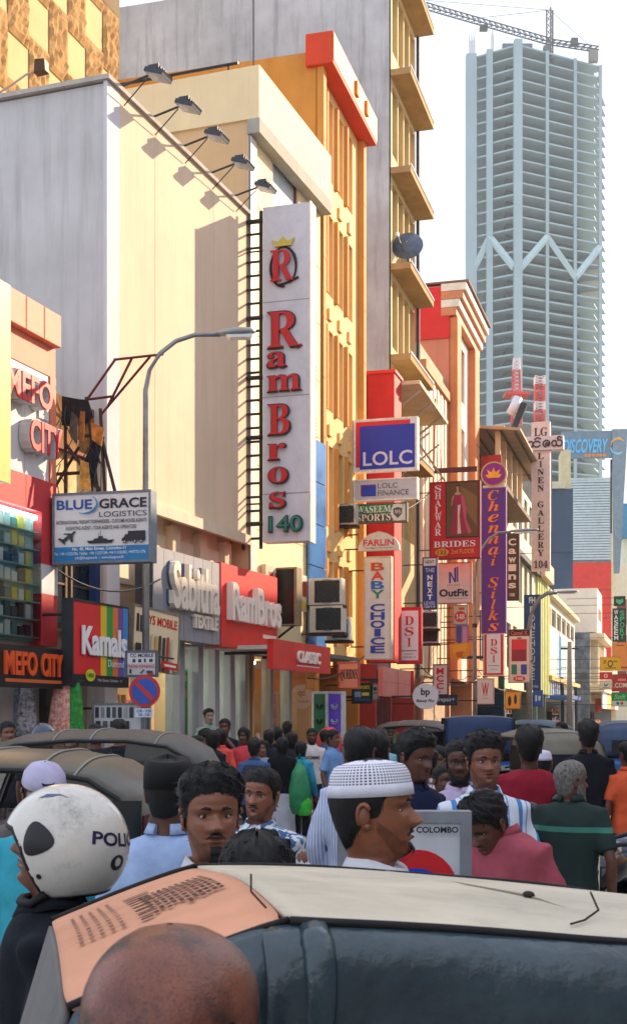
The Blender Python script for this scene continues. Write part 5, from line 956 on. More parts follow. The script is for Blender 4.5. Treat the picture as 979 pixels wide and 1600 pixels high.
# ---- the trishaw right in front of the camera
ax_ = Vector((-.976, -.217)); cream_top = M('#cfc6ae', .6, .12, 3.2, .16, dirt=.30); canv = M('#3c4f56', .22, .35, 3.2, .3, c2='#141f26', spec=.6, dirt=.4)
org = Vector((-.14, 2.16)); t = thing('trishaw', 'cream roofed grey canvas trishaw filling the bottom of the picture', 'trishaw', (org.x, org.y, 0), math.atan2(ax_.y, ax_.x), 'trishaws in the crowd')
zr_ = 1.535; hwN = .50     # local x forward (left in the picture); +y is the camera side
def sheet(name, rows, mat, th=.012, parent=t, sub=1):
    V = [p for r_ in rows for p in r_]; n = len(rows[0]); F = [(i*n+j, i*n+j+1, (i+1)*n+j+1, (i+1)*n+j) for i in range(len(rows)-1) for j in range(n-1)]
    o = obj(name, V, F, mat, parent, True)
    if sub: md = o.modifiers.new('s', 'SUBSURF'); md.levels = md.render_levels = sub+1
    md = o.modifiers.new('th', 'SOLIDIFY'); md.thickness = th; md.offset = 0; return o
xsN = [0.0, -.12, -.3, -.5, -.72, -.95, -1.15, -1.4]; ys = [-hwN, -.4, -.2, 0, .2, .4, hwN]
def ztop(x, y): return zr_-.022*max(0, y/hwN)**2*abs(math.sin(math.pi*x/.8))+.024*(y-hwN)/hwN+.06*x+.02*(1-(y/hwN)**2)+.012*x*1.4-.035*(x/1.0)**2*.6-.012*math.sin((x+.1)*4.2)*(abs(y)/hwN)+.004*math.sin(9*x+7*y)
rows = [[(x, y, ztop(x, y)) for y in ys] for x in xsN]; sheet('roof_panel', rows, cream_top)
fx = [.002, .08, .16, .24, .285]; frow = [[(x, y, ztop(0, y)-.0-.10*(x/.285)**1.15-.004) for y in ys] for x in fx]
# dark print on the pale board: rows of short bars that stand for worn small lettering
sal2 = sheet('front_roof_panel', frow, M('#d89a78', .65, .1, 3, .05, dirt=.15))
def fr(u, v): x = .285*u; y = hwN*(2*v-1); return (x, y, ztop(0, y)-.10*u**1.15+.0045)
rdm = random.Random(3); g1 = G()
for k in range(11):
    u = .12+.036*k; v = .36
    while v < .66:
        w = rdm.uniform(.012, .04)
        g1.add([fr(u, v), fr(u+.022, v), fr(u+.022, v+w), fr(u, v+w)], [(0, 1, 2, 3)]); v += w+.012
for k in range(9): u = .5+.0*k; g1.add([fr(.42+.012*k, .28+.05*k), fr(.58, .28+.05*k), fr(.58, .295+.05*k), fr(.42+.012*k, .295+.05*k)], [(0, 1, 2, 3)])
o = g1.build('worn_print', M('#4a3028', .8, .4, 30), sal2); o['kind'] = 'stuff'
g2 = G()
for k in range(5):
    u = .66+.055*k
    for q in range(12): g2.add([fr(u, .22+.04*q), fr(u+.02, .22+.04*q), fr(u+.02, .245+.04*q), fr(u, .245+.04*q)], [(0, 1, 2, 3)])
o = g2.build('worn_print', M('#9a6a54', .8, .4, 30), sal2); o['kind'] = 'stuff'
g3 = [[(.285+.10*f, y, ztop(0, y)-.106-.34*f) for y in ys] for f in (0, .1, .4, .7, 1)]; sheet('front_canvas', g3, M('#6b6a68', .7, .15, 4, .15, dirt=.2))
g3 = [[(.39+.16*f, y, ztop(0, y)-.446-.45*f) for y in ys] for f in (0, 1)]; sheet('windscreen', g3, M('#1b242a', .1, .2, spec=.7), sub=0)
for sd, nm in ((hwN, 1), (-hwN, -1)):
    rows = []
    for x in [.04]+xsN[1:]:
        zz = ztop(min(x, 0), nm*hwN); wob = .014*math.sin(11*x)+.012*math.sin(23*x+1)+.006*math.sin(51*x)
        rows.append([(x, nm*(hwN+o_), zz-d_+.0) for o_, d_ in ((0, .002), (.026+wob*.2, .016), (.044+wob*.5, .045), (.046+wob, .085), (.030+wob, .14), (.0+wob, .22), (-.05, .4), (-.08, .62))])
    sheet('side_canvas', rows if nm > 0 else [q[::-1] for q in rows], canv)
    G().tube([(x, nm*(hwN+.004), ztop(min(x, 0), nm*hwN)+.004) for x in [-1.4+.07*k for k in range(21)]], .0065, 6).build('edge_piping', M('#1c1a1b', .7), t, True)
    G().tube([fr(k/8, .5+nm*.5) for k in range(9)], .0055, 6).build('edge_piping', M('#1c1a1b', .7), t, True)
    rows = [[(.0+.285*u, nm*(hwN+o_), fr(u, .5+.5*nm)[2]-d_) for o_, d_ in ((0, .0), (.035, .04), (.035, .09), (.0, .22), (-.06, .6))] for u in (.05, .3, .6, 1.0)]
    sheet('cheek_canvas', rows, canv)
for x, wdt in ((-.03, .022), (-.75, .012)):   # hoop bulges under the canvas
    G().tube([(x, hwN+.004+o_, ztop(x, hwN)-d_) for o_, d_ in ((.005, .004), (.030, .016), (.048, .045), (.050, .085), (.034, .14), (.004, .22), (-.04, .4))], wdt, 8, True, .6).build('hoop', canv, t, True)
G().tube([(-.42, .44, ztop(-.42, .44)+.012), (-.46, .40, ztop(-.46, .4)+.012), (-.5, .36, ztop(-.5, .36)+.02), (-.515, .30, ztop(-.5, .3)+.035)], .0018, 5).build('loose_cord', M('#2a1a16', .8), t)
G().tube([(.02, .44, zr_+.006), (.03, .38, zr_+.02), (.025, .35, zr_+.04)], .0016, 5).build('loose_cord', M('#2a1a16', .8), t)
G().ball((-.47, .16, ztop(-.47, .16)+.008), .010, .014, .006, 8, 6).build('roof_patch', M('#2a1a16', .8), t)
G().tube([(-.40, -.45, ztop(-.4, -.45)+.006), (-.42, 0, ztop(-.42, 0)+.005), (-.47, .16, ztop(-.47, .16)+.006), (-.52, .45, ztop(-.52, .45)+.004)], .0022, 5).build('roof_crease', M('#8a8068', .8), t)
sd_ = [(-1.42, .34), (-1.44, .92), (-.46, .95), (-.42, .42), (.35, .40), (.5, .85), (.62, .95), (.85, .8), (.95, .5), (.7, .34)]
G().prism(sd_[::-1], -hwN-.1, hwN+.1).build('body', M('#2b3d36', .35, .08, coat=.3), t, bevel=.03); wheel(t, -.95, -.45, .22); wheel(t, -.95, .45, .22); wheel(t, .85, 0, .22)
# ================================================================== BOARD WITH RED AND BLUE DISC
t = S('advert_board', 'white board with a red and blue disc and the word colombo, behind the capped man', (540, 1281, 722, 1460), 3.7, [('e', .62, .62, .34, .36, '#d8262c'), ('e', .6, .74, .30, .32, '#1f4ac0'), ('p', [(.0, 1), (.1, .92), (.6, .8), (.95, .95), (.95, 1)], '#f0f0f0'), ('t', 'COLOMBO', .60, .055, .96, .11, '#1c1c20', 'heavy')], '#d4d8dc', '#8a8f96', .04, 0, arms=False, cat='board')
G().bar((-.1, .03, -1.17), (-.1, .03, .0), .03).bar((.1, .03, -1.17), (.1, .03, .0), .03).build('leg', STEEL, t)
# ================================================================== MOTORCYCLES
def motorcycle(label, loc, rz, body='#15161a', accent='#2a4a8a', lean=0.):
    t = thing('motorcycle', label, 'motorcycle', loc, rz, 'motorcycles'); bl = M(body, .25, .05, coat=.6); chrome = M('#c9ccd0', .12, .05, metal=1.)
    wheel(t, -.62, 0, .29, .29, .1); wheel(t, .66, 0, .29, .29, .09)
    rings = []
    for x, y, z, w, h_ in ((.34, 0, .86, .05, .05), (.26, 0, .90, .13, .11), (.1, 0, .92, .15, .12), (-.06, 0, .87, .12, .09), (-.14, 0, .82, .06, .05)): rings.append([(x, w*math.cos(a), z+h_*math.sin(a)) for a in [2*math.pi*k/14 for k in range(14)]])
    G().loft(rings[::-1]).build('fuel_tank', M(accent, .2, .05, coat=.7), t, True)
    rings = []
    for x, z, w, h_ in ((-.1, .84, .1, .03), (-.3, .82, .14, .05), (-.55, .86, .15, .05), (-.82, .92, .12, .045), (-.9, .95, .05, .02)): rings.append([(x, w*math.cos(a), z+h_*math.sin(a)) for a in [2*math.pi*k/12 for k in range(12)]])
    G().loft(rings[::-1]).build('seat', M('#141416', .6, .1), t, True)
    B('engine', M('#55585c', .4, .2, 9, metal=.6), t, -.14, .2, -.13, .13, .36, .66, bevel=.03); G().box(-.55, -.15, -.12, .12, .55, .78).build('side_panel', bl, t, bevel=.04)
    G().bar((.66, -.07, .29), (.42, -.07, 1.0), .035).bar((.66, .07, .29), (.42, .07, 1.0), .035).build('fork', chrome, t)
    G().tube([(.28, -.36, 1.05), (.36, -.2, 1.06), (.42, 0, 1.02), (.36, .2, 1.06), (.28, .36, 1.05)], .014, 8).build('handlebar', STEEL, t, True)
    for s_ in (-1, 1): G().tube([(.29, s_*.26, 1.05), (.27, s_*.37, 1.05)], .02, 8).build('grip', M('#101012', .8), t, True)
    rings = [[(.46+dx, rr_*math.cos(a), .92+rr_*math.sin(a)) for a in [2*math.pi*k/16 for k in range(16)]] for dx, rr_ in ((-.08, .05), (-.02, .09), (.06, .1), (.08, .095))]
    h_ = G().loft(rings).build('head_lamp', bl, t, True); G().tube([(.535, 0, .92), (.56, 0, .92)], [.09, .06], 16).build('lamp_lens', M('#cfd6dc', .05, spec=.9, coat=1.), h_, True)
    for s_ in (-1, 1):
        G().tube([(.32, s_*.28, 1.05), (.3, s_*.3, 1.2), (.28, s_*.34, 1.27)], .008, 6).build('mirror_stalk', STEEL, t); G().ball((.27, s_*.37, 1.29), .02, .07, .045, 12, 8).build('mirror', bl, t, True)
        obj('mirror_glass', [(.249, s_*.37-.055, 1.26), (.249, s_*.37+.055, 1.26), (.249, s_*.37+.055, 1.32), (.249, s_*.37-.055, 1.32)], [(0, 1, 2, 3)], M('#bfd4e6', .03, .0, metal=1.), t)
    pts = [(.32, .52), (.42, .6), (.56, .63), (.70, .63), (.84, .57), (.93, .46)]; G().prism([(a, b) for a, b in pts]+[(a*.985+.01, b-.03) for a, b in pts[::-1]], -.06, .06).build('mudguard', bl, t, bevel=.01)
    G().tube([(.1, -.14, .42), (-.2, -.16, .3), (-.75, -.17, .36)], [.025, .03, .045], 10).build('exhaust', chrome, t, True)
    B('number_plate', M('#d8d2c0', .5), t, -.95, -.93, -.1, .1, .62, .78); B('tail_light', M('#a01c1c', .2, coat=.5), t, -.94, -.88, -.06, .06, .84, .9)
    G().bar((0, .16, .34), (-.06, .26, .02), .02).build('side_stand', STEEL, t); t.rotation_euler = (R(lean), 0, rz); return t
motorcycle('black motorcycle with a round lamp at the lower right edge', (1.84, 7.55, 0), R(238), '#121317', '#16181e', 6)
motorcycle('second dark motorcycle parked behind the first at the right edge', (2.18, 8.4, 0), R(236), '#16181c', '#23324a', 6)
motorcycle('motorcycle parked by the shop among the crowd', (-1.75, 17.2, .0), R(120), '#1a1c20', '#2a4a8a', 4)

for i, (a, b, sg, lb) in enumerate((((560, 800, 30), (690, 745, 42), .5, 'cable slung from the finance sign to the bridal sign'), ((480, 1060, 26.5), (620, 945, 35), .6, 'cable slung from the canopy to the red bordered sign'), ((655, 1040, 36), (757, 1052, 43), .5, 'slack cable over the row of small shop plates'), ((86, 888, 17.7), (250, 905, 19.7), .25, 'cable drooping across the front of the old narrow building'))): wire(lb, sag(Wp(*a), Wp(*b), sg), .014)
# ================================================================== PEOPLE
_hz = np.array([-.12, -.07, -.03, -.010, .002, .018, .04, .06, .08, .10, .12, .14, .16, .18, .20, .215, .228, .235])
_ha = np.array([.078, .060, .057, .056, .052, .056, .062, .066, .069, .0715, .074, .0765, .077, .0745, .066, .053, .033, .003])
_hf = np.array([.060, .044, .041, .050, .076, .086, .087, .089, .089, .087, .086, .092, .0935, .088, .074, .057, .034, .003])
_hb = np.array([.078, .068, .066, .066, .068, .072, .080, .089, .095, .100, .103, .105, .104, .098, .085, .067, .040, .003])
_zz = np.linspace(-.12, .235, 240)
def _sm(a):
    q = np.interp(_zz, _hz, a); k = np.ones(9)/9; p = np.pad(q, 4, mode='edge'); r = np.convolve(p, k, 'valid'); w = np.clip((.235-_zz)/.02, 0, 1); return r*w+q*(1-w)
_A, _Fr, _Bk = _sm(_ha), _sm(_hf), _sm(_hb)
def head_surf(th, z, out=0., nose=1., chin=0., face=True):
    """point on the head; th = 0 at the nose, z from the chin (0) to the crown (.235); out = distance off the skin"""
    th = np.asarray(th, float); z = np.asarray(z, float); th, z = np.broadcast_arrays(th, z)
    a, f, b = np.interp(z, _zz, _A), np.interp(z, _zz, _Fr), np.interp(z, _zz, _Bk); s, c = np.sin(th), np.cos(th)
    x = a*np.sign(s)*np.abs(s)**.92; y = np.where(c > 0, -f*np.abs(c)**.86, b*np.abs(c)**.92)
    front = c > 0
    if face:
        g = lambda cx, cz, sx, sz: np.where(front, np.exp(-((x-cx)/sx)**2-((z-cz)/sz)**2), 0)
        nz = np.interp(z, [.066, .074, .082, .09, .118, .128], [0, .6, 1., .92, .22, 0])*np.where(front, np.exp(-(x/(.0075+.012*np.clip((.125-z)/.05, 0, 1)))**2), 0)
        d = .031*nose*nz+.009*(g(.013, .080, .007, .007)+g(-.013, .080, .007, .007))
        d += -.013*(g(.031, .116, .017, .010)+g(-.031, .116, .017, .010))+.006*(g(.03, .134, .025, .007)+g(-.03, .134, .025, .007))
        d += .005*(g(.045, .092, .018, .016)+g(-.045, .092, .018, .016))+.008*g(0, .0595, .018, .005)+.009*g(0, .046, .017, .0055)-.006*g(0, .0525, .024, .0026)+.006*g(0, .016, .02, .012)-.003*g(0, .034, .02, .006)
        y = y-d
    P = np.stack([x, y, z], -1); n = P-np.array([0, .01, .10]); n[..., 2] *= .75; n /= np.maximum(np.linalg.norm(n, axis=-1, keepdims=True), 1e-6)
    return P+n*np.asarray(out)[..., None] if np.ndim(out) else P+n*out
def grid_faces(nr, nc, wrap=False):
    return [(i*nc+j, i*nc+(j+1) % nc, (i+1)*nc+(j+1) % nc, (i+1)*nc+j) for i in range(nr-1) for j in range(nc if wrap else nc-1)]
class Xf:
    """head placement: yaw, pitch, roll about the neck, then scale and move"""
    def __init__(s, yaw=0, pitch=0, roll=0, base=(0, 0, 1.465), sc=1.):
        s.M = Matrix.Translation(base) @ Matrix.Rotation(R(yaw), 4, 'Z') @ Matrix.Rotation(R(roll), 4, 'Y') @ Matrix.Translation((0, .0, -.03)) @ Matrix.Rotation(R(pitch), 4, 'X') @ Matrix.Translation((0, .0, .03)) @ Matrix.Scale(sc, 4)
        s.m = np.array(s.M)
    def __call__(s, P): P = np.asarray(P, float).reshape(-1, 3); return P @ s.m[:3, :3].T+s.m[:3, 3]
def patch(th0, th1, z0, z1, n, m, out, face=True, zf=None, of=None):
    V = np.zeros((m+1, n+1, 3)); 
    for i in range(m+1):
        th = np.linspace(th0, th1, n+1); z = np.full(n+1, z0+(z1-z0)*i/m) if zf is None else zf(th, i/m)
        o = out if of is None else of(th, i/m); V[i] = head_surf(th, z, o, face=face)
    return V.reshape(-1, 3), grid_faces(m+1, n+1)
def skin_mat(c): return M(c, .38, .16, 22, .10, spec=.5)
HAIR = M('#0d0b0b', .5, .5, 60, .3, spec=.35); GREYHAIR = M('#77736d', .6, .5, 60, .3); EYEW = M('#d8d2c8', .2); IRIS = M('#120c0a', .08, spec=.8); LIP = '#6b3a34'
def tube_pts(g, pts, rad, n=10): g.tube(pts, rad, n)
def hand(g, w, d, side, curl=.5, s=1.):
    """palm, four fingers of unequal length and a thumb from the side of the palm"""
    w = Vector(w); d = Vector(d).normalized(); up = Vector((0, -1, 0)) if abs(d.y) < .85 else Vector((0, 0, 1)); side_v = d.cross(up).normalized()*side; pal = d.cross(side_v).normalized()
    rings = []
    for f, hw_, ht in ((0, .024, .018), (.03, .034, .017), (.065, .040, .015), (.088, .038, .011)): rings.append([tuple(w+d*(f*s)+side_v*(hw_*s*math.cos(a))+pal*(ht*s*math.sin(a))) for a in [2*math.pi*k/10 for k in range(10)]])
    g.loft(rings)
    for k, (o, L) in enumerate(((-.029, .066), (-.010, .078), (.010, .074), (.028, .058))):
        b = w+d*(.082*s)+side_v*(o*s); p1 = b+(d*math.cos(curl*.5)+pal*math.sin(curl*.5))*(L*.42*s); p2 = p1+(d*math.cos(curl*1.3)+pal*math.sin(curl*1.3))*(L*.33*s); p3 = p2+(d*math.cos(curl*1.9)+pal*math.sin(curl*1.9))*(L*.25*s)
        g.tube([b, p1, p2, p3], [.0092*s, .0088*s, .008*s, .0055*s], 7)
    b = w+d*(.03*s)-side_v*(.026*s); g.tube([b, b+(d*.5-side_v*.75+pal*.25).normalized()*(.034*s), b+(d*.5-side_v*.75+pal*.25).normalized()*(.034*s)+(d*.85-side_v*.3+pal*.3).normalized()*(.03*s)], [.0115*s, .0105*s, .007*s], 7)
def ell(rx, ry, z, cx=0, cy=0, n=20, p=2.3):
    return [(cx+rx*np.sign(math.cos(a))*abs(math.cos(a))**(2/p), cy+ry*np.sign(math.sin(a))*abs(math.sin(a))**(2/p), z) for a in [2*math.pi*k/n for k in range(n)]]
TORSO = [(.80, .155, .108), (.90, .162, .113), (1.0, .15, .105), (1.1, .15, .105), (1.2, .165, .113), (1.3, .175, .113), (1.365, .160, .098), (1.405, .118, .08), (1.435, .066, .064)]
cl_tex = bpy.data.textures.new('folds', 'CLOUDS'); cl_tex.noise_scale = .16; cl_tex.noise_depth = 2
def cloth(o, vox=.016, fold=.02):
    md = o.modifiers.new('join', 'REMESH'); md.mode = 'VOXEL'; md.voxel_size = vox; md.use_smooth_shade = True
    md = o.modifiers.new('relax', 'SMOOTH'); md.factor = .6; md.iterations = 5
    if fold: md = o.modifiers.new('folds', 'DISPLACE'); md.texture = cl_tex; md.strength = fold; md.mid_level = .5; md.texture_coords = 'GLOBAL'
def person(label, px, ytop, Y, face_deg=0., skin='#6e4632', top='#c9ccd2', bottom='#23262e', hair='short', yaw=0., pitch=0., roll=0., lod=1, sleeve='short', arms=None, build=1., extra=None, hairmat=None, beard=None, group=None, hgt=None, hood=None, skirt=None, expr=None, base=0., collar=True, fold=.03, hunch=0., loc_x=None, mouth_open=False, sole=True, eye_x=0., cat='person', name='person'):
    """stands at photo column px, depth Y, crown at photo row ytop; faces the camera at 0 degrees, right at +90, left at -90, away at 180"""
    X = (px-HX)*Y/F_PX; H = (CAM_H-(ytop-HY)*Y/F_PX-base) if hgt is None else hgt; s = H/1.70
    t = thing(name, label, cat, (X, Y, base), R(face_deg), group); t.scale = (s*1., s*1., s)
    sm_ = skin_mat(skin); g = G(); nt, nz = ((84, 90), (40, 44), (22, 26))[lod]
    hx = Xf(yaw, pitch, roll, (0, -hunch*.9, 1.465-hunch*1.1))
    th = np.linspace(-math.pi, math.pi, nt, endpoint=False); z = np.concatenate([np.linspace(-.12, .0, nz//5, endpoint=False), np.linspace(0, .22, nz-nz//5-4, endpoint=False), np.array([.22, .227, .232, .235])])
    P = head_surf(th[None, :], z[:, None]); V = hx(P.reshape(-1, 3)); nr = len(z); F = grid_faces(nr, nt, True); F = [f[::1] for f in F]
    # fold the neck rings back onto the shoulders so trunk and head are one skin
    k0 = nz//5
    for i in range(k0):
        f = (i/k0); ring = P[i]+np.array([0, 0, 1.465]); V[i*nt:(i+1)*nt] = ring*(1-f)+V[i*nt:(i+1)*nt]*f
    rings = []
    for zz, rx, ry in TORSO[:-1]:
        lean_ = -hunch*max(0, (zz-.95)/.5)**1.5*.8; rings.append([(rx*build*math.sin(a), lean_-ry*build*math.cos(a), zz-hunch*.2*max(0, (zz-.95)/.5)) for a in th])
    allr = [v for r_ in rings for v in r_]; n0 = len(rings); Vb = allr+[tuple(v) for v in V]; Fb = grid_faces(n0+nr, nt, True)
    g.add(Vb, Fb); g.F.append(tuple(range(nt))[::-1])
    # ears
    for sx in (-1, 1):
        if lod < 2:
            pts = [(sx*(.077+.010*math.sin(a*.5)), .012-.018*math.cos(a)*-1*.9, .104+.030*math.sin(a)) for a in [-2.0+4.6*k/10 for k in range(11)]]
            q = G().tube(pts, [.005]+[.0062]*9+[.005], 7).ball((sx*.078, .014, .104), .006, .016, .026, 10, 8).ball((sx*.079, .006, .080), .006, .008, .008, 8, 6); g.add(hx(q.V), q.F)
        else: q = G().ball((sx*.079, .012, .105), .008, .018, .03, 8, 6); g.add(hx(q.V), q.F)
    # arms and hands
    A = arms or {}; sh = {}
    for sx, key in ((-1, 'l'), (1, 'r')):
        e_, w_ = A.get(key, ((sx*.245, .03, 1.08), (sx*.25, -.05, .84))); S0 = Vector((sx*.178*build, -hunch*.5, 1.348-hunch*.2)); e_ = Vector(e_); w_ = Vector(w_); sh[key] = (S0, e_, w_)
        g.tube([S0, S0.lerp(e_, .35), S0.lerp(e_, .7), e_, e_.lerp(w_, .3), e_.lerp(w_, .7), w_], [.038, .039, .035, .032, .034, .029, .023], 10)
        hand(g, w_, w_-e_, sx, .45)
    for sx in (-1, 1): g.tube([(sx*.085, 0, .86), (sx*.09, -.01, .66), (sx*.092, -.012, .47), (sx*.094, .015, .30), (sx*.095, .01, .08)], [.085, .07, .052, .052, .036], 10)
    body = g.build('body', sm_, t, True)
    # ---- clothes
    if top:
        q = G(); rr = []
        for zz, rx, ry in TORSO[:-1]:
            ex = .020 if zz < 1.3 else .014; lean_ = -hunch*max(0, (zz-.95)/.5)**1.5*.8; rr.append(ell(rx*build+ex, ry*build+ex, zz-.0-hunch*.2*max(0, (zz-.95)/.5), 0, lean_))
        rr.append(ell(.068, .066, 1.435-hunch*.25, 0, -hunch*.75+.002)); q.loft(rr)
        for key in 'lr':
            S0, e_, w_ = sh[key]; i0 = Vector((S0.x*.6, S0.y, S0.z+.012)); 
            if sleeve == 'long': q.tube([i0, S0, S0.lerp(e_, .5), e_, e_.lerp(w_, .5), e_.lerp(w_, .97)], [.052, .060, .056, .052, .047, .042], 12)
            elif sleeve == 'short': q.tube([i0, S0, S0.lerp(e_, .5), S0.lerp(e_, .82)], [.052, .061, .062, .064], 12)
            elif sleeve == 'rolled': q.tube([i0, S0, S0.lerp(e_, .5), e_, e_.lerp(w_, .25)], [.052, .060, .056, .053, .050], 12)
        tm = top if not isinstance(top, str) else M(top, .85, .12, 8, .12, spec=.15); o = q.build('shirt', tm, t, True); cloth(o, (.012, .015, .022)[lod], fold)
        if collar:
            q = G(); cy = -hunch*.75
            for f0, f1 in ((-2.75, -.12), (.12, 2.75)):
                rows = [[(r_*math.sin(a+0), cy-(r_+.002)*math.cos(a)*1.02, zz-.028*max(0, math.cos(a))-hunch*.25) for a in [f0+(f1-f0)*k/10 for k in range(11)]] for r_, zz in ((.070, 1.425), (.066, 1.458), (.070, 1.462), (.084, 1.428))]
                q.add([p_ for r_ in rows for p_ in r_], grid_faces(4, 11))
            o = q.build('collar', tm, t, True); md = o.modifiers.new('th', 'SOLIDIFY'); md.thickness = .005
    if skirt:
        o = G().loft([ell(.15, .11, 1.02), ell(.18, .135, .85), ell(.19, .15, .5), ell(.21, .17, .1)]).build('skirt', M(skirt, .9, .1, 6, .1), t, True); cloth(o, .02, .03)
    elif bottom:
        q = G().loft([ell(.163*build, .118, .76), ell(.172*build, .125, .88), ell(.16*build, .115, .98)])
        for sx in (-1, 1): q.tube([(sx*.085, 0, .86), (sx*.09, -.01, .66), (sx*.092, -.012, .47), (sx*.094, .012, .28), (sx*.095, .01, .06)], [.095, .085, .07, .066, .062], 12)
        o = q.build('trousers', M(bottom, .85, .12, 8, .1, spec=.15), t, True); cloth(o, (.014, .018, .024)[lod], .02)
    if sole:
        for sx in (-1, 1): G().ball((sx*.097, -.045, .036), .045, .125, .036, 12, 8).build('shoe', M('#1c1816', .6), t, True)
    # ---- face
    if abs(((face_deg+yaw+180) % 360)-180) < 130:
        for sx in (-1, 1):
            q = G().ball((sx*.031, -.0620, .1150), .0128, .0105, .0072, 12, 10); ey = obj('eye', hx(q.V), q.F, EYEW, t, True)
            q = G().ball((sx*.031-eye_x, -.0705, .1152), .0060, .0034, .0062, 10, 8); obj('iris', hx(q.V), q.F, IRIS, ey, True)
            if lod < 2:
                q = G().tube([(sx*(.031+.0155*math.cos(a)), -.0728+.007*abs(math.cos(a))**2, .1170+.0055*math.sin(a)) for a in [math.pi*k/8 for k in range(9)]], .0026, 6).tube([(sx*(.031+.0145*math.cos(a)), -.0715+.007*abs(math.cos(a))**2, .1135-.0052*math.sin(a)) for a in [math.pi*k/8 for k in range(9)]], .0020, 6)
                obj('eyelid', hx(q.V), q.F, M(tuple(c_*.55 for c_ in lin(skin)), .5, .1, 14), ey, True)
        for sx in (-1, 1):
            Vp, Fp = patch(sx*.17, sx*.56, .130, .139, 8, 3, .003, zf=lambda th_, f: .1285+.006*np.sin((np.abs(th_)-.1)*4.2)+f*(.009-.008*np.clip((np.abs(th_)-.35)/.25, 0, 1)), of=lambda th_, f: np.full(len(th_), .0018+.0022*math.sin(math.pi*f)))
            obj('eyebrow', hx(Vp), Fp, hairmat or HAIR, t, True)
        Vp, Fp = patch(-.23, .23, .042, .0515, 10, 3, .001, of=lambda th_, f: np.full(len(th_), .0004), zf=lambda th_, f: .0525-(.0525-.0405)*(1-f)*np.sqrt(np.clip(1-(th_/.24)**2, 0, 1))); obj('lower_lip', hx(Vp), Fp, M(LIP, .4, .1), t, True)
        Vp, Fp = patch(-.25, .25, .0525, .063, 10, 3, .001, of=lambda th_, f: np.full(len(th_), .0004), zf=lambda th_, f: .0527+.0095*f*np.sqrt(np.clip(1-(th_/.26)**2, 0, 1))); obj('upper_lip', hx(Vp), Fp, M('#57302a', .45, .1), t, True)
        if mouth_open:
            Vp, Fp = patch(-.20, .20, .046, .056, 10, 3, .0015, zf=lambda th_, f: .0505+.011*(f-.5)*np.sqrt(np.clip(1-(th_/.21)**2, 0, 1))); obj('open_mouth', hx(Vp), Fp, M('#1c0a0a', .6), t, True)
            Vp, Fp = patch(-.15, .15, .052, .0555, 8, 2, .0025, zf=lambda th_, f: .052+.0035*f*np.sqrt(np.clip(1-(th_/.17)**2, 0, 1))); obj('teeth', hx(Vp), Fp, M('#d8d0c0', .3), t, True)
    hm = hairmat or HAIR
    if lod == 0 and hair and beard:     # shaven jaw: darker, rougher skin
        Vp, Fp = patch(-1.45, 1.45, 0, 1, 36, 10, .0006, zf=lambda th_, f: -.010+.075*np.clip((np.abs(th_)-.75)/.7, 0, 1)**1.3+f*((.052-.022*np.exp(-(th_/.33)**2)+.012*np.clip((np.abs(th_)-.7)/.7, 0, 1))*(1-.6*np.clip((np.abs(th_)-.9)/.55, 0, 1))), of=lambda th_, f: np.full(len(th_), .0005))
        obj('stubble', hx(Vp), Fp, M(tuple(c_*.66 for c_ in lin(skin)), .55, .3, 55, .15, c2=None), t, True)
    if beard in ('moustache', 'full', 'goatee', 'long'):
        Vp, Fp = patch(-.40, .40, .062, .072, 14, 4, .003, zf=lambda th_, f: .0632-.013*np.clip((np.abs(th_)-.14)/.26, 0, 1)+f*(.009-.006*np.abs(th_)/.4), of=lambda th_, f: .0010+.0026*np.sin(math.pi*f)*np.cos(th_*3)); obj('moustache', hx(Vp), Fp, hm, t, True)
    if beard in ('full', 'goatee', 'long'):
        wid = .24 if beard == 'goatee' else 1.62; L_b = .10 if beard == 'long' else .0
        def zf(th_, f): up = .034+.062*np.clip((np.abs(th_)-.3)/.9, 0, 1)**1.1; lo = -.012+.018*np.clip((np.abs(th_)-.5)/1., 0, 1); return lo+(up-lo)*f
        Vp, Fp = patch(-wid, wid, 0, 1, 30, 8, .004, zf=zf, of=lambda th_, f: (.002+.006*np.sin(math.pi*min(1, f*.9+.1)))*(1-.6*np.clip((np.abs(th_)-1.0)/.6, 0, 1)))
        if L_b:
            Vp = Vp.copy(); k = np.clip((.03-Vp[:, 2])/.04, 0, 1); Vp[:, 2] -= k*L_b*(.6+.4*np.cos(Vp[:, 0]*20)); Vp[:, 1] -= k*.02; Vp[:, 0] *= 1-.4*k
        obj('beard', hx(Vp), Fp, hm, t, True)
    # ---- hair as a shell lifted off the skull, with loose tufts
    if hair:
        n, m = ((72, 30), (44, 18), (26, 12))[lod]; th = np.linspace(-math.pi, math.pi, n, endpoint=False); at = np.abs(th)
        fl_ = {'short': .184, 'thick': .182, 'long': .185, 'crop': .184, 'balding': .20}[hair]
        line = np.interp(at, [0, .55, .9, 1.2, 1.42, 1.62, 1.85, 2.3, math.pi], [fl_, fl_-.004, .168, .145, .098, .10, .07, .03, .018]) if hair != 'long' else np.interp(at, [0, .5, .8, 1.1, 1.4, 1.8, math.pi], [fl_, .165, .13, .07, .0, -.06, -.085])
        tk = {'short': (.017, .008), 'thick': (.030, .013), 'long': (.020, .014), 'crop': (.006, .005), 'balding': (.008, .008)}[hair]
        rd2 = np.random.default_rng(int(px*7+Y*13)); ph = rd2.uniform(0, 6, 6); V = []; 
        for i in range(m+1):
            f = i/m; zz = line+(.2345-line)*f**.85; thick = (tk[1]+(tk[0]-tk[1])*np.clip((zz-.12)/.09, 0, 1))*min(1, .06+f*2.2)
            thick = thick*(1+.22*np.sin(5*th+ph[0]+9*f)*np.sin(11*f+ph[1])+.16*np.sin(13*th+ph[2]+20*f)+.10*np.sin(29*th+ph[3]))
            V.append(head_surf(th, zz, thick, face=False))
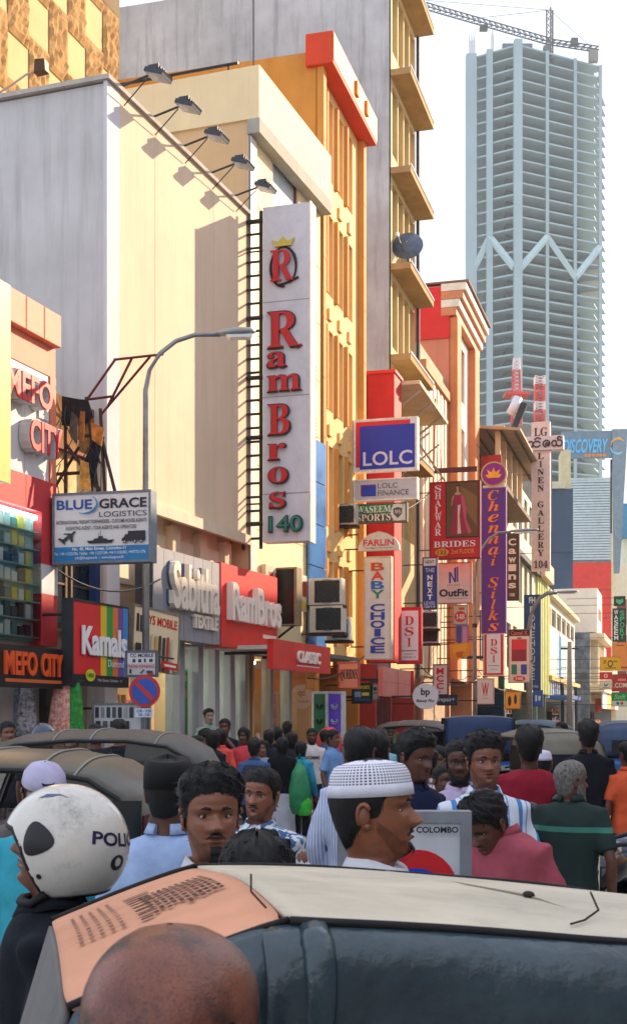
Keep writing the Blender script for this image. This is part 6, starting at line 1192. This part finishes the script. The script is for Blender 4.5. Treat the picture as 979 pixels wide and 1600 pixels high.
        V = np.array(V); Vh = V.reshape(-1, 3); Fh = grid_faces(m+1, n, True); g = G().add(hx(Vh), Fh)
        nt_ = (420, 160, 0)[lod]*(1 if hair in ('thick', 'short', 'long') else 0)
        if nt_:
            idx = rd2.integers(n, len(Vh), nt_)
            for q in idx:
                p_ = Vh[q]; nn = p_-np.array([0, .01, .10]); nn /= np.linalg.norm(nn); tan = np.cross(nn, [rd2.normal(), rd2.normal(), rd2.normal()]); tan /= max(np.linalg.norm(tan), 1e-6)
                dr = nn*.45+tan*.6+np.array([0, .15, -.35]); dr /= np.linalg.norm(dr); L_ = rd2.uniform(.012, .026)*(1.3 if hair == 'thick' else 1.); w = np.cross(dr, nn)*.0035
                a_ = p_-nn*.004; g.add(hx([a_-w, a_+w, a_+dr*L_]), [(0, 1, 2)])
        if lod < 2 and hair != 'long':      # fine roots that feather the hairline
            for q in range((520, 160)[lod]):
                k = rd2.integers(0, n); u = rd2.uniform(-.004, .009); a_ = head_surf(th[k]+rd2.uniform(-.06, .06), line[k]-u, .0006, face=False); j = rd2.integers(2, 5); b_ = V[j][(k+rd2.integers(-2, 3)) % n]; d_ = np.array(b_)-a_; w_ = np.cross(d_, a_-np.array([0, .01, .1])); w_ = w_/max(np.linalg.norm(w_), 1e-6)*.0016
                g.add(hx([a_, a_+d_*.6-w_, b_, a_+d_*.6+w_]), [(0, 1, 2, 3)])
        g.build('hair', hm, t, True)
    if extra: extra(t, hx)
    return t
# ---- headgear
def taqiyah(c='#dfe0ec', tall=.0, dots=True):
    def f(t, hx):
        n = 64; th = np.linspace(-math.pi, math.pi, n, endpoint=False); rows = []
        for z, o in ((.150, .006), (.150, .009), (.176, .0095), (.178, .0075), (.202, .006), (.222, -.004)):
            base = head_surf(th, np.minimum(z, .170+.3*(z-.17 if z > .17 else 0)), o, face=False); base[:, 2] = z+.006*np.cos(th)*0; rows.append(base)
        top = rows[-1]
        for k in (.75, .45, .2, .02): q = top.copy(); c_ = top.mean(0); q[:, :2] = c_[:2]+(top[:, :2]-c_[:2])*k; q[:, 2] = .222+tall+.016*(1-k*k); rows.append(q)
        V = np.array(rows); m_ = M(c, .9, .05, 30, .25, spec=.1)
        o = obj('cap_band', hx(V[:4].reshape(-1, 3)), grid_faces(4, n, True), m_, t, True)
        mm = m_
        if dots:
            mm = bpy.data.materials.new('knitted_mesh'); mm.use_nodes = True; tr = mm.node_tree; N = tr.nodes; b = N['Principled BSDF']; b.inputs['Roughness'].default_value = .9
            uv = N.new('ShaderNodeAttribute'); uv.attribute_name = 'knit'; vo = N.new('ShaderNodeVectorMath'); vo.operation = 'FRACTION'; sc_ = N.new('ShaderNodeVectorMath'); sc_.operation = 'MULTIPLY'; sc_.inputs[1].default_value = (1, 1, 1)
            tr.links.new(uv.outputs['Vector'], vo.inputs[0]); di = N.new('ShaderNodeVectorMath'); di.operation = 'DISTANCE'; di.inputs[1].default_value = (.5, .5, 0); tr.links.new(vo.outputs[0], di.inputs[0])
            cr = N.new('ShaderNodeValToRGB'); cr.color_ramp.elements[0].position = .27; cr.color_ramp.elements[0].color = (*lin('#4a3c3c'), 1); cr.color_ramp.elements[1].position = .34; cr.color_ramp.elements[1].color = (*lin(c), 1)
            tr.links.new(di.outputs['Value'], cr.inputs[0]); tr.links.new(cr.outputs[0], b.inputs['Base Color'])
        o2 = obj('cap_crown', hx(V[3:].reshape(-1, 3)), grid_faces(len(rows)-3, n, True), mm, t, True)
        if dots:
            at = o2.data.attributes.new('knit', 'FLOAT_VECTOR', 'CORNER'); vals = []
            vr = [0, 3.5, 6.5, 8.0, 8.01, 8.01, 8.01]
            for pl in o2.data.polygons:
                js = [v % n for v in pl.vertices]; big = max(js)-min(js) > n/2
                for v in pl.vertices:
                    j = v % n; j = j+n if (big and j < n/2) else j; i = v//n; vals += [j*72/n+.5*0, vr[min(i, 6)], 0]
            at.data.foreach_set('vector', vals)
    return f
def flat_cap(c='#121214'):
    def f(t, hx):
        n = 48; th = np.linspace(-math.pi, math.pi, n, endpoint=False); rows = []
        for z, o in ((.13, .008), (.13, .012), (.19, .012), (.222, .008), (.238, -.004)):
            base = head_surf(th, min(z, .165), o, face=False); base[:, 2] = z+.012*np.cos(th-.4)*(z > .2); rows.append(base)
        for k in (.9, .6, .02): q = rows[4].copy(); q[:, :2] *= k; q[:, 2] += .008*(1-k); rows.append(q)
        obj('cap', hx(np.array(rows).reshape(-1, 3)), grid_faces(len(rows), n, True), M(c, .8, .2, 12), t, True)
    return f
def ball_cap(c='#b9b4d0'):
    def f(t, hx):
        n = 48; th = np.linspace(-math.pi, math.pi, n, endpoint=False); rows = []
        for z, o in ((.155, .008), (.155, .012), (.19, .014), (.215, .016), (.232, .018), (.236, .018)):
            base = head_surf(th, min(z, .2349), o, face=False); rows.append(base)
        o = obj('cap_crown', hx(np.array(rows).reshape(-1, 3)), grid_faces(len(rows), n, True), M(c, .8, .1, 12), t, True)
        rows = [[(x, -.085-.075*k*math.sqrt(max(0, 1-(x/.08)**2)), .158-.018*k-.5*x*x*6*.4) for x in np.linspace(-.076, .076, 17)] for k in (0, .5, 1)]
        o = obj('cap_peak', hx(np.array(rows).reshape(-1, 3)), grid_faces(3, 17), M('#77746a', .8), t, True); md = o.modifiers.new('th', 'SOLIDIFY'); md.thickness = .005
        q = G(); q.add([(-.02, -.1, .186), (.02, -.1, .186), (.026, -.098, .2), (.012, -.098, .194), (-.012, -.098, .194), (-.026, -.098, .2)], [(0, 1, 2, 3, 4, 5)]); obj('cap_emblem', hx(q.V), q.F, M('#2a2440', .6), t)
    return f
def police_helmet(t, hx):
    n, m = 80, 36; C = np.array([0, .012, .112]); rad = np.array([.128, .152, .148])
    def S(th, el, o=0.): # el -90..90
        ce = np.cos(el); return C+np.stack([(rad[0]+o)*np.sin(th)*ce, -(rad[1]+o)*np.cos(th)*ce, (rad[2]+o)*np.sin(el)], -1)
    th = np.linspace(-math.pi, math.pi, n, endpoint=False); at = np.abs(th); low = np.interp(at, [0, .55, .85, 1.05, 1.25, 1.5, 2.2, math.pi], [.20, .17, -.05, -.45, -.92, -.98, -.80, -.62])
    rows = [S(th, low+(math.pi/2-.001-low)*(i/m)**.9) for i in range(m+1)]; hm = M('#d6d3c8', .22, .08, 7, coat=.6, dirt=.6)
    o = obj('helmet', hx(np.array(rows).reshape(-1, 3)), grid_faces(m+1, n, True), hm, t, True); md = o.modifiers.new('th', 'SOLIDIFY'); md.thickness = .02; md.offset = -1
    e = [S(np.array(th[k % n]), np.array(low[k % n]), -.006) for k in range(n+1)]; G().tube([tuple(v) for v in hx(e)], .008, 6).build('helmet_edge', M('#141416', .6), t, True)
    rows = [S(th, low+d_, o_) for d_, o_ in ((.02, -.02), (-.10, -.018), (-.2, -.03))]; sel = [f for f in grid_faces(3, n, True) if at[f[0] % n] > 1.15]; obj('helmet_lining', hx(np.array(rows).reshape(-1, 3)), sel, M('#161618', .8), t, True)
    def dec(name, pts, o_, mat): obj(name, hx([S(np.array(a), np.array(b), o_) for a, b in pts]), [tuple(range(len(pts)))], mat, t)
    blk = M('#1c1c20', .4)
    for sg in (1, -1):
        q = [S(np.array(sg*(1.12+.26*math.cos(a)*(1+.25*math.cos(a)))), np.array(.10+.27*math.sin(a)*(1-.25*math.cos(a))), .0015) for a in [2*math.pi*k/20 for k in range(20)]]
        cc = S(np.array(sg*1.1), np.array(.1), .010); obj('vent_cover', hx(q+[cc]), [(k, (k+1) % 20, 20) for k in range(20)], blk, t, True)
        dec('rivet', [(sg*(1.25+.05*math.cos(a)), -.5+.05*math.sin(a)) for a in [2*math.pi*k/12 for k in range(12)]], .0015, blk)
        dec('stripe', [(sg*.75, .78), (sg*1.0, .86), (sg*1.5, .93), (sg*1.2, .98), (sg*.85, .92)], .001, M('#55587a', .4))
    V, F = textmesh('POLICE', 'heavy', 3); P = [S(np.array(2.02+1.3*v[0]), np.array(.16+.22*v[1]), .0012) for v in V]; obj('lettering', hx(P), F, M('#1c1f44', .4), t)
    q = [S(np.array(2.6+.17*math.cos(a)), np.array(-.1+.13*math.sin(a)), .001) for a in [2*math.pi*k/20 for k in range(20)]]; obj('badge', hx(q), [tuple(range(20))], blk, t)
    G().tube([tuple(v) for v in hx([(.085, -.01, -.0), (.075, -.04, -.03), (.03, -.07, -.035), (-.03, -.07, -.035), (-.075, -.04, -.03), (-.085, -.01, 0)])], .011, 6).build('chin_strap', M('#101012', .7), t, True)
def small_helmet(c='#14161c'):
    def f(t, hx):
        g = G().ball((0, .01, .12), .125, .145, .14, 24, 16); V = np.array(g.V); F = [q for q in g.F if not (np.mean([g.V[i][1] for i in q]) < -.04 and np.mean([g.V[i][2] for i in q]) < .15) and np.mean([g.V[i][2] for i in q]) > .02]
        obj('helmet', hx(V), F, M(c, .15, .05, coat=.8), t, True)
    return f
def floral():
    m = bpy.data.materials.new('floral_cloth'); m.use_nodes = True; N = m.node_tree.nodes; L = m.node_tree.links; b = N['Principled BSDF']; b.inputs['Roughness'].default_value = .85
    tc = N.new('ShaderNodeTexCoord'); no = N.new('ShaderNodeTexNoise'); no.inputs['Scale'].default_value = 9; no.inputs['Detail'].default_value = 3
    vo = N.new('ShaderNodeTexVoronoi'); vo.inputs['Scale'].default_value = 21; mx = N.new('ShaderNodeMix'); mx.data_type = 'VECTOR'; mx.inputs[0].default_value = .12
    L.new(tc.outputs['Object'], no.inputs['Vector']); L.new(tc.outputs['Object'], mx.inputs[4]); L.new(no.outputs['Color'], mx.inputs[5]); L.new(mx.outputs[1], vo.inputs['Vector'])
    cr = N.new('ShaderNodeValToRGB'); cr.color_ramp.interpolation = 'CONSTANT'; e = cr.color_ramp.elements; e[0].color = (*lin('#2f4a78'), 1); e[1].position = .22; e[1].color = (*lin('#6f8fb4'), 1); q = e.new(.36); q.color = (*lin('#cfd6dc'), 1); q = e.new(.66); q.color = (*lin('#40608e'), 1)
    L.new(vo.outputs['Distance'], cr.inputs[0]); L.new(cr.outputs[0], b.inputs['Base Color']); return m
# ---- foreground
BALD = bpy.data.materials.new('bald_scalp'); BALD.use_nodes = True
def _bald():
    T_ = BALD.node_tree; N = T_.nodes; L = T_.links; b = N['Principled BSDF']; tc = N.new('ShaderNodeTexCoord')
    def nz(sc, de, lo, hi):
        n = N.new('ShaderNodeTexNoise'); n.inputs['Scale'].default_value = sc; n.inputs['Detail'].default_value = de; n.inputs['Roughness'].default_value = .65; L.new(tc.outputs['Object'], n.inputs['Vector'])
        m = N.new('ShaderNodeMapRange'); m.inputs[1].default_value = lo; m.inputs[2].default_value = hi; L.new(n.outputs[0], m.inputs[0]); return m.outputs[0]
    def mix(f, a, c):
        m = N.new('ShaderNodeMix'); m.data_type = 'RGBA'; L.new(f, m.inputs[0])
        if isinstance(a, str): m.inputs[6].default_value = (*lin(a), 1)
        else: L.new(a, m.inputs[6])
        m.inputs[7].default_value = (*lin(c), 1); return m.outputs[2]
    c = mix(nz(11, 7, .35, .65), '#8c4f36', '#622f20'); c = mix(nz(16, 9, .48, .62), c, '#38211a')
    g = N.new('ShaderNodeMath'); g.operation = 'MULTIPLY'; g.inputs[1].default_value = .55; L.new(nz(420, 2, .52, .62), g.inputs[0]); c = mix(g.outputs[0], c, '#1a100c')
    L.new(c, b.inputs['Base Color']); b.inputs['Specular IOR Level'].default_value = .55
    r_ = N.new('ShaderNodeMapRange'); r_.inputs[3].default_value = .2; r_.inputs[4].default_value = .42; L.new(nz(14, 6, .3, .7), r_.inputs[0]); L.new(r_.outputs[0], b.inputs['Roughness'])
    bp = N.new('ShaderNodeBump'); bp.inputs['Strength'].default_value = .25; bp.inputs['Distance'].default_value = .002; L.new(nz(300, 3, .3, .7), bp.inputs['Height']); L.new(bp.outputs[0], b.inputs['Normal'])
_bald()
def scalp(t, hx):
    o = [c for c in t.children if c.name.startswith('body')][0]; o.data.materials[0] = BALD
    n = 60; th = np.linspace(1.15, 2*math.pi-1.15, n+1); rows = []
    for i in range(9):
        f = i/8; z = -.02+(.135+.022*np.sin(5*th)+.012*np.sin(11*th+1)-(-.02))*f; rows.append(head_surf(th, z, .0012+.0015*math.sin(math.pi*f), face=False))
    obj('stubble', hx(np.array(rows).reshape(-1, 3)), grid_faces(9, n+1), M('#1c1310', .9, .4, 90, .5, c2='#3a241c'), t, True)
person('close bald man seen from behind at the bottom edge', 272, 1437, 1.09, 176, '#6b3e2c', '#8f8a84', hair=None, lod=0, extra=scalp, pitch=-4, arms=None)
person('police rider in a scuffed white helmet facing left', 80, 1238, 2.95, -84, '#6b4432', '#1c2026', '#8a7a5a', hair=None, lod=0, extra=police_helmet, pitch=-10, sleeve='short')
person('young man with thick black hair and stern look facing the camera', 330, 1208, 3.5, 20, '#8a573d', '#d2d4d8', '#2a2c34', 'thick', lod=0, beard='goatee', pitch=-2, yaw=-6)
person('low head of black hair just behind the cream roof', 402, 1316, 2.95, 165, '#6b4432', '#5a5a60', '#23262e', 'thick', lod=0)
person('man in profile wearing a white mesh prayer cap', 588, 1188, 3.1, 76, '#8c5438', '#e0e2e6', '#3a3c44', 'crop', lod=0, extra=taqiyah(), beard='goatee', yaw=4, pitch=-3)
person('smiling moustached man in a blue floral shirt', 406, 1203, 5.7, -22, '#8a563e', floral(), '#2a2c34', 'short', lod=0, beard='moustache', mouth_open=True, build=1.06, roll=4)
person('man seen from behind in a pale blue shirt and tall black cap', 262, 1187, 4.6, 172, '#5f3c2c', '#9db4d8', '#2a2c34', 'crop', lod=1, extra=flat_cap(), sleeve='long')
person('man in a white peaked cap beside the police helmet', 66, 1190, 4.9, 20, '#6b4432', '#3fa8bc', '#2a3a4a', 'crop', lod=1, extra=ball_cap(), pitch=18)
st = band([(0, '#d4dce8'), (.38, '#4f86c0'), (.62, '#d4dce8'), (.80, '#7fa6d4'), (.88, '#d4dce8')], 0, 9.5)
person('young man with centre parted hair in a blue and white striped shirt', 756, 1150, 6.1, 8, '#80503a', st, '#2a3a5a', 'thick', lod=0, beard='stubble', fold=.016)
person('bearded man with glasses behind the striped shirt', 718, 1159, 7.2, -6, '#5e3a2a', '#c9b8d8', '#2a2c34', 'short', lod=1, beard='full', extra=lambda t, hx: [obj('glasses', hx(q.V), q.F, M('#141416', .3), t, True) for q in [G().tube([(.031+.02*math.cos(a), -.098, .115+.014*math.sin(a)) for a in [2*math.pi*k/14 for k in range(15)]], .002, 5).tube([(-.031+.02*math.cos(a), -.098, .115+.014*math.sin(a)) for a in [2*math.pi*k/14 for k in range(15)]], .002, 5).bar((-.011, -.1, .118), (.011, -.1, .118), .004)]] and None)
person('broad man from behind in a maroon tee', 826, 1139, 8.6, 178, '#4f3022', '#8a1f30', '#23262e', 'thick', lod=1, build=1.16, collar=False)
gs = bpy.data.materials.new('banded_shirt'); gs = band([(0, '#2b3a37'), (.915, '#43806f'), (.940, '#2b3a37')], 2, .74)
person('old man with a long grey beard in a dark green shirt with a light band', 888, 1177, 7.1, 150, '#6b4636', gs, '#2c2f33', 'crop', lod=1, yaw=-38, hairmat=GREYHAIR, beard='long', hunch=.04, arms={'l': ((-.27, .05, 1.08), (-.26, .0, .84)), 'r': ((.26, .05, 1.08), (.24, -.1, .86))})
person('hunched man in a dusty pink shirt with bowed black hair', 800, 1240, 5.3, -50, '#5f3a2a', '#a8525e', '#23262e', 'thick', lod=0, pitch=34, hunch=.10, build=1.15, sleeve='long', hgt=1.60)
person('man in a blue pinstriped long shirt behind the prayer cap', 562, 1139, 6.9, 165, '#6b4432', band([(0, '#c4cee2'), (.5, '#6f84b8'), (.72, '#c4cee2')], 0, 60), '#c9ccd8', 'short', lod=1, sleeve='long', arms={'l': ((-.27, .02, 1.08), (-.2, .2, 1.0))})
person('dark haired man half hidden directly behind the prayer cap', 584, 1142, 7.0, 170, '#5a3828', '#8f9ab0', '#23262e', 'short', lod=1)
person('man in a navy and red jersey looking down, right of the prayer cap', 644, 1145, 6.6, 40, '#5e3a2a', band([(0, '#a82a34'), (.62, '#1c2440')], 2, 1.25), '#23262e', 'thick', lod=1, pitch=10)
person('woman with a headscarf behind the man with glasses', 684, 1168, 10.5, -10, '#6b4432', '#8a7a70', '#5a4a4a', 'long', lod=1)
person('child in dark clothes near the man with glasses', 694, 1196, 8.6, 20, '#5a3828', '#3a3038', '#23262e', 'short', lod=2)
person('man in a checked pale shirt left of the headscarf woman', 668, 1170, 9.4, 160, '#6b4432', band([(0, '#c9c0c4'), (.5, '#a88a94')], 0, 40), '#2a2c34', 'short', lod=1)
person('man in an orange shirt at the right edge', 980, 1160, 11.5, 200, '#6b4030', '#d8603a', '#2c2f38', 'short', lod=1)
person('man in black with a light hood walking away at right', 918, 1129, 11.5, 178, '#5a3828', '#1c1e24', '#2a2c34', 'thick', lod=1, extra=None)
person('rider in an orange vest far down the road', 876, 1129, 20., -60, '#5a3828', '#e0703a', '#23262e', 'short', lod=2)
person('man in a white cap half hidden behind the maroon tee', 846, 1172, 9.8, 175, '#6b4432', '#c9c4d0', '#23262e', 'crop', lod=1, extra=taqiyah('#d2cce4', dots=False))
# ---- the crowd by the shops
def backpack(t, hx): o = G().loft([ell(.12, .07, .98, 0, .2), ell(.15, .09, 1.1, 0, .2), ell(.15, .085, 1.25, 0, .19), ell(.1, .05, 1.36, 0, .16)]).build('backpack', M('#1a2438', .7, .1), t, True)
def lettered(txt, c):
    def f(t, hx):
        P, Fo = solid_text(txt, 'heavy', -.12, .12, 1.21, 1.27, -.142, .004); obj('lettering', P, Fo, M(c, .7), t)
    return f
person('man in a white tee with dark capitals across the chest', 487, 1139, 19.5, 6, '#5a3828', '#d4d2d0', '#23283a', 'short', lod=1, beard='full', extra=lettered('HOMME', '#1c2a44'), base=.0)
person('youth in a blue hooded top with a backpack, from behind', 397, 1156, 15.5, 172, '#5a3828', '#3f5f8c', '#23262e', 'thick', lod=1, sleeve='long', extra=backpack)
person('woman from behind in a black top and long white skirt', 441, 1153, 17.0, 178, '#4a3024', '#17171c', None, 'long', lod=1, sleeve='long', skirt='#b9bcc8', collar=False)
person('woman in a coral top facing the crowd', 381, 1138, 18.5, -15, '#5a3828', '#d8505a', '#3a3040', 'long', lod=1, collar=False)
crowd = [(308, 1151, 13.5, 60, '#23262e', 'man with cropped hair in black at the edge of the shop crowd', 'short'), (322, 1141, 17.5, 100, '#5f86c0', 'man in a light blue shirt facing right near the glass', 'thick'), (333, 1143, 17.0, 140, '#20242c', 'woman with tied hair in black near the glass', 'long'), (345, 1140, 18.2, 150, '#e0584a', 'woman in a bright coral shawl by the green poster', 'long'), (351, 1124, 19.5, -10, '#1c2230', 'dark shirted man with his hand to his face on the step', 'short'),
 (411, 1158, 17.6, -5, '#8f9aa8', 'woman in a pale grey top between the hooded youth and the skirt', 'long'), (420, 1141, 19.5, 160, '#2a2c36', 'dark haired woman in charcoal behind the hooded youth', 'long'), (434, 1137, 20., 175, '#16181e', 'tall man in black behind the white skirted woman', 'short'), (456, 1145, 18.8, 170, '#2c2a34', 'woman with long hair in plum black before the shop door', 'long'), (470, 1160, 17.5, 150, '#3a9ab8', 'person in teal carrying a green carrier bag', 'long'), (449, 1128, 22., 150, '#2f5f58', 'man in dark green by the shop door', 'short'),
 (508, 1141, 21., 120, '#3a5a8a', 'man in a blue and white banded tee beyond the white tee', 'short'), (520, 1141, 17., 60, '#6f96c8', 'man in a sky blue shirt facing right', 'short'), (594, 1139, 15., 0, '#7fb4c4', 'man in a pale teal tee far behind the prayer cap', 'short'), (609, 1141, 24., 20, '#23262e', 'distant man in dark clothes left of the grey trishaw', 'short'),
 (12, 1129, 14.5, 30, '#2a2c34', 'bearded man in a dark knit cap at the left edge', 'short'), (150, 1133, 14.5, 170, '#23262e', 'dark head behind the trishaws, left of the picture board', 'short'), (186, 1128, 14.8, 175, '#20242c', 'second dark head before the picture board', 'thick'), (112, 1145, 14.0, 0, '#b9c4cc', 'person in pale clothes among the red garments', 'short')]
for i, (px, yt, Y, fd, c, lb, hr) in enumerate(crowd):
    person(lb, px, yt, Y, fd, ['#6b4432', '#8a5c44', '#5a3828', '#7a4e3a'][i % 4], c, ['#23262e', '#2a3040', '#3a2c2c'][i % 3], hr, lod=1 if Y < 19 else 2, group='people by the shops', sleeve=['short', 'long'][i % 2], collar=i % 3 == 0, arms={'r': ((.28, -.08, 1.12), (.06, -.16, 1.42))} if 'hand to' in lb else None)
person('rider in a glossy dark helmet among the left trishaws', 68, 1133, 13.0, 175, '#5a3828', '#23262e', '#23262e', None, lod=1, extra=small_helmet('#1f3850'))
person('rider in a big black helmet before the shop crowd', 321, 1168, 14.2, 178, '#5a3828', '#1a1c22', '#23262e', None, lod=1, extra=small_helmet('#0f1014'), sleeve='long')
t = person('pale dress dummy standing inside the shop window', 326, 1108, 21.6, 30, '#a08a78', '#8fa49a', '#7a8a84', 'short', lod=1, base=.16, cat='mannequin', name='mannequin')
# green carrier bags
for i, (px, y0, y1, w, c, lb) in enumerate(((468, 1192, 1272, .14, '#2a8a5a', 'big green plastic sack carried by the person in teal'), (474, 1238, 1274, .10, '#35c03a', 'bright lime green carrier bag near the ground'))):
    Y = 16.6; a, b = Wp(px, y1, Y), Wp(px, y0, Y); h = b.z-a.z; rings = [[(w*k*math.cos(q)*(1+.1*math.sin(3*q+i)), .12*k*math.sin(q), h*f) for q in [2*math.pi*j/14 for j in range(14)]] for f, k in ((0, .7), (.15, .95), (.5, 1.), (.8, .75), (1., .25))]
    o = thing('carrier_bag', lb, 'bag', tuple(a), 0, 'green bags'); G().loft(rings).build('bag', M(c, .35, .25, 6, .4), o, True); G().tube([(-.05, 0, h*.97), (0, 0, h+.12), (.05, 0, h*.97)], .008, 5).build('handle', M(c, .4), o)
